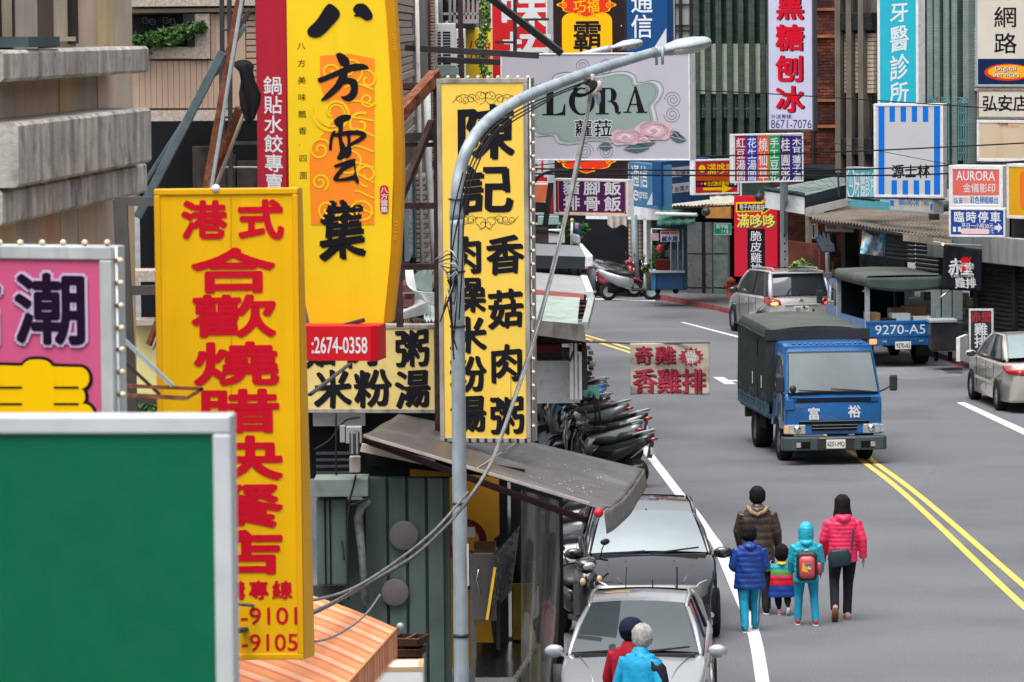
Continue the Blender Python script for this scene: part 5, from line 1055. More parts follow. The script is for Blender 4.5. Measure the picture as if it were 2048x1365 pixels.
q3('post', black_m, 1003, 960, 1022, 1480, 38, 38.15); q3('post', chrome, 1018, 962, 1021, 1300, 37.6, 37.64); q3('post', steelp, 944, 1108, 951, 1480, 36.4, 36.45); q3('counter_leg', black_m, 993, 1200, 1000, 1300, 36.6, 36.65)
p = P(930, 1082, 38.8) - of; MB().lathe([(.17, 0), (.26, 0), (.26, .02), (.17, .02)], tuple(p), 'y', 28).obj('red_ring', mat('red_ring', (.25, .01, .02), .5), stl); q3('paper', white_p, 930, 1055, 950, 1075, 38.7, 38.72)
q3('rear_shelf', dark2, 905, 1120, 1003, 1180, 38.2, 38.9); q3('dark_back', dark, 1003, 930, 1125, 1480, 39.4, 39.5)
q3('side_cabinet', mat('brown_steel', (.12, .11, .105), .35, .5, var=.1, sc=2), 947, 1106, 992, 1243, 36.35, 37.2, .01)
mb_ = [P(990, 1110, 36.2), P(1040, 1050, 37.2), P(1023, 1182, 37.2), P(974, 1241, 36.2)]; nb = V((.02, -.03, 0))
board = MB().hexa([mb_[3] - of, mb_[2] - of, mb_[2] - of - nb, mb_[3] - of - nb, mb_[0] - of, mb_[1] - of, mb_[1] - of - nb, mb_[0] - of - nb]).obj('menu_board', mat('menu_blackboard', (.035, .038, .045), .45, var=.3, sc=10), stl)
mb = MB()
for k in range(5):
    for j in range(8):
        u, v = .12 + k * .18, .06 + j * .11
        if rnd(0, 1) > .2: p = mb_[0].lerp(mb_[1], u).lerp(mb_[3].lerp(mb_[2], u), v) - of + nb * .4; mb.box(tuple(p), (p.x + .018, p.y + .01, p.z + .05))
tag(mb.obj('chalk_writing', mat('chalk', (.2, .22, .23), .9), stl), kind='stuff')
MB().beam(P(990, 1135, 36.1) - of, P(974, 1240, 36.1) - of, .03, .02).obj('yellow_strip', mat('yellow_strip', (.75, .45, .02), .5), stl); MB().tube([P(958, 1135, 36.3) - of, P(953, 1160, 36.3) - of, P(962, 1190, 36.3) - of], .007, 5).obj('handle', chrome, stl)
tq = [P(950, 1362, 35), P(1028, 1362, 35), P(1077, 1288, 37.4), P(953, 1285, 37.4)]
MB().hexa([p - of - V((0, 0, .06)) for p in tq] + [p - of for p in tq]).obj('steel_counter', mat('steel_dark', (.07, .07, .07), .18, .9, var=.2, sc=6), stl)
MB().beam(tq[1] - of, tq[2] - of, .05, .04).obj('counter_edge', mat('steel_rail', (.5, .5, .5), .25, .9), stl)
MB().beam(tq[0] - of, tq[1] - of, .04, .07).obj('counter_edge', mat('steel_rail', (1, 1, 1)), stl)
q3('yellow_board', mat('olive_yellow', (.3, .22, .03), .6, var=.2, sc=4), 1026, 1168, 1063, 1280, 37.8, 37.85); q3('yellow_board', mat('olive_yellow', (1, 1, 1)), 1040, 1290, 1105, 1480, 37.6, 37.65)
for x0, y0, x1, y1, m in ((1062, 1130, 1074, 1190, leaf_l), (1066, 1180, 1078, 1240, white_p), (1068, 1230, 1082, 1290, dark), (1082, 1210, 1104, 1285, mat('red_tub', (.35, .03, .03), .6)), (1060, 1260, 1080, 1400, mat('cream_bag', (.6, .55, .3), .7)), (1083, 1030, 1090, 1070, mat('dark_green_bag', (.03, .12, .06), .5)), (1085, 1285, 1106, 1480, dark2)): q3('stored_ware', m, x0, y0, x1, y1, 37, 37.3, .02)
# vinyl curtain
vm = bpy.data.materials.new('clear_vinyl'); vm.use_nodes = True; n = vm.node_tree; b = n.nodes['Principled BSDF']; MATS['clear_vinyl'] = vm
b.inputs['Base Color'].default_value = (.42, .41, .4, 1); b.inputs['Roughness'].default_value = .16; b.inputs['Alpha'].default_value = .38; b.inputs['Coat Weight'].default_value = 1
vn = n.nodes.new('ShaderNodeTexNoise'); vn.inputs['Scale'].default_value = 5; bp = n.nodes.new('ShaderNodeBump'); bp.inputs['Distance'].default_value = .05; n.links.new(vn.outputs[0], bp.inputs['Height']); n.links.new(bp.outputs[0], b.inputs['Normal'])
mb = MB(); mb.sheet(lambda u, v: P(1042 + 76 * u + 6 * math.sin(v * 4) * u - v * 12 * u, 980 + 22 * u + v * 500, 36.4 + .12 * math.sin(u * 11 + v * 3) - .2 * u) - of, 30, 24)
mb.obj('vinyl_curtain', vm, stl)
o = MB().tube([P(1098, 1215, 36.9), P(1104, 1213, 36.9), P(1110, 1222, 36.9), P(1108, 1260, 36.9), P(1103, 1300, 36.9)], .018, 8).obj('trolley_handle', mat('red_tube', (.55, .03, .02), .4)); tag(o, 'red tubular trolley handle between the vinyl curtain and the grey car', 'trolley')
# floodlight and wires on the dark recess
fld = empty('floodlight', P(706, 900, 36.3), label='grey ribbed floodlight with a beige box below it on the dark wall', cat='lamp'); of2 = fld.location
def f3(name, m, x0, y0, x1, y1, d0, th, bev=.01): a, b = P(x0, y1, d0) - of2, P(x1, y0, d0) - of2; return MB().box((a.x, a.y, a.z), (b.x, a.y + th, b.z)).obj(name, m, fld, bev=bev)
f3('housing', mat('lamp_grey', (.3, .3, .29), .6, dirt=.3), 692, 854, 723, 888, 36.2, .15); f3('reflector', mat('lamp_dark', (.07, .07, .07), .4, .4, var=.4, sc=14), 699, 862, 719, 912, 36, .12, .03); f3('driver_box', mat('beige_box', (.36, .31, .28), .6), 699, 914, 720, 946, 36.1, .15)
f3('mount', mat('lamp_grey', (1, 1, 1)), 680, 852, 690, 886, 36.2, .1)
for x in (703, 713): f3('rib', mat('lamp_grey', (1, 1, 1)), x, 864, x + 2, 908, 35.95, .03, 0)
o = MB().box((0, 0, 0), (.62, .3, .16)).obj('roof_light_panel', white_p); o.location = P(626, 853, 39.2 - .4); tag(o, 'pale panel under the horizontal noodle sign with cables over it', 'panel')
for i in range(4): o = MB().box((0, 0, 0), (.42, .04, .03)).obj('louvre_bar', mat('louvre_grey', (.05, .055, .06), .6)); o.location = P(632, 910 + i * 13, 38.6); tag(o, ('topmost', 'second', 'third', 'lowest')[i] + ' dim grey slat in the dark recess left of the floodlight', 'slat', 'slats in the dark recess')
for wl, pts in zip(('looped to the floodlight', 'hanging straight down beside the golden sign', 'bent round the flue pipe', 'short one below the floodlight'), ([(628, 900, 36.6), (660, 880, 36.6), (690, 842, 36.6), (720, 835, 36.6)], [(672, 826, 36.5), (672, 900, 36.5), (675, 1000, 36.5), (688, 1120, 36.2)], [(736, 998, 36.2), (712, 1008, 36.2), (696, 1030, 36.2), (697, 1200, 36.2)], [(712, 950, 36.2), (706, 975, 36.2), (696, 1010, 36.2)])):
    cable('wall_cable', 'black cable on the teal stall wall, ' + wl, pts, .012, group='cables on the stall wall')
# ------------------------------------------------------------------ orange striped awning in front
oa = empty('striped_awning', P(640, 1300, 24.5), label='faded orange and pink striped awning with a scalloped edge at the bottom', cat='awning'); of = oa.location
a, b, c, d = P(560, 1172, 26), P(793, 1258, 26), P(610, 1460, 21.6), P(380, 1370, 21.6)
stm = [mat('stripe_%d' % i, cc, .75, var=.08, sc=4, dirt=.1) for i, cc in enumerate(((.7, .3, .13), (.66, .17, .12), (.74, .42, .25), (.7, .24, .12)))]
mb = MB(); N_ = 56
for k in range(N_):
    u0, u1 = k / N_, (k + 1) / N_; am = .002 * (k % 2)
    f = lambda u, v: a.lerp(d, u).lerp(b.lerp(c, u), v) - of + V((0, 0, .1 * math.sin(math.pi * v * .5) - .1 * v))
    vs = [tuple(f(uu, v / 8) + V((0, 0, .012 * (w_ == 1)))) for v in range(9) for w_, uu in enumerate((u0, (u0 + u1) / 2, u1))]
    mb.add(vs, [(3 * i + e, 3 * i + e + 1, 3 * i + e + 4, 3 * i + e + 3) for i in range(8) for e in (0, 1)], (k * 7 + k // 3) % 4)
mb.obj('canvas', stm, oa)
mb = MB(); M_ = 90
for k in range(M_):
    u0, u1 = k / M_, (k + 1) / M_; p, q = b.lerp(c, u0) - of + V((.005, 0, 0)), b.lerp(c, u1) - of + V((.005, 0, 0)); m_ = (p + q) / 2
    if u0 < .0: continue
    mb.add([p, q, q - V((0, 0, .2)), m_ - V((0, 0, .27)), p - V((0, 0, .2))], [(0, 1, 2, 3, 4)], (k * 5 + k // 4) % 4)
mb.obj('valance', stm, oa)
mb = MB(); mb.tube([b - of, c - of], .012, 6); mb.obj('front_rod', mat('stripe_0', (1, 1, 1)), oa); MB().ball(tuple(b - of + V((.03, 0, .02))), .03, 10, 7).obj('rod_end', galv, oa)
mb = MB(); p_, q_ = b - of, b.lerp(a, .05) - of; MB().hexa([p_ - V((0, 0, .2)), p_ + V((-.1, .1, -.2)), p_ + V((-.1, .12, -.2)), p_ + V((0, .03, -.2)), p_, p_ + V((-.1, .1, 0)), p_ + V((-.1, .12, 0)), p_ + V((0, .03, 0))]).obj('side_flap', stm[0], oa)
# white polystyrene box and crates
fb_ = empty('foam_box', P(795, 1400, 30), label='white box edged with brown tape beside the striped awning', cat='box'); of = fb_.location
a, b = P(722, 1430, 30) - of, P(846, 1336, 30) - of
MB().box((a.x, 0, a.z), (b.x, .55, b.z)).obj('box', mat('foam_white', (.75, .76, .76), .7), fb_, bev=.015); tp = mat('brown_tape', (.5, .33, .17), .5)
for q in (((a.x, .0, b.z), (b.x, .05, b.z + .006)), ((a.x, .5, b.z), (b.x, .55, b.z + .006)), ((b.x - .05, 0, b.z + .003), (b.x, .55, b.z + .008)), ((a.x, -.004, b.z - .03), (b.x, 0, b.z))): MB().box(*q).obj('tape', tp, fb_)
for k in range(3):
    cr_ = empty('wooden_crate', P(800, 1290 + k * 22, 31 + k * .02), label=('topmost', 'middle', 'lowest')[k] + ' dark wooden tray in the stack against the teal wall', cat='tray', group='stacked wooden trays'); dk_ = mat('dark_wood', (.05, .022, .015), .7, var=.3); lw = mat('worn_wood_edge', (.2, .1, .06), .7, var=.3)
    w, dp = .29, .35
    for q in (((-.1, 0, 0), (w - .1, .02, .06)), ((-.1, dp, 0), (w - .1, dp + .02, .06)), ((w - .12, 0, 0), (w - .1, dp, .06)), ((-.1, 0, 0), (-.08, dp, .06)), ((-.1, 0, -.01), (w - .1, dp, 0))): MB().box(*q).obj('tray_side', dk_, cr_)
    for q in (((-.1, -.003, .055), (w - .1, .012, .063)), ((.05, 0, .05), (.065, dp, .062))): MB().box(*q).obj('edge_strip', lw, cr_)
    cr_.rotation_euler = (0, 0, -.25 + .1 * k)
# ================================================================== VEHICLES   local: front -Y, x right seen from the front, z up
def paint(name, col, metal=.0, rough=.32): return mat(name, col, rough, metal, var=0, coat=.9)
lamp_w = mat('headlamp_glass', (.55, .58, .6), .08, .6, var=.25, sc=18, coat=1); amber_l = mat('amber_lens', (.75, .5, .25), .15, var=.1, coat=1)
red_g = mat('tail_lamp_red', (.33, .006, .01), .15, var=.15, sc=14, coat=1); red_on = mat('tail_lamp_lit', (.9, .1, .03), .2, emit=2.2, ecol=(1, .12, .03)); amb_on = mat('blinker_lit', (1, .4, .1), .2, emit=2.2, ecol=(1, .38, .08))
plast = mat('black_plastic', (.02, .021, .023), .55, var=.2, sc=6); alloy = mat('alloy', (.5, .51, .53), .3, .8, var=.1); under = mat('underbody', (.008, .008, .009), .9, var=0)
plate_m = mat('number_plate', (.72, .74, .72), .5, var=.03, dirt=.15)
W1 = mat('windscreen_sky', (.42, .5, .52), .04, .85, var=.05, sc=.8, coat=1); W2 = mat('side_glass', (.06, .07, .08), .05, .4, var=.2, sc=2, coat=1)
def wheel(par, x, y, r, w=.2, spokes=7, rim=alloy, side=1, steer=0.):
    t = empty('wheel', (x, y, r), steer); t.parent = par
    MB().lathe([(r * .62, -w / 2), (r * .93, -w / 2), (r, -w * .36), (r, w * .36), (r * .93, w / 2), (r * .62, w / 2)], ax='x', n=32).obj('tyre', rubber, t)
    mb = MB(); mb.lathe([(0.001, side * w * .2), (r * .16, side * w * .42), (r * .2, side * w * .3)], ax='x', n=16); mb.lathe([(r * .56, side * w * .25), (r * .66, side * w * .5), (r * .62, side * w * .2), (r * .56, 0)], ax='x', n=28)
    for k in range(spokes):
        a = 2 * math.pi * k / spokes; d = V((0, math.cos(a), math.sin(a))); mb.beam(d * r * .12 + V((side * w * .36, 0, 0)), d * r * .62 + V((side * w * .3, 0, 0)), .05, .03, up=V((1, 0, 0)))
    mb.obj('rim', rim, t); MB().lathe([(0.001, side * w * .05), (r * .6, side * w * .05)], ax='x', n=20).obj('brake_disc', under, t)
    return t
def body_shell(par, prof, wheels, hw, wr, m, name='body', taper=.1):
    """prof: upper outline (y,z) from front-bottom over the top to rear-bottom; wheels: [(y,r)] arch centres"""
    loop = smooth(prof, 4); zb = prof[0][1]; bot = []
    for y, r in sorted(wheels, key=lambda q: -q[0]):
        bot += [(y + r * math.cos(math.radians(a)), max(zb, wr + r * math.sin(math.radians(a)))) for a in range(-15, 196, 14)]
    loop = [tuple(p) for p in loop] + bot; L0, L1 = min(p[0] for p in loop), max(p[0] for p in loop); zt = max(p[1] for p in loop)
    cy = (L0 + L1) / 2; rs = []
    for fx, ins in ((-1, .075), (-.985, .035), (-.93, .01), (-.8, 0), (-.4, -.012), (0, -.018), (.4, -.012), (.8, 0), (.93, .01), (.985, .035), (1, .075)):
        r = []
        for y, z in loop:
            t = abs(y - cy) / ((L1 - L0) / 2); k = 1 - taper * max(0, (t - .6) / .4) ** 2
            up = max(0, (z - zb - .25) / (zt - zb - .25)); yy = cy + (y - cy) * (1 - ins * .35 - (.025 * abs(fx) ** 3)); zz = z - (ins * .9 * up if z > zb + .2 else 0)
            r.append((hw * fx * k * (1 - .035 * up * abs(fx)), yy, zz))
        rs.append(r)
    mb = MB(); mb.rings(rs, sm=True); return mb.obj(name, m, par)
def patch(par, name, A, B, C, D, m, bulge=.0, nrm=None, n=10, sol=0.):
    A, B, C, D = map(V, (A, B, C, D)); nn = (B - A).cross(D - A).normalized(); nn = nn * (1 if nrm is None or nn.dot(V(nrm)) > 0 else -1)
    mb = MB(); mb.sheet(lambda u, v: A.lerp(B, u).lerp(D.lerp(C, u), v) + nn * bulge * (math.sin(math.pi * u) + .6 * math.sin(math.pi * v)) / 1.6, n, n)
    return mb.obj(name, m, par, sol=sol)
def inset(pts, k, kb=None):
    c = sum((V(p) for p in pts), V()) / len(pts); return [c + (V(p) - c) * k for p in pts]
def cabin(par, g, pm, hw_b, hw_r, roofm=None, wind=W1, rearm=W1, side=W2, rails=None):
    """g: y/z of cowl, roof front, roof rear, rear base"""
    (yc, zc), (yf, zf), (yr, zr), (yb, zb) = g
    c = [V((s * hw_b, yc, zc)) for s in (-1, 1)]; f = [V((s * hw_r, yf, zf)) for s in (-1, 1)]; r = [V((s * hw_r, yr, zr)) for s in (-1, 1)]; b = [V((s * hw_b * .93, yb, zb)) for s in (-1, 1)]
    cm = [V((0, -.12, .02)), V((0, -.06, .03)), V((0, .06, .03)), V((0, .1, .02))]
    patch(par, 'roof', f[0], f[1], r[1], r[0], roofm or pm, .045, (0, 0, 1), 14)
    core = MB(); k = .93
    core.hexa([V((p.x * k, p.y, p.z - .02)) for p in (c[0], c[1], b[1], b[0])] + [V((p.x * k, p.y, p.z - .03)) for p in (f[0], f[1], r[1], r[0])]); core.obj('cabin_core', glass_d, par)
    q = inset([c[0], c[1], f[1], f[0]], .95); patch(par, 'windscreen', *[p + V((0, -.03, .03)) for p in q], wind, .05, (0, -1, 1), 12)
    q = inset([b[1], b[0], r[0], r[1]], .94); patch(par, 'rear_window', *[p + V((0, .03, .03)) for p in q], rearm, .04, (0, 1, 1), 12)
    for s in (0, 1):
        sx = -1 if s == 0 else 1; n = V((sx, 0, .25)); e = V((sx * .012, 0, .0))
        q = inset([c[s] + V((0, .1, 0)), b[s], r[s], f[s]], .93); patch(par, 'side_glass_base', *[p + e * .5 for p in q], glass_d, .0, n, 4)
        ts = (0, .46, .52, .86) if len(g) == 4 else (0, .5, .55, 1)
        for t0, t1 in ((.02, .46), (.5, .84), (.87, .99)):
            lo = [q[0].lerp(q[1], t) for t in (t0, t1)]; hi = [q[3].lerp(q[2], t) for t in (t0 + (.0 if t0 else 0), t1)]
            patch(par, 'side_window', lo[0] + e * 2, lo[1] + e * 2, hi[1] + e * 2, hi[0] + e * 2, side, .01, n, 5)
        for t in (.48, .855): MB().beam(q[0].lerp(q[1], t) + e * 2, q[3].lerp(q[2], t) + e * 2, .05, .03).obj('pillar', plast, par)
        for p0, p1, w in ((c[s], f[s] - V((0, 0, .02)), .07), (r[s], b[s], .12)): MB().tube([p0 - V((0, 0, .04)), p0.lerp(p1, .08), p0.lerp(p1, .5) + V((sx * .008, 0, .045)), p0.lerp(p1, .93) + V((0, 0, .005)), p1 - V((0, 0, .04))], [.01, w * .45, w * .55, w * .5, .01], 8).obj('pillar', pm, par)
        MB().tube([f[s] + V((0, -.05, -.03)), f[s] + V((0, .1, .0)), f[s].lerp(r[s], .5) + V((sx * .01, 0, .015)), r[s], b[s]], [.012, .03, .03, .03, .03], 8).obj('roof_rail', pm, par)
        MB().tube([c[s] + V((sx * .01, .05, .0)), b[s] + V((sx * .01, 0, 0))], .022, 6).obj('belt_trim', plast, par)
        if rails: MB().tube([f[s] + V((-sx * .1, .15, .03)), f[s] + V((-sx * .1, .2, .08)), r[s] + V((-sx * .1, -.2, .09)), r[s] + V((-sx * .1, -.1, .03))], .02, 6).obj('rack_rail', rails, par)
def mirror(par, x, y, z, s, m):
    t = MB(); t.ball((x + s * .13, y, z), (.12, .055, .075), 12, 8); o = t.obj('wing_mirror', m, par)
    MB().ball((x + s * .13, y + .035, z), (.1, .03, .06), 10, 6).obj('mirror_glass', glass_d, o); MB().beam((x, y, z - .05), (x + s * .06, y, z - .02), .05, .04).obj('mirror_arm', m, o)
def ctext(par, st, cx, y, cz, w, h, m, facing=-1, **k):
    """lettering on a plane facing -Y (facing=-1) or +Y"""
    e = empty('lettering_plane', (cx, y, cz), 0 if facing < 0 else math.pi); e.rotation_euler = (math.pi / 2, 0, 0 if facing < 0 else math.pi); e.parent = par
    o = put_text(None, e, st, (-w / 2, -h / 2, w / 2, h / 2), m, local=True, **k); me = o.data; mtx = e.matrix_basis.copy(); me.transform(mtx); o.parent = par; bpy.data.objects.remove(e); return o
def plate(par, st, y, z, facing=-1, w=.33, h=.15, x=0):
    p = MB().box((x - w / 2, y - .008, z - h / 2), (x + w / 2, y + .008, z + h / 2)).obj('number_plate', plate_m, par, bev=.004)
    ctext(p, st, x, y + facing * .01, z - .005, w * .88, h * .62, ink, facing, fit=True, off=.02, z=.001); return p
def wiper(par, x0, x1, y, z, dz=.05): MB().beam((x0, y, z), (x1, y + .04, z + dz), .02, .02).obj('wiper', plast, par)
def headlamp(par, s, x, y, z, w, h, sweep, m=lamp_w):
    pts = [(0, 0), (w * .75, .03), (w, h * .5), (w * .9, h), (w * .45, h * .85), (0, h * .35)]
    mb = MB(); f = [V((s * (x + px), y + sweep * (px / w) ** 1.6, z + pz)) for px, pz in pts]
    mb.rings([[p + V((0, .1, -.01)) for p in f], f, [sum(f, V()) / 6 + (p - sum(f, V()) / 6) * .82 + V((0, -.025, .012)) for p in f]], sm=True); o = mb.obj('headlamp', m, par)
    MB().ball((s * (x + w * .62), y + sweep * .4 - .01, z + h * .5), (h * .26, .04, h * .26), 12, 8).obj('lamp_lens', mat('lamp_lens', (.85, .9, .92), .05, .5, var=0, coat=1), o); return o
def seams(par, hw, ys, z0, z1, m=under):
    for s in (-1, 1):
        for y in ys: MB().box((s * (hw + .0005) - .003, y, z0), (s * (hw + .0005) + .003, y + .012, z1)).obj('door_seam', m, par)
# ---- black compact car parked under the awning
hd = math.atan2(-(G(1437, 1096).x - G(1525, 1365).x), G(1437, 1096).y - G(1525, 1365).y)
def black_car():
    t = empty('parked_car', (0, 0, 0), label='glossy black car parked facing the camera behind the silver sedan', cat='car'); bp = paint('black_paint', (.012, .013, .015), rough=.12)
    hw = .85; prof = [(-.78, .22), (-.86, .35), (-.87, .55), (-.8, .68), (-.68, .78), (-.2, .93), (.22, 1.02), (.6, 1.0), (2.6, .98), (3.3, 1.0), (3.46, .85), (3.5, .5), (3.44, .22)]
    body_shell(t, prof, ((0, .36), (2.75, .36)), hw, .31, bp, taper=.16)
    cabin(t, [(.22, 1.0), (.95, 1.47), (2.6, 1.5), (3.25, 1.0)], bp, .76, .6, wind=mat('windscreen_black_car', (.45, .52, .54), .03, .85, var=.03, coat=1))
    for y in (0, 2.75):
        for s in (-1, 1): wheel(t, s * .76, y, .31, .2, 5, side=s)
    for s in (-1, 1): headlamp(t, s, .42, -.8, .55, .36, .26, .34); mirror(t, s * .8, .35, 1.02, s, bp); MB().ball((s * .68, -.72, .36), (.08, .05, .05), 10, 6).obj('fog_lamp', lamp_w, t)
    MB().box((-.36, -.9, .5), (.36, -.84, .62)).obj('grille', plast, t, bev=.01); MB().box((-.6, -.89, .26), (.6, -.83, .4)).obj('air_intake', plast, t, bev=.01)
    for s in (-1, 1): MB().tube([(s * .38, -.72, .77), (s * .52, -.2, .93), (s * .7, .2, 1.0)], .008, 4).obj('bonnet_crease', bp, t); MB().tube([(s * .8, -.3, .8), (s * .78, .1, .96)], .004, 4).obj('bonnet_gap', under, t)
    wiper(t, -.6, -.05, .16, 1.035, .03); wiper(t, .0, .62, .16, 1.035, .07); MB().box((-.7, .1, 1.0), (.7, .25, 1.028)).obj('cowl', plast, t)
    for x in (-.3, .3): MB().ball((x, -.1, .965), .012, 6, 4).obj('washer_jet', plast, t)
    plate(t, '5719-VD', -.9, .44); seams(t, hw, (.55, 1.55, 2.3), .35, .95); MB().tube([(0, .97, 1.5), (0, .99, 1.5)], .02, 5).obj('mirror_mount', under, t)
    MB().beam((.3, -.79, .72), (.3, -.8, .98), .02, .02).obj('corner_pole', plast, t); MB().beam((0, -.82, .7), (0, -.82, .82), .015, .015).obj('corner_pole', plast, t)
    return t
g = G(1427, 1272); bc = black_car(); bc.rotation_euler = (0, 0, hd + .02); bc.location = (g.x - .8, g.y, 0); bc.scale = (1.02, 1, 1)
# ---- silver sedan nearest the camera
silver = paint('silver_paint', (.44, .46, .48), .45, .28)
def sedan(pm, front=True):
    t = empty('parked_car'); hw = .86
    prof = [(-.85, .2), (-.93, .35), (-.93, .52), (-.84, .66), (-.7, .74), (-.2, .87), (.32, .96), (.8, .96), (2.7, .97), (3.4, .99), (3.62, .93), (3.68, .6), (3.62, .22)]
    body_shell(t, prof, ((0, .36), (2.65, .36)), hw, .31, pm, taper=.15)
    for y in (0, 2.65):
        for s in (-1, 1): wheel(t, s * .77, y, .31, .2, 7, side=s)
    return t, hw
sc_, hw = sedan(silver); tag(sc_, 'silver sedan nearest the camera parked facing us beside the stall', 'car')
cabin(sc_, [(.32, .95), (1.12, 1.43), (2.2, 1.44), (3.0, .98)], silver, .77, .57, wind=mat('windscreen_dark', (.1, .125, .13), .03, .6, var=.1, sc=1, coat=1))
for s in (-1, 1):
    headlamp(sc_, s, .42, -.86, .5, .38, .24, .34); mirror(sc_, s * .82, .5, .98, s, silver); MB().tube([(s * .4, -.75, .73), (s * .5, -.2, .885), (s * .66, .3, .975)], .007, 4).obj('bonnet_crease', silver, sc_)
wiper(sc_, -.62, 0, .26, .995, .03); wiper(sc_, .02, .64, .26, .995, .06); MB().box((-.7, .2, .955), (.7, .35, .985)).obj('cowl', plast, sc_); seams(sc_, hw, (.62, 1.6, 2.4), .32, .93)
MB().lathe([(.17, 0), (.19, .01), (.17, .02)], (.34, .86, 1.02), 'y', 24).obj('steering_wheel', plast, sc_); MB().box((.48, .4, 1.045), (.62, .47, 1.05)).obj('dashboard_paper', white_p, sc_)
MB().box((-.4, -.96, .46), (.4, -.91, .58)).obj('grille', plast, sc_); plate(sc_, '2580-JK', -.97, .4); MB().tube([(-.2, 2.25, 1.47), (-.2, 2.45, 1.68)], .006, 4).obj('aerial', plast, sc_)
for s in (-1, 1):
    for y in (1.35, 2.1): MB().ball((s * .865, y, .82), (.015, .09, .018), 10, 6).obj('door_handle', chrome, sc_)
g = G(1264, 1488); sc_.location = (g.x + .02, g.y - .15, 0); sc_.rotation_euler = (0, 0, -.075); sc_.scale = (.93, .96, .98)
# ---- champagne sedan seen from behind at the right edge
champ = paint('champagne_paint', (.56, .53, .48), .35, .3)
cs_, hw = sedan(champ); tag(cs_, 'champagne coloured sedan cut by the right edge seen from behind', 'car')
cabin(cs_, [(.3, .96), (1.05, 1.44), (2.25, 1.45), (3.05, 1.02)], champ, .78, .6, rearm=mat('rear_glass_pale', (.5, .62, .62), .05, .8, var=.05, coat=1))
for s in (-1, 1):
    mirror(cs_, s * .82, .5, .99, s, champ)
    mb = MB(); f = [V((s * x, 3.66 - dy, z)) for x, dy, z in ((.42, 0, .74), (.8, .07, .78), (.86, .22, .86), (.84, .3, .94), (.6, .05, .93), (.42, .0, .9))]
    mb.rings([[p - V((0, .12, 0)) for p in f], [p + V((0, .005, 0)) for p in f], [sum(f, V()) / 6 + (p - sum(f, V()) / 6) * .85 + V((0, .03, 0)) for p in f]], sm=True); o = mb.obj('tail_lamp', red_g, cs_)
    MB().ball((s * .58, 3.68, .83), (.04, .03, .04), 8, 6).obj('lamp_bulb', mat('bulb_red', (.8, .15, .12), .2, var=0), o)
    for y in (1.35, 2.1): MB().ball((s * .865, y, .82), (.015, .09, .018), 10, 6).obj('door_handle', chrome, cs_)
    MB().box((s * .862 - .01, .5, .5), (s * .862 + .01, 2.2, .56)).obj('side_moulding', champ, cs_)
MB().box((-.42, 3.66, .5), (.42, 3.7, .53)).obj('bumper_line', under, cs_); MB().box((-.62, 3.66, .42), (-.45, 3.69, .46)).obj('reflector', red_g, cs_); seams(cs_, hw, (.62, 1.6, 2.4), .32, .93); plate(cs_, '3368-TH', 3.69, .66, 1)
MB().box((.1, 2.2, 1.38), (.5, 2.34, 1.4)).obj('high_brake_lamp', under, cs_)
a_, b_ = G(1941, 798), G(1986, 820); cs_.rotation_euler = (0, 0, math.pi + .09); cs_.location = (a_.x + .84, a_.y - .1, 0)
# ---- silver minivan seen from behind
mv = empty('parked_minivan', label='silver minivan with lit rear lamps driving away behind the blue trucks', cat='minivan'); sm2 = paint('silver_minivan_paint', (.58, .58, .57), .35, .3)
body_shell(mv, [(-.82, .26), (-.9, .45), (-.88, .68), (-.6, .84), (.1, 1.0), (.5, 1.02), (3.2, 1.05), (3.5, 1.02), (3.56, .7), (3.55, .5), (3.5, .28)], ((0, .38), (2.75, .38)), .87, .34, sm2, taper=.12)
cabin(mv, [(.1, 1.0), (.9, 1.6), (3.1, 1.64), (3.46, 1.03)], sm2, .8, .66, rails=galv, rearm=mat('rear_glass_dark', (.05, .06, .075), .04, .5, var=.4, sc=1.5, coat=1), side=mat('side_glass_pale', (.2, .22, .22), .05, .6, var=.4, sc=1.5, coat=1))
for y in (0, 2.75):
    for s in (-1, 1): wheel(mv, s * .78, y, .34, .22, 9, side=s)
for s in (-1, 1):
    mirror(mv, s * .82, .4, 1.08, s, plast)
    mb = MB(); f = [V((s * x, 3.54 - dy, z)) for x, dy, z in ((.5, 0, .86), (.8, .04, .84), (.88, .2, .9), (.84, .3, 1.04), (.74, .08, 1.06), (.54, .0, .98))]
    mb.rings([[p - V((0, .1, 0)) for p in f], [p + V((0, .01, 0)) for p in f], [sum(f, V()) / 6 + (p - sum(f, V()) / 6) * .85 + V((0, .03, 0)) for p in f]], sm=True); o = mb.obj('tail_lamp', red_g, mv)
    MB().ball((s * .68, 3.56, .89), (.1, .03, .035), 10, 6).obj('brake_light', amb_on if s > 0 else red_on, o)
    for y in (1.4, 2.2): MB().ball((s * .875, y, .88), (.015, .09, .02), 8, 6).obj('door_handle', chrome, mv)
MB().box((-.42, 3.53, .84), (.42, 3.58, .875)).obj('tailgate_trim', sm2, mv, bev=.01); plate(mv, '9883-DW', 3.57, .75, 1, .36, .15)
MB().prism([(-.06, 0), (0, .07), (.06, 0), (0, .02)], 3.555, 3.57, ax='y').obj('badge', chrome, mv).location = (0, 0, .95)
MB().beam((-.25, 3.46, 1.1), (.3, 3.42, 1.16), .025, .02).obj('wiper', plast, mv); MB().box((-.66, 3.12, 1.6), (.66, 3.3, 1.645)).obj('rear_spoiler', sm2, mv, bev=.015); seams(mv, .87, (.7, 1.65, 2.4), .4, 1.0); MB().box((-.75, 3.5, .5), (.75, 3.56, .52)).obj('bumper_line', under, mv)
g = G(1468, 662); mv.rotation_euler = (0, 0, math.pi + .19); mv.location = (g.x + .82, g.y + .1, 0)
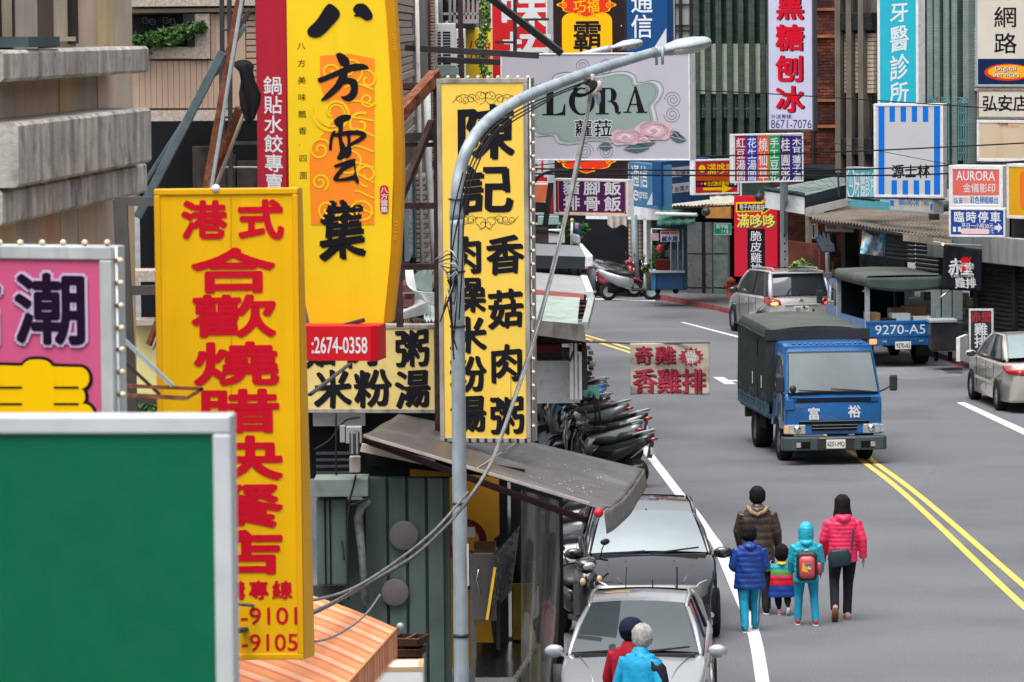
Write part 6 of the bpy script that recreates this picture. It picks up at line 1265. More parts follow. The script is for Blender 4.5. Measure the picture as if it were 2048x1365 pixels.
# ---- blue cargo trucks
tblue = mat('truck_blue', (.004, .12, .38), .35, var=.1, sc=2, coat=.7, dirt=.35, dcol=(.03, .06, .09), streak='z'); tarp = mat('dark_tarp', (.035, .042, .042), .7, var=.15, sc=2, bump=.004, bsc=9, dirt=.25, dcol=(.09, .1, .09)); tarp_t = mat('tarp_top', (.09, .1, .09), .7, var=.15, sc=1.2, bump=.004, bsc=7, dirt=.25)
gsteel = mat('bed_steel', (.06, .12, .17), .5, .3, var=.3, sc=5, dirt=.5)
def truck_a():
    t = empty('cargo_truck', label='blue cargo truck with a dark canvas cover driving towards the camera', cat='truck')
    hw = .86; prof = [(-.02, .62), (-.05, 1.0), (.0, 1.17), (.06, 1.25), (.42, 1.98), (.52, 2.06), (1.3, 2.1), (1.5, 2.06), (1.52, .6)]
    rs = []
    lp = [tuple(p) for p in smooth(prof[:-1], 3)] + [(1.52, .6)] + [(.95 + .43 * math.cos(math.radians(a)), max(.6, .37 + .43 * math.sin(math.radians(a)))) for a in range(20, 161, 14)]
    for fx, k in ((-1, .06), (-.985, .025), (-.93, .0), (-.5, -.008), (0, -.012), (.5, -.008), (.93, 0), (.985, .025), (1, .06)):
        rs.append([(hw * fx * (1 - .09 * max(0, (z - 1.15) / .95)), y + k * (1 if y < .6 else -.3), z - (k * .8 if z > 1.9 else 0)) for y, z in lp])
    cab = MB(); cab.rings(rs, sm=True); cab = cab.obj('cab', tblue, t)
    A, B, C, D = (-.79, .05, 1.27), (.79, .05, 1.27), (.73, .4, 1.93), (-.73, .4, 1.93)
    patch(t, 'windscreen_seal', *[V(p) + V((0, -.005, 0)) for p in ((-.81, .04, 1.23), (.81, .04, 1.23), (.745, .41, 1.96), (-.745, .41, 1.96))], plast, .012, (0, -1, .5), 8, .02)
    patch(t, 'windscreen', *[V(p) + V((0, -.03, 0)) for p in (A, B, C, D)], mat('truck_glass', (.11, .14, .15), .08, .35, var=.25, sc=1.2, coat=1), .012, (0, -1, .5), 8)
    pw = MB().lathe([(.17, 0), (.185, .008), (.17, .016)], (.35, .18, 1.4), 'y', 20).obj('steering_wheel', white_p, t)
    for s in (-1, 1):
        q = [(s * .868, .3, 1.22), (s * .868, 1.3, 1.22), (s * .8, 1.3, 1.86), (s * .8, .56, 1.86)]
        patch(t, 'side_window', *q, W2, .0, (s, 0, .1), 4, .01)
        MB().box((s * .862 - .006, .22, .75), (s * .862 + .006, .235, 1.2)).obj('door_seam', under, t); MB().box((s * .865 - .012, 1.1, 1.08), (s * .865 + .012, 1.25, 1.11)).obj('door_handle', plast, t)
    MB().box((-.8, -.065, 1.1), (.8, .0, 1.19)).obj('grille_band', mat('truck_blue_dark', (.004, .07, .25), .4), t, bev=.01)
    for k in range(5): MB().box((-.66, -.072, 1.105 + .017 * k), (.66, -.064, 1.112 + .017 * k)).obj('band_slat', under, t)
    MB().box((-.86, -.075, .97), (-.7, .02, 1.16)).obj('step_plate', tblue, t, bev=.015)
    MB().box((-.62, -.082, .725), (.62, -.03, .765)).obj('grille_slot', under, t); MB().box((-.62, -.088, .765), (.62, -.05, .773)).obj('grille_trim', chrome, t)
    for z in (.6, .655): MB().box((-.4, -.085, z), (.4, -.03, z + .038)).obj('grille_slot', under, t); MB().box((-.4, -.092, z + .04), (.4, -.06, z + .05)).obj('grille_trim', chrome, t)
    MB().box((-.86, -.06, .53), (.86, .1, .72)).obj('lamp_panel', tblue, t, bev=.02)
    for s in (-1, 1):
        h = MB().box((s * .66 - .15, -.088, .54), (s * .66 + .15, -.03, .71)).obj('headlamp', lamp_w, t, bev=.015); MB().lathe([(.0, -.01), (.05, -.005), (.065, .01)], (s * .66, -.1, .625), 'y', 16).obj('reflector_bowl', chrome, h)
        MB().box((s * .84 - .05, -.08, .55), (s * .84 + .045, .02, .7)).obj('indicator', amber_l if s < 0 else lamp_w, t, bev=.015)
    MB().prism([(-.94, .06), (-.92, -.14), (-.84, -.2), (.84, -.2), (.92, -.14), (.94, .06)], .26, .5).obj('bumper', mat('bumper_grey_green', (.045, .07, .075), .5, var=.15, dirt=.3), t, bev=.025)
    MB().box((-.32, -.215, .27), (.32, -.19, .48)).obj('bumper_centre', plast, t, bev=.01); MB().box((-.3, -.225, .47), (.34, -.2, .49)).obj('bumper_trim', chrome, t); plate(t, '6251-MQ', -.226, .375, -1, .34, .155)
    for s in (-1, 1):
        MB().box((s * .57 - .12, -.206, .3), (s * .57 + .12, -.19, .42)).obj('lamp_recess', under, t); MB().box((s * .66 - .04, -.215, .32), (s * .66 + .04, -.2, .41)).obj('fog_lamp', lamp_w, t)
    wiper(t, -.62, -.0, -.02, 1.31, -.03); wiper(t, -.05, .68, -.02, 1.33, -.06)
    MB().tube([(.84, .15, 1.25), (.95, .0, 1.32), (1.07, -.04, 1.42)], .014, 6).obj('mirror_arm', plast, t); MB().box((.99, -.08, 1.28), (1.13, -.02, 1.56)).obj('side_mirror', plast, t, bev=.03)
    MB().tube([(-.84, .15, 1.2), (-.95, .0, 1.3)], .014, 6).obj('mirror_arm', plast, t); MB().box((-1.04, -.1, 1.28), (-.88, -.04, 1.58)).obj('side_mirror', plast, t, bev=.03); MB().ball((-.74, -.12, 1.34), (.06, .05, .07), 10, 7).obj('parking_mirror', plast, t); MB().tube([(-.8, -.02, 1.15), (-.76, -.1, 1.28)], .012, 6).obj('mirror_arm', plast, t)
    ctext(t, '富', -.36, -.062, .9, .23, .23, white_l, off=.02, nib=.015); ctext(t, '裕', .36, -.062, .93, .23, .23, white_l, off=.02, nib=.015)
    for x in range(-6, 7): MB().ball((x * .1, .5 + .02 * abs(x), 2.09), (.035, .05, .015), 8, 5).obj('roof_rib', tblue, t)
    # bed and canopy
    y0, y1 = 1.62, 4.95
    MB().box((-.4, 1.2, .5), (.4, 4.9, .68)).obj('chassis', under, t); MB().box((-.88, y0, .68), (.88, y1, .76)).obj('bed_floor', gsteel, t)
    for s in (-1, 1):
        sb_ = MB().box((s * .9 - .015, y0, .74), (s * .9 + .015, y1, 1.12)).obj('side_gate', gsteel, t)
        for k in range(10): MB().box((s * .9 - .03, y0 + .02 + k * .36, .74), (s * .9 + .03, y0 + .06 + k * .36, 1.12)).obj('gate_rib', gsteel, sb_)
        for z in (.74, .92, 1.08): MB().box((s * .9 - .028, y0, z), (s * .9 + .028, y1, z + .03)).obj('gate_rail', gsteel, sb_)
        MB().box((s * .8 - .05, 2.2, .45), (s * .8 + .05, 2.9, .72)).obj('fuel_box', under, t); MB().box((s * .8 - .1, 4.2, .5), (s * .8 + .05, 4.3, .68)).obj('mudflap', plast, t)
    mb = MB(); rs = []; n = 14
    for k in range(n + 1):
        y = y0 - .02 + (y1 - y0 + .04) * k / n; sag = .02 * math.sin(k * 2.1); zt = 2.3 + .06 * k / n; w = .93
        r = [(-w + .0, y, 1.0 + .03 * math.sin(k * 1.7)), (-w + .015 * math.sin(k), y, 1.6), (-w + .02, y, zt - .16), (-w + .1, y, zt - .03), (-.4, y, zt + .02 + sag), (0, y, zt + .035 + sag), (.4, y, zt + .02 + sag), (w - .1, y, zt - .03), (w - .02, y, zt - .16), (w - .01 * math.sin(k), y, 1.6), (w, y, 1.0 + .03 * math.sin(k * 2.3))]
        rs.append(r)
    fs = []; nn = 11; vs = [p for r in rs for p in r]
    mb.add(vs, [(k * nn + j, k * nn + j + 1, (k + 1) * nn + j + 1, (k + 1) * nn + j) for k in range(n) for j in range(nn - 1)], 0, True); mb.m = [1 if 3 <= (i % (nn - 1)) <= 6 else 0 for i in range(n * (nn - 1))]
    mb.add(rs[0], [tuple(range(nn))], 0); mb.add(rs[-1], [tuple(range(nn))], 0); cv = mb.obj('canvas_cover', [tarp, tarp_t], t)
    MB().box((-.95, y0 - .04, 2.08), (.95, y0 - .03, 2.28)).obj('cover_flap', tarp, cv, bev=.005)
    for k in range(9): MB().box((-.945, y0 + .1 + k * .38, 2.06), (-.93, y0 + .14 + k * .38, 2.12)).obj('strap', tarp_t, cv)
    MB().tube([(-.95, y0 + .02, 2.14), (-.955, y1, 2.2)], .02, 5).obj('cover_rope', tarp, cv)
    for y in (2.1, 3.1): MB().box((-.945, y, 1.2), (-.935, y + .03, 1.42)).obj('strap', white_p, cv); 
    MB().box((-.94, 2.55, 1.0), (-.93, 2.58, 2.1)).obj('cover_seam', under, cv)
    for s in (-1, 1):
        wheel(t, s * .72, .95, .37, .22, 6, mat('steel_rim', (.2, .2, .2), .6, .5), s, .0); wheel(t, s * .7, 3.5, .37, .3, 6, mat('steel_rim', (.2, .2, .2), .6, .5), s)
    return t
ta = truck_a(); a_, b_ = G(1566, 921), G(1731, 916); mid = (a_ + b_) / 2; yaw = .105
ta.rotation_euler = (0, 0, yaw); ta.location = (mid.x + .95 * math.sin(yaw), mid.y - .95 * math.cos(yaw), 0)
def truck_b():
    """seen from behind; front -Y, rear +Y"""
    t = empty('cargo_truck', label='blue open sided cargo truck loaded with boxes seen from behind', cat='truck'); hw = .8
    MB().prism([(0, .5), (-.02, 1.1), (.3, 1.8), (1.3, 1.85), (1.4, .5)], -.78, .78, ax='x').obj('cab', tblue, t, bev=.05)
    for s in (-1, 1): patch(t, 'side_window', (s * .79, .35, 1.2), (s * .79, 1.2, 1.2), (s * .78, 1.2, 1.7), (s * .78, .5, 1.7), W2, 0, (s, 0, 0), 3, .01); MB().box((s * .95 - .07, .1, 1.2), (s * .95 + .07, .16, 1.5)).obj('side_mirror', plast, t, bev=.02); MB().tube([(s * .8, .2, 1.2), (s * .93, .12, 1.3)], .012, 5).obj('mirror_arm', plast, t)
    MB().box((-.6, 1.41, 1.15), (.6, 1.43, 1.7)).obj('cab_rear_window', glass_d, t)
    y0, y1 = 1.5, 4.6; bw = mat('bed_blue_inside', (.004, .07, .24), .5, var=.2, dirt=.3)
    MB().box((-.82, y0, .62), (.82, y1, .7)).obj('bed_floor', bw, t); MB().box((-.35, 1, .45), (.35, 4.5, .6)).obj('chassis', under, t)
    for s in (-1, 1):
        sg = MB().box((s * .82 - .02, y0, .66), (s * .82 + .02, y1, 1.08)).obj('side_gate', tblue, t); 
        for z in (.75, .86): MB().box((s * .82 - .03, y0, z), (s * .82 + .03, y1, z + .02)).obj('gate_rib', tblue, sg)
    tg = MB().box((-.84, y1, .7), (.84, y1 + .04, 1.06)).obj('tailgate', tblue, t, bev=.01); MB().box((-.84, y1 + .02, 1.0), (.84, y1 + .055, 1.04)).obj('gate_rib', tblue, tg)
    ctext(tg, '9270-A5', .06, y1 + .045, .86, 1.15, .21, white_l, 1, fit=True, off=.012, z=.002)
    MB().box((-.84, y1 - .02, .5), (.84, y1 + .02, .7)).obj('rear_panel', tblue, t); MB().box((-.45, y1 + .02, .52), (.45, y1 + .035, .64)).obj('rear_recess', bw, t); plate(t, '9270-A5', y1 + .06, .5, 1, .36, .17)
    for s in (-1, 1): MB().box((s * .68 - .08, y1 + .01, .54), (s * .68 + .08, y1 + .05, .65)).obj('tail_lamp', red_on, t, bev=.015); MB().box((s * .42 - .05, y1 + .02, .57), (s * .42 + .05, y1 + .04, .62)).obj('reverse_lamp', lamp_w, t)
    for s in (-1, 1):
        for y in (y0 + .05, y1 - .03): MB().box((s * .8 - .05, y - .04, .7), (s * .8 + .05, y + .04, 1.98)).obj('canopy_post', galv, t)
    MB().box((-.82, y0, .7), (.82, y0 + .05, 1.9)).obj('front_board', dark, t); MB().box((-.35, y1 - 2.2, 1.05), (-.3, y1 - 2.1, 1.95)).obj('inner_post', bw, t)
    mb = MB(); rs = []; n = 12
    for k in range(n + 1):
        y = y0 - .08 + (y1 - y0 + .2) * k / n; z = 2.05; w = .88
        rs.append([(-w, y, z - .2), (-w + .01, y, z - .01), (-w + .07, y, z + .03), (0, y, z + .05 + .012 * math.sin(k * 2)), (w - .07, y, z + .03), (w - .01, y, z - .01), (w, y, z - .2)])
    mb.add([p for r in rs for p in r], [(k * 7 + j, k * 7 + j + 1, k * 7 + j + 8, k * 7 + j + 7) for k in range(n) for j in range(6)], 0, True); cv = mb.obj('canvas_roof', tarp_t, t, sol=.015)
    yb = y1 + .12; MB().sheet(lambda u, v: (-.87 + 1.74 * u, yb - .02 * v, 2.04 - v * (.2 + .13 * math.sin(math.pi * (.15 + .8 * u)) * (u < 1))), 16, 4).obj('rear_flap', mat('flap_green', (.07, .1, .09), .7, var=.15), cv, sol=.015)
    MB().sheet(lambda u, v: (-.9 - .16 * v, y0 + (y1 - y0) * (.02 + .62 * u), 1.9 - .12 * v + .03 * math.sin(u * 8)), 14, 4).obj('side_flap', mat('flap_green', (1, 1, 1)), cv, sol=.015); MB().tube([(.85, y1 - .3, 1.7), (.55, y1 - .05, 1.95)], .014, 5).obj('stay_bar', galv, t)
    for s in (-1, 1):
        wheel(t, s * .68, .75, .33, .2, 6, galv, s); wheel(t, s * .66, 3.5, .33, .3, 6, galv, s); MB().box((s * .66 - .16, 3.85, .2), (s * .66 + .16, 3.88, .55)).obj('mudflap', plast, t)
    return t
tb_ = truck_b(); g = G(1840, 727); yaw = math.pi + .14
tb_.rotation_euler = (0, 0, yaw); Rm = MX.Rotation(yaw, 3, 'Z'); tb_.location = V((g.x, g.y, 0)) - Rm @ V((-.66, 3.5, 0)) - V((0, 0, 0))
bpy.context.view_layer.update()
def cargo(lx, ly, w, d, h, m, lab, cat='box', st=None, z0=.71):
    p = tb_.matrix_world @ V((lx, ly, z0)); t = MB().box((-w / 2, -d / 2, 0), (w / 2, d / 2, h)).obj('cardboard_box' if cat == 'box' else cat, m, bev=.006); t.location = p; t.rotation_euler = (0, 0, yaw); tag(t, lab, cat, 'load on the blue truck')
    if st: ctext(t, st, 0, d / 2, h * .5, w * .6, h * .3, ink, 1, fit=True, z=.004)
    return t
cbm = mat('cardboard', (.3, .19, .1), .8, var=.12); wb = mat('white_carton', (.66, .69, .7), .6, var=.06); pb2 = mat('pale_blue_carton', (.5, .6, .62), .6, var=.05)
cargo(-.0, 4.3, .42, .4, .5, pb2, 'pale blue and white carton in the middle of the open truck bed'); cargo(-.5, 4.3, .44, .4, .42, wb, 'white carton with handwriting at the right end of the truck bed', st='水餃 38'); cargo(.62, 4.25, .3, .4, .52, cbm, 'brown carton with printing at the left end of the truck bed'); cargo(-.45, 3.75, .5, .4, .62, cbm, 'open brown carton behind the white cartons on the truck'); cargo(.28, 4.35, .34, .3, .4, mat('dark_crate', (.03, .03, .035), .6, var=.3), 'dark plastic crate of small packets between the cartons', 'crate'); cargo(-.1, 3.7, .4, .4, .58, cbm, 'brown carton standing behind the pale blue carton')
# white scooter tail between minivan and blue truck is built with the scooters
# ================================================================== SCOOTERS   front -Y
seatm = mat('seat_vinyl', (.016, .017, .019), .5, var=.1, coat=.15); dplast = mat('scooter_plastic', (.014, .015, .017), .4, var=.15, coat=.2)
def oring(y, zc, hw, hh, n=14, p=2.6):
    r = []
    for k in range(n):
        t = 2 * math.pi * k / n; c, s_ = math.cos(t), math.sin(t); r.append((hw * math.copysign(abs(c) ** (2 / p), c), y, zc + hh * math.copysign(abs(s_) ** (2 / p), s_)))
    return r
def loft(par, name, m, st, n=14, sub=1): return MB().rings([oring(*q, n=n) for q in st]).obj(name, m, par, sub=0)
def scooter(pm, label, silver_rail=galv):
    t = empty('parked_scooter', label=label, cat='scooter', group='scooters parked beside the road')
    for y, nm in ((-.63, 'wheel'), (.58, 'wheel')):
        w = MB().lathe([(.15, -.05), (.23, -.055), (.25, -.03), (.25, .03), (.23, .055), (.15, .05)], (0, y, .25), 'x', 20).obj('wheel', rubber, t)
        mb = MB(); mb.lathe([(.001, -.03), (.05, -.04), (.14, -.02), (.16, -.035), (.16, .035), (.14, .02), (.05, .04), (.001, .03)], (0, y, .25), 'x', 16); mb.obj('rim', alloy if y > 0 else galv, w)
    loft(t, 'rear_body', pm, [(-.14, .48, .13, .14), (.0, .52, .18, .2), (.3, .58, .2, .2), (.55, .68, .18, .16), (.78, .8, .12, .1), (.9, .87, .06, .05)])
    loft(t, 'seat', seatm, [(-.16, .72, .1, .03), (-.08, .75, .16, .07), (.1, .77, .18, .08), (.28, .78, .17, .07), (.34, .83, .18, .085), (.56, .88, .15, .07), (.68, .91, .08, .04)])
    MB().box((-.17, -.48, .27), (.17, -.08, .34)).obj('floorboard', dplast, t, bev=.02)
    loft(t, 'engine', under, [(.1, .34, .1, .1), (.4, .32, .12, .12), (.6, .3, .1, .08)]); MB().tube([(.13, .15, .3), (.16, .4, .28), (.17, .82, .36)], [.03, .05, .05], 8).obj('exhaust', dplast, t)
    mb = MB(); st = []
    for z, y, w in ((.28, -.42, .15), (.4, -.5, .2), (.6, -.56, .21), (.78, -.56, .19), (.93, -.52, .13)):
        st.append([(-w, y + .09, z), (-w * .6, y - .03, z), (0, y - .09, z), (w * .6, y - .03, z), (w, y + .09, z), (w * .6, y + .05, z), (0, y + .03, z), (-w * .6, y + .05, z)])
    mb.rings(st); mb.obj('leg_shield', pm, t)
    loft(t, 'front_mudguard', pm, [(-.88, .42, .03, .02), (-.78, .5, .07, .05), (-.62, .53, .08, .04), (-.46, .45, .06, .04)]); MB().tube([(0, -.63, .25), (0, -.52, .7), (0, -.45, .95)], .035, 8).obj('fork', dplast, t)
    loft(t, 'handlebar_cowl', pm, [(-.62, .96, .05, .04), (-.56, 1.0, .12, .07), (-.46, 1.02, .14, .06), (-.38, 1.0, .08, .04)]); MB().ball((0, -.61, .98), (.085, .035, .05), 12, 8).obj('headlight', lamp_w, t)
    MB().tube([(-.34, -.36, .98), (-.2, -.42, 1.03), (0, -.46, 1.03), (.2, -.42, 1.03), (.34, -.36, .98)], .016, 8).obj('handlebar', dplast, t)
    for s in (-1, 1):
        MB().tube([(s * .22, -.43, 1.03), (s * .26, -.44, 1.16), (s * .29, -.45, 1.2)], .008, 5).obj('mirror_stalk', dplast, t); MB().ball((s * .3, -.45, 1.23), (.065, .02, .042), 10, 7).obj('mirror', dplast, t)
        MB().ball((s * .11, -.62, .8), (.04, .03, .05), 8, 6).obj('indicator', amber_l, t)
    MB().tube([(-.12, .45, .85), (-.13, .75, .93), (-.06, .92, .98), (.06, .92, .98), (.13, .75, .93), (.12, .45, .85)], .018, 8).obj('grab_rail', silver_rail, t)
    loft(t, 'tail_lamp', red_g, [(.8, .8, .085, .04), (.93, .82, .07, .035), (.98, .83, .03, .015)])
    MB().hexa([(-.08, .82, .5), (.08, .82, .5), (.08, .86, .5), (-.08, .86, .5), (-.05, .86, .8), (.05, .86, .8), (.05, .9, .8), (-.05, .9, .8)]).obj('rear_mudguard', dplast, t); MB().box((-.1, .9, .56), (.1, .915, .68)).obj('plate', plate_m, t)
    return t
SP = [paint('scooter_black', (.014, .015, .018), rough=.2), paint('scooter_silver', (.4, .43, .44), .5), paint('scooter_red', (.4, .02, .05), rough=.25), paint('scooter_blue', (.01, .22, .5), rough=.25), paint('scooter_white', (.65, .66, .66), rough=.25), paint('scooter_grey', (.1, .11, .12), .3)]
cn = ('black', 'silver grey', 'red', 'bright blue', 'white', 'dark grey')
protos = [scooter(SP[i], cn[i] + ' scooter', galv if i not in (3, 2) else SP[i]) for i in range(6)]
usedp = set()
def place(i, x, y, rz, label, lean=.1, z=0., s=1.0):
    o = protos[i] if i not in usedp else copy_tree(protos[i]); usedp.add(i)
    o.location = (x, y, z); o.rotation_euler = (0, -lean, rz) ; o.scale = (s, s, s); o['label'] = label; return o
edge = [V((G(*p).x, G(*p).y, 0)) for p in smooth([(1362, 993), (1324, 943), (1283, 890), (1256, 857), (1232, 838), (1177, 808), (1140, 785)], 10)]
# walk along the white line and park a scooter every 0.78 m, tails to the road
seq = [0, 1, 0, 5, 0, 3, 5, 0, 0, 3, 0, 1, 5, 0, 3, 2, 1, 0, 5, 4, 0, 3, 1, 0, 2, 0, 5]; acc = 0; k = 0; nth = ('nearest', 'second nearest', 'third nearest', 'fourth nearest', 'fifth nearest', 'sixth nearest', 'seventh nearest', 'eighth nearest', 'ninth nearest', 'tenth nearest', 'eleventh nearest', 'twelfth nearest', 'thirteenth nearest', 'fourteenth nearest', 'fifteenth nearest', 'sixteenth nearest', 'seventeenth nearest', 'eighteenth nearest', 'nineteenth nearest', 'twentieth nearest')
for i in range(1, len(edge)):
    acc += (edge[i] - edge[i - 1]).length
    if acc > 1.75 and k < 10:
        acc = 0; d = (edge[i] - edge[i - 1]).normalized(); nrm = V((-d.y, d.x, 0)); c = edge[i] + nrm * (1.15 + rnd(-.12, .3)); rz = math.atan2(d.y, d.x) + math.pi - .5 + rnd(-.35, .25)
        place(seq[k], c.x, c.y, rz, '%s scooter, %s of the row parked along the white line' % (cn[seq[k]], nth[k]), rnd(.08, .16)); k += 1
# motorcycles deeper under the stalls (second row)
for j in range(7):
    e_ = edge[min(len(edge) - 1, 4 + j * 8)]; place((0, 4, 3, 0, 5, 0, 2)[j], e_.x - 3.0 + rnd(-.2, .2), e_.y + .6, -.6 + rnd(-.9, .9), '%s scooter in the inner row, %s from the front' % (cn[(0, 4, 3, 0, 5, 0, 2)[j]], ('first', 'second', 'third', 'fourth', 'fifth', 'sixth', 'seventh')[j]), .1)
# scooters left of the black car under the awning
for (i, px, py, rz, lab) in ((4, 1135, 1150, -1.9, 'white scooter half hidden behind the vinyl curtain'), (5, 1118, 1105, -1.7, 'dark grey scooter behind the white one under the awning'), (4, 1150, 1075, -1.6, 'white scooter under the red capped corner of the awning'), (0, 1160, 1235, .35, 'black scooter squeezed between the two parked cars and the stall'), (3, 1130, 1065, -1.5, 'bright blue scooter deep under the awning')):
    g = G(px, py + 40); place(i, g.x, g.y, rz, lab, .1)
# scooters at the bend
g = G(1258, 601); place(1, g.x, g.y, 1.5, 'silver grey scooter seen from the side at the bend, front to the right', .06)
for i, px, dy, rz, lab in ((2, 1225, .7, 1.7, 'red scooter just behind the silver one at the bend'), (0, 1245, 1.3, 1.4, 'black scooter third from the front at the bend'), (4, 1238, 2.0, 1.6, 'white scooter fourth from the front at the bend'), (0, 1260, 2.7, 1.5, 'black scooter fifth from the front at the bend'), (5, 1240, 3.4, 1.6, 'dark grey scooter farthest back at the bend')):
    g = G(px, 598); place(i, g.x, g.y + dy, rz, lab, .06)
# white scooter tail showing between the minivan and the truck
g = G(1610, 725); place(4, g.x - .35, g.y, math.pi * .5 + .3, 'white scooter with a red tail behind the canvas of the front truck', .05)

# ================================================================== PEOPLE   facing +Y, built 1.70 m tall then scaled
skin = mat('skin', (.5, .3, .2), .55, var=.08, sc=12); hairm = mat('black_hair', (.01, .008, .009), .6, var=.3, sc=30, bump=.004, bsc=70)
def person(label, gx, gy, H, rz, jacket, trousers, shoes, sole=None, hair=hairm, hairlen=0., feet=((-.1, .1, 0), (.1, -.1, 0)), arms=None, jlen=.62, puff=.0085, wid=1., hood=True, head=1., coat_hem=0., bend=0., bare=False, jm=None, nq=9, look=0.):
    t = empty('person', (gx, gy, 0), rz, label, 'person', 'people walking on the road'); t.scale = (H / 1.7,) * 3
    hz, sz = .86, 1.36; hs = .25 * head; hc = V((0, .03 + bend * .5, 1.7 - hs * .52)); nb = V((0, -.01 + bend * .38, 1.7 - hs * 1.02))
    sz = nb.z - .07; hips = [V((-.09 * wid, 0, hz)), V((.09 * wid, 0, hz))]; sh = [V((-.165 * wid, bend * .3, sz - .02)), V((.165 * wid, bend * .3, sz - .02))]
    ank = [V((f[0], f[1], .08 + f[2])) for f in feet]; kn = [(h + a) / 2 + V((0, .05 + .06 * (f[2] > .02), .02)) for h, a, f in zip(hips, ank, feet)]
    arms = arms or [((-.25, .02, 1.08), (-.24, .1, .85)), ((.25, -.02, 1.08), (.24, .05, .85))]
    arms = [(V((a[0] * wid, a[1], a[2])), V((b[0] * wid, b[1], b[2]))) for a, b in arms]
    b = MB(); b.ball(tuple(hc), (hs * .35, hs * .4, hs * .48), 16, 12); b.tube([nb - V((0, 0, .08)), nb + V((0, .01, .07))], .05, 10); b.ball((hc.x, hc.y + hs * .42, hc.z - .02), (.014, .022, .02), 8, 6)
    for s in (-1, 1): b.ball((s * hs * .36, hc.y, hc.z - .01), (.012, .02, .032), 8, 6)
    b.tube([V((0, 0, hz - .05)), V((0, .0, 1.1)), V((0, bend * .3, sz - .08)), nb - V((0, 0, .04))], [(.13, .09), (.12, .085), (.12, .07), (.045, .045)], 12)
    for i in (0, 1):
        b.tube([hips[i], kn[i], ank[i]], [.075, .05, .035], 10); b.tube([sh[i] - V((0, 0, .05)), arms[i][0], arms[i][1]], [.03, .03, .025], 8)
        w = arms[i][1]; d = (w - arms[i][0]).normalized(); p = w + d * .05; b.ball(tuple(p), (.022, .034, .045), 10, 7)
        for k in range(4): f0 = p + V((0, .026 - .017 * k, 0)) + d * .03; b.tube([f0, f0 + d * (.035 + .006 * (k in (1, 2))) + V((0, .003, 0)), f0 + d * .055 + V(((-1) ** (i) * .012, .008, 0))], [.009, .0085, .007], 6)
        b.tube([p + V((0, .03, 0)), p + V((0, .048, 0)) + d * .025, p + V((0, .046, 0)) + d * .045], [.01, .009, .008], 6)
    b.obj('body', skin, t, rem=.0085)
    # face details
    for s in (-1, 1): MB().ball((s * .032, hc.y + hs * .39, hc.z + .012), (.012, .006, .006), 8, 5).obj('eye', ink, t)
    MB().ball((0, hc.y + hs * .385, hc.z - .055), (.022, .006, .006), 8, 5).obj('mouth', mat('lips', (.4, .13, .12), .5), t)
    # trousers
    m = MB(); m.tube([V((0, 0, .98)), V((0, 0, hz)), V((0, 0, hz - .06))], [(.15 * wid, .11), (.155 * wid, .12), (.1 * wid, .1)], 14)
    for i in (0, 1):
        m.tube([hips[i] + V((0, 0, .02)), hips[i].lerp(kn[i], .5), kn[i], kn[i].lerp(ank[i], .5), ank[i] + V((0, 0, -.01 if not bare else .06))], [.095 * wid, .083 * wid, .066 * wid, .06 * wid, .056 * wid if not bare else .04], 12)
    m.obj('trousers', trousers, t, rem=.012)
    for i in (0, 1):
        f = feet[i]; pitch = .9 if f[2] > .05 else 0; q = []
        o = MB(); o.rings([[(hw * math.cos(a), y, zc + zh * math.sin(a)) for a in [2 * math.pi * k / 12 for k in range(12)]] for y, hw, zc, zh in ((-.1, .02, .05, .03), (-.08, .038, .05, .045), (-.02, .043, .055, .05), (.06, .045, .04, .034), (.13, .042, .032, .024), (.17, .02, .028, .014))])
        sob = o.obj('shoe', shoes, t); s2_ = MB(); s2_.rings([[(x * .047, y, z) for x, y in disc(0, 0, 1, 1, 12)] if 0 else [(hw, y * 1.0, z) for hw, y in ((-.03, -.1), (-.045, -.02), (-.048, .08), (-.03, .16), (.03, .16), (.048, .08), (.045, -.02), (.03, -.1))] for z in (0, .02)]); so_ = s2_.obj('sole', sole or white_l, sob)
        if f[2] > .05:
            ang = -1.0; sob.rotation_euler = (ang, 0, 0); sob.location = ank[i] - MX.Rotation(ang, 3, 'X') @ V((0, -.02, .08))
        else: sob.location = (f[0], f[1], 0)
    # jacket
    j = MB(); hem = sz - jlen + .02; st = []
    n = nq * 4
    for k in range(n + 1):
        u = k / n; z = hem + (sz + .03 - hem) * u; q_ = puff * abs(math.sin(u * nq * math.pi)); w = (.185 + coat_hem * (1 - u)) * wid * (1 - .06 * math.sin(u * math.pi)) * (1 if u < .86 else 1 - (u - .86) * 1.7); dp = .135 * (1 + coat_hem) * (1 if u < .85 else 1 - (u - .85) * 1.6)
        st.append([((w + q_) * math.copysign(abs(math.cos(a)) ** .8, math.cos(a)), bend * .3 * u + (dp + q_) * math.copysign(abs(math.sin(a)) ** .8, math.sin(a)) + .004 * math.sin(a * 5 + z * 20), z) for a in [2 * math.pi * i / 24 for i in range(24)]])
    j.rings(st)
    for i in (0, 1):
        a0 = sh[i] + V((0, 0, -.005)); a1, a2 = arms[i]; pts = []; rs = []
        for k in range(21):
            u = k / 20; pts.append(a0.lerp(a1, u * 2) if u < .5 else a1.lerp(a2, u * 2 - 1)); rs.append((.075 - .027 * u) * (1 if puff else .92) + puff * .8 * abs(math.sin(u * 7 * math.pi)))
        j.tube([tuple(p) for p in pts], rs, 12)
    if hood: j.tube([nb + V((-.085, -.02, -.02)), nb + V((-.05, -.085, -.045)), nb + V((0, -.11, -.06)), nb + V((.05, -.085, -.045)), nb + V((.085, -.02, -.02))], [.04, .055, .06, .055, .04], 10); j.ball(tuple(nb + V((0, -.075, -.09))), (.1, .06, .09), 14, 8)
    j.tube([nb + V((0, -.005, -.1)), nb + V((0, -.005, -.02)), nb + V((0, 0, .03))], [.12, .09, .07], 14)
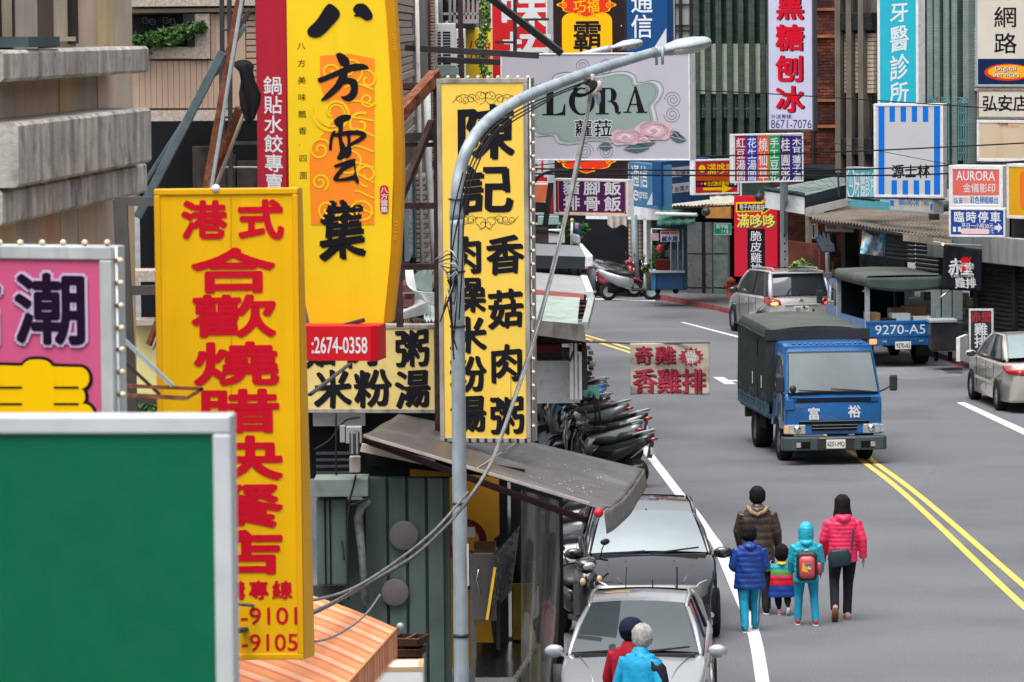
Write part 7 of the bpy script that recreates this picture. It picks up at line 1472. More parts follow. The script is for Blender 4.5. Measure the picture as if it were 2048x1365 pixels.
    jo = j.obj('jacket', jacket, t, rem=.011)
    if hair:
        h = MB(); h.ball((hc.x, hc.y - .015, hc.z + .01), (hs * .42, hs * .44, hs * .51), 18, 12); h.ball((hc.x, hc.y - .05, hc.z - hs * (.2 if hairlen > .03 else .08)), (hs * .36, hs * .3, hs * .32), 14, 8)
        if hairlen: h.rings([[(r * math.cos(a), hc.y - .03 + r2 * math.sin(a), z) for a in [2 * math.pi * i / 18 for i in range(18)]] for z, r, r2 in ((hc.z + .03, hs * .42, hs * .4), (hc.z - .04, hs * .45, hs * .4), (hc.z - hairlen * .6, hs * .52, hs * .4), (hc.z - hairlen, hs * .5, hs * .36))])
        ho = h.obj('hair', hair, t, rem=.01); sm_b = MB()
        for k in range(150):
            az = math.radians(rnd(150, 390)); r0 = rnd(1.0, 1.07); q = []; end = rnd(95, 128) + (12 if hairlen else 0)
            for e in (8, 35, 65, end):
                po = math.radians(e); q.append((hc.x + hs * .42 * r0 * math.sin(po) * math.cos(az), hc.y - .015 + hs * .44 * r0 * math.sin(po) * math.sin(az), hc.z + .01 + hs * .51 * r0 * math.cos(po)))
            if hairlen > .1: q.append((hc.x + hs * .5 * math.cos(az), hc.y - .03 + hs * .38 * math.sin(az), hc.z - hairlen - rnd(0, .035)))
            sm_b.tube(q, [.008] * (len(q) - 1) + [.003], 4, cap=False)
        tag(sm_b.obj('hair_strand', hair, t), kind='stuff')
    return t, nb, hc, sz
pf = dict(var=.12, sc=9, bump=.012, bsc=16)
jm_brown = mat('brown_puffer', (.06, .042, .034), .38, **pf); jm_blue = mat('blue_puffer', (.008, .045, .25), .4, **pf); jm_pink = mat('pink_puffer', (.8, .03, .11), .42, **pf); jm_teal = mat('teal_puffer', (.02, .38, .52), .4, **pf)
dkj = mat('dark_jeans', (.022, .022, .028), .8, var=.2, sc=14, bump=.01, bsc=14); cyt = mat('cyan_trousers', (.02, .3, .48), .75, var=.1, sc=8, bump=.01, bsc=14); blk = mat('black_leggings', (.012, .012, .014), .8)
# rainbow coat: real colour bands of the garment
rb = mat('rainbow_coat', (.5, .5, .5), .45, var=0); n = rb.node_tree; tc = n.nodes.new('ShaderNodeTexCoord'); sx = n.nodes.new('ShaderNodeSeparateXYZ'); n.links.new(tc.outputs['Object'], sx.inputs[0]); mr = n.nodes.new('ShaderNodeMapRange'); mr.inputs[1].default_value = .55; mr.inputs[2].default_value = 1.45
n.links.new(sx.outputs[2], mr.inputs[0]); cr_ = n.nodes.new('ShaderNodeValToRGB'); cr_.color_ramp.interpolation = 'CONSTANT'; n.links.new(mr.outputs[0], cr_.inputs[0]); E_ = cr_.color_ramp.elements
for i, (p, c) in enumerate(((0, (.01, .05, .3)), (.2, (.6, .01, .03)), (.4, (.65, .04, .12)), (.48, (.12, .4, .09)), (.62, (.02, .32, .36)), (.78, (.7, .5, .02)), (.86, (.2, .04, .3)))):
    e = E_[i] if i < 2 else E_.new(p); e.position = p; e.color = (*c, 1)
n.links.new(cr_.outputs[0], n.nodes['Principled BSDF'].inputs['Base Color'])
def at(px, py): g = G(px, py); return g.x, g.y
pk_sh = mat('grey_pink_shoe', (.42, .28, .27), .6); gum = mat('gum_sole', (.25, .13, .06), .6)
x, y = at(1686, 1240)
p1, nb, hc, sz = person('woman in a bright pink puffer jacket with a dark shoulder bag and black hair', x, y, 1.62, .05, jm_pink, dkj, pk_sh, gum, hairlen=.2, feet=((-.14, -.24, .1), (.07, .1, 0)), jlen=.6, wid=1.08, arms=[((-.235, .03, 1.1), (-.21, .16, .88)), ((.245, -.04, 1.1), (.26, .0, .84))], nq=11)
bm_ = mat('navy_bag', (.012, .03, .045), .5, var=.1, sc=8)
bg_b = MB().rings([[(x_ * s_, y_, z_) for x_, z_ in ((-.13, .74), (.13, .78), (.16, .9), (.1, 1.0), (-.14, .98), (-.17, .86))] for y_, s_ in ((-.16, .9), (-.2, 1.0), (-.26, 1.0), (-.29, .85))]).obj('shoulder_bag', bm_, p1, bev=.02)
MB().beam((.1, -.2, .98), (.13, -.17, 1.25), .03, .008).obj('bag_strap', bm_, p1); bg_b.location = (-.06, .02, 0)
x, y = at(1516, 1226)
p2, nb, hc, sz = person('woman in a dark brown hooded coat with fur trim behind the boy in blue', x, y, 1.66, -.03, jm_brown, dkj, ink, feet=((-.08, .12, 0), (.11, -.14, 0)), jlen=.8, wid=1.12, coat_hem=.03, nq=8, arms=[((-.235, .06, 1.1), (-.2, .15, .88)), ((.235, .0, 1.1), (.25, .12, .86))], hairlen=0)
fur = MB().tube([nb + V((-.13, -.06, .0)), nb + V((-.08, -.14, -.07)), nb + V((0, -.17, -.1)), nb + V((.09, -.14, -.06)), nb + V((.14, -.05, .0))], .03, 8).obj('fur_trim', mat('fur', (.3, .2, .12), .95, var=.3, sc=40, bump=.01, bsc=90), p2)
x, y = at(1500, 1263)
p3, nb, hc, sz = person('boy in a royal blue puffer jacket and light blue trousers stepping on the white line', x, y, 1.36, .04, jm_blue, cyt, mat('teal_shoe', (.01, .12, .17), .5), feet=((-.09, -.12, 0), (.1, .16, 0)), jlen=.68, wid=1.2, coat_hem=.03, head=1.12, nq=8, arms=[((-.23, .0, 1.05), (-.19, .14, .98)), ((.225, .0, 1.05), (.2, .16, .98))], hairlen=.02)
for s in (-1, 1): MB().tube([(s * .16, -.04, .82), (s * .13, 0, .45), (s * .13, s * .1, .12)], .008, 4).obj('side_stripe', white_l, p3)
x, y = at(1564, 1231)
p4, nb, hc, sz = person('little girl in a rainbow striped puffer coat with a purple hood', x, y, .93, .0, rb, blk, mat('pink_shoe', (.5, .15, .18), .5), feet=((-.06, .05, 0), (.14, -.1, .07)), jlen=.8, wid=1.4, coat_hem=.05, head=1.6, nq=6, bare=True, arms=[((-.24, .1, 1.1), (-.2, .2, 1.2)), ((.26, .0, 1.05), (.26, .1, .9))], hairlen=.06)
x, y = at(1613, 1250)
p5, nb, hc, sz = person('child in a turquoise hooded puffer jacket carrying a pink and black school backpack', x, y, 1.33, -.02, jm_teal, cyt, mat('crimson_shoe', (.35, .02, .05), .5), feet=((-.14, .05, 0), (.15, -.08, 0)), jlen=.66, wid=1.12, head=1.12, nq=8, hair=None, arms=[((-.22, .05, 1.05), (-.21, .16, .86)), ((.22, .05, 1.05), (.22, .16, .86))])
mb = MB(); hs = .28
mb.rings([[(.128 * math.cos(q) * k, hc.y - .01 + .142 * math.sin(q) * k, z) for q in [2 * math.pi * i / 20 for i in range(20)]] for z, k in [(hc.z - .19 + .345 * i / 26, (max(.02, 1 - max(0, (i - 13) / 13) ** 2.6)) ** .5 * (.86 + .14 * min(1, i / 8)) + .035 * abs(math.sin(i * math.pi / 4))) for i in range(27)]]); mb.obj('hood', jm_teal, p5, rem=.012)
bp1, bp2 = mat('backpack_black', (.02, .02, .025), .5, var=.1), mat('backpack_coral', (.62, .07, .09), .35, var=.05, coat=.3)
def rr3(w, h, y, cz, r=.07): return [(p[0], y, p[1]) for p in rrect(-w, cz - h, w, cz + h, r)]
MB().rings([rr3(.15, .22, -.14, 1.0), rr3(.17, .235, -.17, 1.0), rr3(.17, .235, -.24, 1.0), rr3(.145, .21, -.27, 1.0)]).obj('backpack', bp1, p5); MB().rings([rr3(.125, .18, -.265, .985), rr3(.125, .18, -.3, .985), rr3(.11, .165, -.325, .985), rr3(.06, .1, -.335, .985, .04)]).obj('backpack_shell', bp2, p5)
for i, (c, q) in enumerate((((.75, .4, .03), [(-.09, .93), (.02, .9), (-.02, 1.02), (-.07, 1.08)]), ((.15, .2, .22), [(-.05, 1.02), (.07, 1.04), (.07, 1.07), (-.05, 1.05)]), ((.6, .62, .4), disc(.035, .98, .035, .028, 10)), ((.12, .35, .1), disc(.05, 1.0, .02, .016, 8)), ((.1, .15, .35), disc(-.06, .9, .015, .012, 8)))): MB().prism(q, -.345 - i * .001, -.336, ax='y').obj('backpack_print', mat('print_%d' % i, c, .5), p5)
for s in (-1, 1): MB().beam((s * .1, -.15, 1.22), (s * .09, .02, 1.38), .035, .012).obj('backpack_strap', bp1, p5)
MB().lathe([(.001, -.1), (.04, -.1), (.04, .08), (.03, .1), (.001, .1)], (.2, -.2, .95), 'z', 12).obj('water_bottle', bp2, p5); MB().tube([(-.04, -.2, 1.235), (0, -.22, 1.27), (.04, -.2, 1.235)], .01, 6).obj('handle', white_f, p5)
x, y = at(1262, 1566)
p6, nb, hc, sz = person('man in a dark red jacket and navy cap beside the grey haired man', x, y, 1.68, -.5, mat('dark_red_jacket', (.33, .012, .025), .6, var=.1, sc=9, bump=.015, bsc=9), dkj, ink, jlen=.6, wid=1.1, puff=0, hood=False, nq=4)
cap = mat('navy_cap', (.012, .016, .04), .8)
MB().rings([[(r * math.cos(a), hc.y + r * 1.08 * math.sin(a), z) for a in [2 * math.pi * i / 20 for i in range(20)]] for z, r in ((hc.z - .01, .122), (hc.z + .04, .128), (hc.z + .1, .112), (hc.z + .14, .07), (hc.z + .155, .01))]).obj('cap', cap, p6)
MB().sheet(lambda u, v: ((u - .5) * .15, hc.y + .11 + v * .09 * math.sin(math.pi * (.1 + .8 * u)), hc.z + .045 - v * .02 - .03 * (2 * u - 1) ** 2), 10, 4).obj('cap_peak', cap, p6, sol=.008)
x, y = at(1279, 1582)
gh = mat('grey_hair', (.36, .35, .34), .7, var=.25, sc=30, bump=.003, bsc=90)
p7, nb, hc, sz = person('grey haired man in a bright blue and black jacket in front of the silver sedan', x, y, 1.68, -.55, mat('azure_jacket', (.0, .32, .58), .55, var=.1, sc=7, bump=.015, bsc=9), dkj, ink, hair=gh, jlen=.62, wid=1.05, puff=0, hood=False, bend=.14, nq=4)
bj = mat('black_sleeve', (.014, .015, .02), .6, var=.1)
MB().tube([(.14, .04, 1.32), (.21, .04, 1.25), (.275, .02, 1.08), (.265, .1, .84)], [.083, .086, .072, .055], 12).obj('dark_sleeve', bj, p7); MB().tube([(-.07, .02, 1.4), (0, -.03, 1.41), (.07, .02, 1.4)], .035, 8).obj('collar', mat('azure_jacket', (1, 1, 1)), p7)
MB().box((.27, -.065, 1.12), (.3, -.045, 1.135)).obj('logo', red_l, p7)
# stall keeper, a dark figure in the amber stall
g = P(1006, 1400, 38.8); p8, nb, hc, sz = person('stall keeper in dark clothes and hat standing in the amber stall', g.x + .02, g.y, 1.66, 2.6, mat('black_sleeve', (1, 1, 1)), dkj, ink, jlen=.6, puff=0, hood=False, nq=4)
MB().rings([[(r * math.cos(a), hc.y + r * math.sin(a), z) for a in [2 * math.pi * i / 18 for i in range(18)]] for z, r in ((hc.z + .02, .16), (hc.z + .035, .16), (hc.z + .04, .1), (hc.z + .1, .1), (hc.z + .13, .05))]).obj('hat', mat('black_sleeve', (1, 1, 1)), p8)
p8['group'] = ''
del p8['group']
# ================================================================== RIGHT HAND AWNINGS AND STREET ITEMS
po = empty('porch_roof', P(1600, 420, 84), label='green grey porch roof with a white fascia on a perforated post beside the red banner sign', cat='awning'); of = po.location
A, B, C, D = P(1531, 380, 83), P(1691, 350, 87), P(1691, 371, 83.5), P(1609, 392, 80.5)
shg = mat('green_grey_shingle', (.19, .24, .23), .75, var=.12, sc=3, dirt=.25, dcol=(.05, .06, .06)); shd = mat('dark_green_trim', (.03, .05, .055), .6)
mb = MB(); NR, NC = 9, 5
for i in range(NR):
    for j in range(NC):
        u0, u1, v0, v1 = i / NR + .004, (i + 1) / NR - .004, j / NC + .006, (j + 1) / NC - .004
        q = [A.lerp(D, v).lerp(B.lerp(C, v), u) - of for u, v in ((u0, v0), (u1, v0), (u1, v1), (u0, v1))]; h = V((0, 0, rnd(.0, .012)))
        MB().hexa([p - V((0, 0, .04)) for p in q] + [p + h for p in q]).obj('shingle', shg, po)
def fasc(a, b, h, m, th=.06, nm='fascia'):
    n = V((0, th, 0)); return MB().hexa([a - of - V((0, 0, h)), b - of - V((0, 0, h)), b - of - V((0, 0, h)) + n, a - of - V((0, 0, h)) + n, a - of, b - of, b - of + n, a - of + n]).obj(nm, m, po)
fasc(A + V((-.02, 0, -.04)), D + V((.0, 0, -.04)), .42, white_p); fasc(D + V((.02, 0, .0)), C, .2, shd, .06); fasc(D + V((.02, .03, -.18)), C + V((0, .0, -.18)), .14, mat('navy_gable', (.02, .03, .035), .6)); fasc(D + V((.02, 0, -.3)), C + V((.2, 0, -.3)), .2, white_p)
mb = MB()
for k in range(26): p = (A + V((-.02, -.06, 0))).lerp(D + V((0, -.06, 0)), (k + .5) / 26) - of; MB().tube([p, p + V((0, .18, .05))], .035, 6).obj('ridge_tile', shd, po)
pp = P(1568, 424, 82.5) - of; mb = MB(); mb.beam(pp, (pp.x + .03, pp.y, -of.z + .12), .17, .1); mb.obj('post', mat('perforated_post', (.4, .43, .43), .6, dirt=.5), po)
for k in range(12): MB().ball((pp.x + .003 + .0025 * k * .8, pp.y - .052, pp.z - .2 - k * .2), (.02, .006, .03), 6, 5).obj('post_hole', dark, po)
ru = mat('weathered_brown_sheet', (.2, .17, .14), .8, var=.25, sc=1.2, bump=.004, dirt=.5, dcol=(.05, .035, .03)); 
ct = corr_roof('corrugated_awning', 'long weathered brown corrugated awning over the shops on the right', P(1700, 412, 85), P(1935, 436, 79), P(1905, 478, 73.5), P(1622, 437, 80), ru, 44, .035)
cf = empty('awning_fascia', P(1855, 478, 74.5), label='faded beige board under the edge of the brown corrugated awning', cat='board'); of = cf.location
MB().hexa([P(1806, 482, 75.2) - of, P(1905, 494, 73.3) - of, P(1905, 494, 73.5) - of, P(1806, 482, 75.4) - of, P(1806, 468, 75.2) - of, P(1904, 480, 73.3) - of, P(1904, 480, 73.5) - of, P(1806, 468, 75.4) - of]).obj('board', mat('faded_beige', (.4, .34, .26), .8, var=.15, sc=3, dirt=.5), cf)
s = Sign('vent_board', 'small grey slotted board under the left end of the brown corrugated awning', 1650, 448, 1706, 463, 79.5, 79, .05, None, mat('grey_board', (.25, .25, .24), .7, dirt=.3), 1)
for k in range(18): 
    if abs(k - 8.5) > 2: s.r(1654 + k * 2.8, 451, 1655.2 + k * 2.8, 459, ink)
ws = empty('window_unit', P(1640, 480, 86), label='white framed narrow window in a rough pier beside the brick wall', cat='window'); of = ws.location
def f4(par, nm, m, x0, y0, x1, y1, d, th=.1, bev=0.): a, b = P(x0, y1, d) - par.location, P(x1, y0, d) - par.location; return MB().box((a.x, a.y, a.z), (b.x, a.y + th, b.z)).obj(nm, m, par, bev=bev)
f4(ws, 'pier', mat('mossy_stone', (.25, .23, .19), .9, var=.3, sc=6, dirt=.4), 1613, 428, 1623, 486, 86, .4); f4(ws, 'lintel', mat('yellow_stone', (.5, .44, .3), .9, var=.2, sc=5), 1617, 425, 1648, 434, 85.9, .3); f4(ws, 'frame', white_f, 1624, 448, 1631, 478, 86, .1); f4(ws, 'pane', glass_d, 1625, 450, 1628, 475, 85.95, .05); f4(ws, 'frame', mat('beige_frame', (.4, .35, .3), .7), 1632, 445, 1636, 480, 86, .1)
# dark building left over: brick wall pier behind the porch already stands; conduit
MB_ = MB().tube([P(1868, 440, 77.5), P(1868, 424, 77.5), P(1874, 415, 77.5), P(1900, 412, 77.5)], .13, 12).obj('duct', mat('dark_duct', (.06, .075, .08), .45, .3, var=.2)); tag(MB_, 'dark bent duct between the phone number strip and the blue parking sign', 'duct')
# tattered banner
tbn = empty('tattered_banner', P(1722, 458, 77.5), label='torn colourful cloth banner hanging from the brown corrugated awning', cat='banner'); of = tbn.location
cm_ = mat('tattered_print', (.5, .5, .5), .8, var=0); n = cm_.node_tree; tn = n.nodes.new('ShaderNodeTexNoise'); tn.inputs['Scale'].default_value = 5; rp = n.nodes.new('ShaderNodeValToRGB'); tcn = n.nodes.new('ShaderNodeTexCoord'); n.links.new(tcn.outputs['Object'], tn.inputs[0]); n.links.new(tn.outputs[0], rp.inputs[0])
for i, (p, c) in enumerate(((.3, (.04, .35, .55)), (.7, (.5, .05, .04)), (.42, (.2, .5, .65)), (.5, (.75, .75, .73)), (.58, (.6, .55, .4)))):
    e = rp.color_ramp.elements[i] if i < 2 else rp.color_ramp.elements.new(p); e.position = p; e.color = (*c, 1)
n.links.new(rp.outputs[0], n.nodes['Principled BSDF'].inputs['Base Color'])
MB().sheet(lambda u, v: P(1726 - 6 * v + (46 + 4 * v) * u, 458 + v * (50 + 6 * u) + (1 - v) * 14 * math.sin(math.pi * u), 77.5 + .06 * math.sin(u * 11 + v * 3)) - of, 24, 14).obj('cloth', cm_, tbn, sol=.006)
# black banner
bf2 = Fr(1884, 492, 1963, 581, 72); fl2 = empty('black_banner', mtx=bf2.m, label='black cloth banner with a red disc and white brush characters over the shop counter', cat='banner')
def wv(x, y): return .03 * math.sin(x * 9 + y * 2) + .015 * math.sin(x * 23)
q_ = [(bf2.px(1887, 490)), bf2.px(1964, 499), bf2.px(1962, 584), bf2.px(1883, 579)]; q_ = [V((a, b)) for a, b in q_]
def bq(u, v): p = q_[0].lerp(q_[1], u).lerp(q_[3].lerp(q_[2], u), v); return (p.x, p.y, wv(p.x, p.y))
MB().sheet(bq, 30, 16).obj('cloth', mat('black_cloth_banner', (.012, .014, .02), .75, var=.2, sc=6), fl2, sol=.006)
tx = [shape(bf2, fl2, [(1922, 519), (1926, 515), (1934, 514), (1942, 514), (1940, 522), (1941, 532), (1936, 544), (1928, 548), (1922, 545), (1919, 535)], mat('banner_red', (.6, .01, .01), .6, var=0), .01, 'disc')]
def bt2(st, a, b, c, d, **k): tx.append(put_text(bf2, fl2, st, (a, b, c, d), white_l, z=.016, **k))
bt2('赤', 1896, 517, 1926, 552, nib=.03, wob=.03, off=.02); bt2('壁', 1921, 525, 1948, 551, nib=.03, wob=.03, off=.02); bt2('Chibi Chicken', 1902, 549, 1947, 555, fit=True); bt2('雞', 1910, 555, 1931, 577, nib=.03, wob=.03, off=.02); bt2('排', 1931, 555, 1952, 577, nib=.03, wob=.03, off=.02)
for o in tx:
    for v in o.data.vertices: v.co.z += wv(v.co.x, v.co.y)
m_i = bf2.m.inverted(); MB().tube([m_i @ P(1868, 484, 71.8), m_i @ P(1892, 489, 72), m_i @ P(1968, 492, 72)], .02, 6).obj('pole', galv, fl2); MB().tube([m_i @ P(1878, 597, 71.9), m_i @ P(1902, 580, 72)], .018, 6).obj('stay', chrome, fl2); MB().ball(tuple(m_i @ P(1886, 489, 71.9)), .03, 6, 5).obj('lamp', mat('warm_tip', (.8, .5, .1), .4, emit=1.5, ecol=(1, .6, .15)), fl2)
# A board
s = Sign('standing_board', 'black standing board with red and white brush characters beside the sedan roof', 1938, 618, 1987, 716, 69.5, 69.4, .08, white_f, mat('board_black', (.015, .02, .028), .5), 4)
rdl = pl('brick_red_lettering', '#b8343a'); s.t('赤', 1941, 623, 1962, 645, rdl, off=.02, nib=.02); s.t('壁', 1963, 623, 1984, 645, rdl, off=.02, nib=.02); s.t('雞', 1948, 646, 1976, 672, white_l, off=.02, nib=.02); s.t('排', 1948, 671, 1976, 697, white_l, off=.02, nib=.02)
o = MB().box((-.1, 0, .02), (-.02, .5, s.H)).obj('side_frame', white_f, s.root)
# food counter beside the truck
fc = empty('food_counter', P(1885, 735, 72.5), label='dark steel food counter on small wheels under the black cloth banner', cat='counter'); of = fc.location; fc.location.z = 0; of = fc.location
f4(fc, 'counter', mat('dark_counter', (.045, .045, .048), .35, .5, var=.3, sc=3), 1862, 645, 1928, 702, 72.6, .7, .03); f4(fc, 'worktop', galv, 1858, 640, 1915, 646, 72.5, .8, .01)
for x in (1872, 1900, 1920): MB().tube([P(x, 704, 72.8) - of, P(x, 722, 72.8) - of], .05, 8).obj('leg', under, fc)
for x in (1862, 1884, 1906): f4(fc, 'glass_panel', mat('milky_panel', (1, 1, 1)), x, 580, x + 19, 640, 73, .03)
# hand shaped sign on a post
hs_ = empty('hand_sign', P(1655, 560, 84), label='blue and white hand shaped sign on a white post', cat='sign'); of = hs_.location
hf = Fr(1630, 465, 1675, 510, 84)
hand = [(1645, 503), (1636, 486), (1634, 477), (1637, 475), (1643, 485), (1638, 472), (1641, 469), (1648, 482), (1645, 467), (1649, 466), (1654, 481), (1654, 468), (1658, 468), (1661, 483), (1668, 489), (1669, 503)]
def xf(pts, z0, z1, m, nm):
    mb = MB(); mb.prism([hf.px(*p) for p in pts], z0, z1); mb.v = [tuple(hf.o + hf.u * v[0] + hf.v * v[1] + hf.n * v[2] - of) for v in mb.v]; return mb.obj(nm, m, hs_)
c0 = V((1655, 488)); xf([tuple(c0 + (V(p) - c0) * 1.12) for p in hand], -.03, 0, sky_b, 'backing'); xf(hand, .002, .02, mat('pale_hand', (.5, .58, .66), .5, var=0), 'hand_panel'); xf([(1650, 490), (1655, 491), (1660, 490), (1655, 493)], .022, .024, ink, 'print')
MB().tube([P(1655, 505, 84) - of, P(1656, 545, 84) - of], .06, 8).obj('post', white_f, hs_); f4(hs_, 'base', white_f, 1650, 545, 1664, 568, 83.8, .2, .02); f4(hs_, 'side_board', mat('dark_board', (.03, .04, .05), .6), 1664, 468, 1673, 512, 84.1, .05)
ex = empty('bottle_holder', P(1668, 560, 83.5), label='green and orange bottle shaped holder beside the hand sign post', cat='holder'); f4(ex, 'green_top', mat('deep_green', (.02, .15, .1), .5), 1664, 525, 1669, 538, 83.5, .08, .02); f4(ex, 'orange_base', mat('orange_base', (.6, .25, .06), .5), 1664, 538, 1669, 552, 83.5, .08, .02)
# shrub behind the minivan
sh_ = empty('shrub', P(1600, 545, 86.5), label='small green shrub behind the silver minivan', cat='plant'); of = sh_.location; mb = MB()
for x, y in ((1583, 538), (1595, 532), (1605, 528), (1615, 536)): leaves(mb, P(x, y, 86.5) - of, (.17, .15, .13), 120, .06)
tag(mb.obj('foliage', leaf_l, sh_), kind='stuff'); MB().box(tuple(P(1578, 575, 86.6) - of), tuple(P(1620, 545, 86.6) - of + V((0, .3, 0)))).obj('planter', dark2, sh_)
# hydrant
hy = empty('fire_hydrant', (G(1461, 606).x, G(1461, 606).y, .12), label='orange red fire hydrant on the kerb beside the minivan mirror', cat='fire hydrant'); hm = mat('hydrant_red', (.5, .09, .05), .5, var=.15)
MB().lathe([(.13, 0), (.13, .05), (.1, .06), (.1, .42), (.14, .44), (.14, .5), (.09, .56), (.03, .6), (.001, .6)], (0, 0, 0), 'z', 14).obj('barrel', hm, hy)
for s in (-1, 1): MB().lathe([(.05, 0), (.05, s * .08), (.07, s * .08), (.07, s * .12), (.001, s * .12)], (s * .1, 0, .32), 'x', 10).obj('outlet', hm, hy)
MB().lathe([(.145, 0), (.145, .03)], (0, 0, .5), 'z', 14).obj('flange', mat('orange_flange', (.6, .25, .1), .5), hy)
# food cart at the bend
ca = empty('food_cart', (P(1335, 590, 90).x, P(1335, 590, 90).y, .12), label='blue food cart with a glass case and small hanging sign by the grey pillar', cat='cart'); of = ca.location
f4(ca, 'counter', mat('cart_blue', (.01, .06, .16), .4, var=.1), 1304, 546, 1367, 580, 90, .8, .02); f4(ca, 'worktop', galv, 1300, 542, 1370, 547, 89.9, 1.0, .01); f4(ca, 'side_panel', mat('cart_blue_light', (.02, .16, .33), .4), 1304, 546, 1311, 580, 89.95, .05)
f4(ca, 'glass_case', mat('case_glass', (.08, .13, .14), .1, var=.3, sc=5), 1340, 500, 1366, 542, 90.1, .5); f4(ca, 'stock', mat('dark_red_stock', (.1, .01, .01), .6), 1312, 520, 1340, 542, 90.1, .3)
for x in (1303, 1342, 1356, 1366): MB().tube([P(x, 545, 90) - of, P(x, 458, 90) - of], .022, 6).obj('post', galv, ca)
MB().tube([P(1303, 458, 90) - of, P(1356, 460, 90) - of], .022, 6).obj('rail', galv, ca)
for x in (1316, 1352): MB().lathe([(.001, -.03), (.08, -.03), (.08, .03), (.001, .03)], tuple(P(x, 583, 90) - of + V((0, .2, 0))), 'y', 12).obj('wheel', rubber, ca)
MB().ball(tuple(P(1320, 498, 89.8) - of), (.1, .08, .12), 10, 7).obj('red_bag', mat('red_bag', (.5, .03, .06), .5), ca)
s = Sign('cart_sign', 'white sign with blue characters hanging on the food cart posts', 1321, 463, 1358, 484, 89.5, 89.4, .06, None, mat('pale_sign', (.55, .56, .62), .5), 1); s.t('鹹水雞', 1323, 472, 1356, 484, navy, off=.04); s.r(1322, 464, 1339, 469, pl('tiny_red', '#b04050')); s.r(1340, 464, 1356, 469, pl('tiny_orange', '#d07030'))
s = Sign('cart_sign', 'small pink and white picture board left of the cart sign', 1301, 467, 1318, 482, 89.6, 89.6, .05, None, mat('pink_board', (.5, .35, .33), .5, var=.3, sc=7), 1)
pl_ = empty('potted_plant', P(1302, 545, 91), label='leafy dark green potted plant left of the food cart', cat='plant'); of = pl_.location; mb = MB()
for x, y in ((1300, 535), (1308, 520), (1314, 508), (1295, 540), (1306, 545)): leaves(mb, P(x, y, 91) - of, (.13, .12, .16), 90, .06)
tag(mb.obj('foliage', leaf, pl_), kind='stuff'); MB().lathe([(.16, -.5), (.2, 0), (.001, 0)], (.05, 0, .0), 'z', 12).obj('pot', dark2, pl_)
# floodlamps over the red banner
for x, y, lab in ((1518, 395, 'black spotlight above the black arrow of the red banner sign'), (1412, 424, 'round black spotlight under the cream awning')):
    o = empty('spotlight', P(x, y, 83), label=lab, cat='lamp'); MB().lathe([(.001, -.1), (.08, -.1), (.12, .08), (.001, .05)], (0, 0, 0), 'y', 12).obj('housing', black_m, o); MB().beam((0, 0, 0), (.0, .1, .15), .03).obj('bracket', black_m, o)

# ================================================================== LAMP POSTS
polem = mat('galvanised_pole', (.33, .39, .43), .55, .3, var=.15, sc=5, bump=.0015, bsc=30, dirt=.45, dcol=(.1, .12, .14), streak='z')
lp0 = P(934, 1365, 31); bx = lp0.x; by = lp0.y
lp = empty('street_lamp', (bx, by, 0), label='grey street lamp in focus whose arm curves over the lilac floral sign', cat='street lamp', group='street lamps'); of = lp.location
base = [V((P(912, 400, 31).x, by, 0)), V((P(912, 400, 31).x, by, 2)), P(912, 640, 31), P(911, 480, 31)]; xx = P(914, 500, 31).x
pts = [V((xx, by, 0)), V((xx, by, 3)), P(914, 500, 31)] + [P(*q) for q in ((913, 440, 31), (914, 385, 31), (922, 335, 31.05), (940, 288, 31.1), (968, 250, 31.3), (1005, 220, 31.5), (1060, 190, 31.8), (1120, 166, 32.1), (1180, 144, 32.4), (1250, 122, 32.8), (1310, 104, 33.1))]
pts = [V(p) for p in smooth([tuple(p) for p in pts], 4)]; rr = []
for p in pts: d = (p - pts[0]).length; rr.append(.074 - .004 * min(1, p.z / 5) * 2 if p.z < 6 and p.x < pts[0].x + .1 else .06 - .018 * (p.x - pts[0].x) / 3)
MB().tube([p - of for p in pts], rr, 20).obj('pole', polem, lp)
def cobra(par, a, b, s, m):
    """lamp head from neck point a to tip b (local)"""
    d = (b - a); L = d.length; d.normalize(); sd = d.cross(V((0, 0, 1))).normalized(); up = sd.cross(d); rs = []; rl = []
    for u, w, h, hl in ((0, .035, .035, .03), (.18, .045, .045, .035), (.3, .085, .06, .04), (.5, .14, .08, .05), (.72, .15, .075, .06), (.9, .11, .055, .04), (1, .02, .02, .015)):
        c = a + d * L * u; rs.append([c + sd * w * s * math.cos(t) + up * s * (h if math.sin(t) > 0 else .012) * math.sin(t) for t in [2 * math.pi * k / 20 for k in range(20)]])
        if u > .25: rl.append([c - up * .008 * s + sd * w * s * .9 * math.cos(t) + up * s * (.01 if math.sin(t) > 0 else hl * 1.3) * math.sin(t) for t in [2 * math.pi * k / 20 for k in range(20)]])
    MB().rings(rs).obj('lamp_head', m, par); MB().rings(rl).obj('lens', mat('lamp_lens_dull', (.42, .42, .4), .25, .2, var=.3, sc=14), par)
lhm = mat('lamp_head_grey', (.42, .48, .5), .5, .2, var=.1, dirt=.25)
cobra(lp, P(1303, 107, 33.1) - of, P(1419, 82, 33.5) - of, 1.05, lhm)
for q in ((1313, 105, 33.1), (1325, 104, 33.1)): MB().tube([P(*q) - of + V((0, 0, .06)), P(*q) - of - V((0, 0, .13))], .014, 6).obj('clamp_bolt', galv, lp)
MB().tube([P(1306, 106, 33.1) - of, P(1330, 101, 33.2) - of], .055, 12).obj('neck_clamp', galv, lp)
for a, w in (((912, 400, 30.9), .008), ((912, 545, 30.9), .01), ((918, 1010, 30.9), .012), ((927, 1275, 30.9), .018), ((915, 655, 30.9), .01)): p = P(*a); MB().lathe([(.068, -w), (.078, -w), (.078, w), (.068, w)], (xx - of.x, 0, p.z), 'z', 20).obj('strap', black_m, lp)
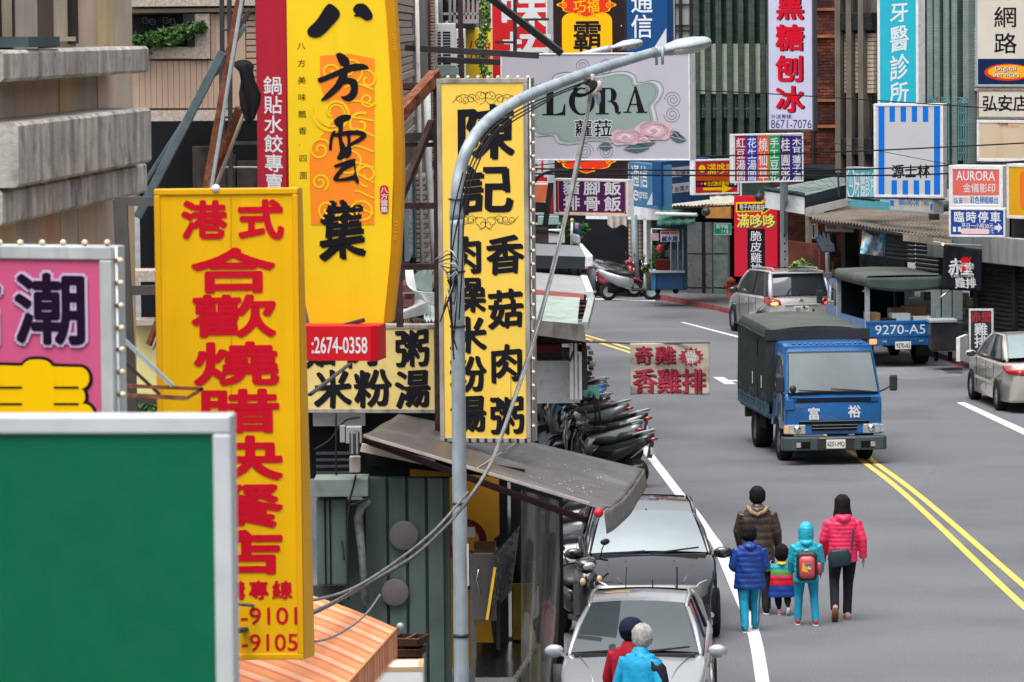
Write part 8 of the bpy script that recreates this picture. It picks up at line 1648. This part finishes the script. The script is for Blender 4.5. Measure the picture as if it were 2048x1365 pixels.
st_ = P(938, 1130, 30.95); MB().box((st_.x - of.x - .02, -.095, st_.z - .2), (st_.x - of.x, -.075, st_.z + .2)).obj('sticker', mat('sticker', (.5, .42, .38), .6, var=.2), lp)
ins = mat('insulator', (.55, .48, .4), .4); ic = P(1186, 170, 32.4) - of
for dx, dz, r in ((-.05, -.02, .035), (.02, -.06, .04), (.06, -.01, .03), (-.01, .06, .03)): MB().lathe([(.001, -.05), (r, -.04), (r * .6, 0), (r, .04), (.001, .05)], (ic.x + dx, ic.y - .06, ic.z + dz), 'z', 10).obj('insulator', ins, lp)
MB().tube([ic + V((0, 0, .17)), ic + V((0, 0, -.12))], .02, 6).obj('clamp_bolt', galv, lp); MB().box(tuple(ic + V((-.09, -.03, .03))), tuple(ic + V((.09, .03, .06)))).obj('clamp', galv, lp)
MB().ball(tuple(ic + V((.05, -.05, -.13))), (.03, .02, .07), 8, 6).obj('glass_shard', mat('iridescent', (.4, .5, .6), .1, .5), lp)
# second lamp head behind the floral sign
l2 = empty('street_lamp', (P(1040, 1000, 50).x, P(1040, 1000, 50).y, 0), label='smaller street lamp head showing above the lilac floral sign', cat='street lamp', group='street lamps'); of = l2.location
q = [V((0, 0, 0)), P(1040, 320, 50.5) - of + V((0, 0, 0)), P(1050, 200, 51) - of, P(1085, 150, 51.3) - of, P(1140, 119, 51.5) - of, P(1222, 97, 51.5) - of]; q[0] = V((q[1].x, q[1].y, 0))
MB().tube([tuple(p) for p in smooth([tuple(p) for p in q], 5)], .06, 12).obj('pole', polem, l2); cobra(l2, P(1218, 98, 51.5) - of, P(1284, 84, 51.8) - of, 1.0, lhm)
# ================================================================== CABLES
bc_ = mat('black_cable', (.02, .02, .022), .6); gcb = mat('weathered_grey_cable', (.2, .2, .2), .8, var=.3, sc=10)
for k in range(4):
    o_ = [(1183, 178, 32.3), (1160, 300, 32), (1130, 440, 31.5), (1098, 570, 31), (1062, 700, 30.6), (1018, 830, 30.2), (980, 930, 29.9), (932, 1005, 29.6), (880, 1065, 29), (820, 1118, 28), (740, 1165, 26.5), (650, 1215, 24.5), (560, 1250, 22.5), (470, 1262, 20.5), (380, 1262, 18.5)]
    cable('twisted_cable', ('thickest', 'upper', 'lower', 'thinnest')[k] + ' strand of the grey cable bundle sweeping from the lamp arm to the golden sign', [(x + 3.0 * math.sin(i * 1.1 + k * 1.6), y + 3 * math.cos(i * 1.3 + k * 1.6), d - k * .01) for i, (x, y, d) in enumerate(o_)], (.016, .012, .012, .009)[k], gcb if k else mat('dark_grey_cable', (.09, .09, .095), .8), 6, 'cable bundle')
cable('hanging_cable', 'upper thin cable crossing the teal wall and the golden sign', [(935, 985, 29.8), (870, 1060, 28.8), (790, 1125, 27.5), (700, 1180, 25.5), (600, 1206, 23), (530, 1212, 21.5), (440, 1205, 19.5)], .012, gcb, group='hanging cables')
cable('hanging_cable', 'drooping cable loop over the phone numbers and striped awning', [(760, 1190, 26), (735, 1225, 25.5), (700, 1255, 24.5), (650, 1280, 23.5), (600, 1282, 22.8), (555, 1268, 22), (520, 1262, 21.4)], .009, gcb, group='hanging cables')
for k, pts_ in enumerate(([(1180, 160, 32.2), (1120, 184, 31.9), (1050, 214, 31.5), (985, 258, 31.1), (945, 320, 30.9), (922, 400, 30.8), (916, 500, 30.8), (912, 620, 30.8), (905, 700, 30.8)],
             [(1160, 172, 32.1), (1080, 206, 31.6), (1000, 255, 31.1), (950, 325, 30.9), (924, 410, 30.8), (905, 500, 30.8), (900, 600, 30.8), (908, 720, 30.8)],
             [(1100, 200, 31.7), (1000, 262, 31.1), (955, 330, 30.9), (930, 420, 30.8), (925, 520, 30.8), (918, 640, 30.8)],
             [(926, 345, 30.85), (905, 440, 30.8), (902, 560, 30.8), (905, 660, 30.8), (914, 700, 30.8)])):
    cable('pole_cable', ('outermost', 'leftmost', 'innermost', 'shortest')[k] + ' black cable strapped under the curved lamp arm', pts_, .008, bc_, 5, 'cables strapped to the lamp post')
coil = empty('cable_coil', P(1168, 178, 32.2), label='coil of black cable hanging at the clamp of the lamp arm', cat='cable'); of = coil.location
for k in range(7): MB().tube([(.085 * (1 + .12 * k * .5) * math.cos(t) - .02 + .006 * k, -.05 + .01 * k, .05 * (1 + .1 * k) * math.sin(t + k * .1)) for t in [2 * math.pi * i / 16 for i in range(17)]], .006, 4).obj('loop', bc_, coil)
for k in range(9): cable('pole_wire', 'thin tangled wire %s the junction halfway up the lamp post' % ('above', 'below', 'left of', 'right of', 'across', 'looping under', 'looping over', 'trailing from', 'behind')[k], [(870 + k * 3, 520 + k * 3, 31.2), (898 + 3 * math.sin(k), 500 + 9 * k, 30.8), (915, 525 + 4 * k, 30.75), (908 - 4 * k * (k % 2), 560 + 12 * k, 30.8), (895, 545 + k * 8, 31)], .006, bc_ if k % 3 else wc, 4, 'wires at the lamp post junction')
ov = [[(1062, 338, 62), (1322, 341, 66), (1580, 341, 69), (1800, 336, 70), (2060, 322, 71)], [(1062, 348, 62), (1330, 351, 66), (1600, 352, 69), (1830, 350, 70), (2060, 340, 71)], [(1300, 178, 64), (1500, 186, 67), (1700, 198, 69), (1880, 210, 70), (2060, 222, 71)], [(1385, 314, 65), (1600, 307, 68), (1800, 299, 69), (2060, 286, 70)], [(1062, 332, 62), (1180, 322, 64), (1300, 320, 66)], [(1560, 275, 68), (1700, 292, 69), (1900, 330, 70)]]
for k, pts_ in enumerate(ov): cable('overhead_cable', ('upper of the two straight black cables across the small signs', 'lower of the two straight black cables across the small signs', 'thin black cable sloping down across the lilac and turquoise signs', 'black cable rising to the right across the striped sign', 'short black cable under the floral sign', 'fine wire slanting past the dessert board to the coral sign')[k], pts_, (.017, .018, .012, .016, .01, .007)[k], bc_, 5)
cable('curved_cable', 'thick black cable curving out from behind the noodle sign', [(1064, 372, 60), (1080, 352, 60), (1105, 343, 60), (1140, 342, 60)], .03, bc_)
for k, (x0, y0, x1, y1, d) in enumerate(((1560, 375, 1530, 352, 80), (1673, 350, 1678, 395, 80), (1868, 330, 1895, 330, 74))): pass
jb = empty('railing', P(1750, 400, 75.5), label='thin black metal railing under the striped sign', cat='railing'); of = jb.location
for x0, y0, x1, y1 in ((1695, 396, 1752, 396), (1676, 348, 1678, 394), (1752, 330, 1755, 398), (1695, 396, 1750, 402), (1752, 396, 1890, 399), (1710, 398, 1760, 401)): MB().beam(P(x0, y0, 75.5) - of, P(x1, y1, 75.5) - of, .04).obj('rail', black_m, jb)
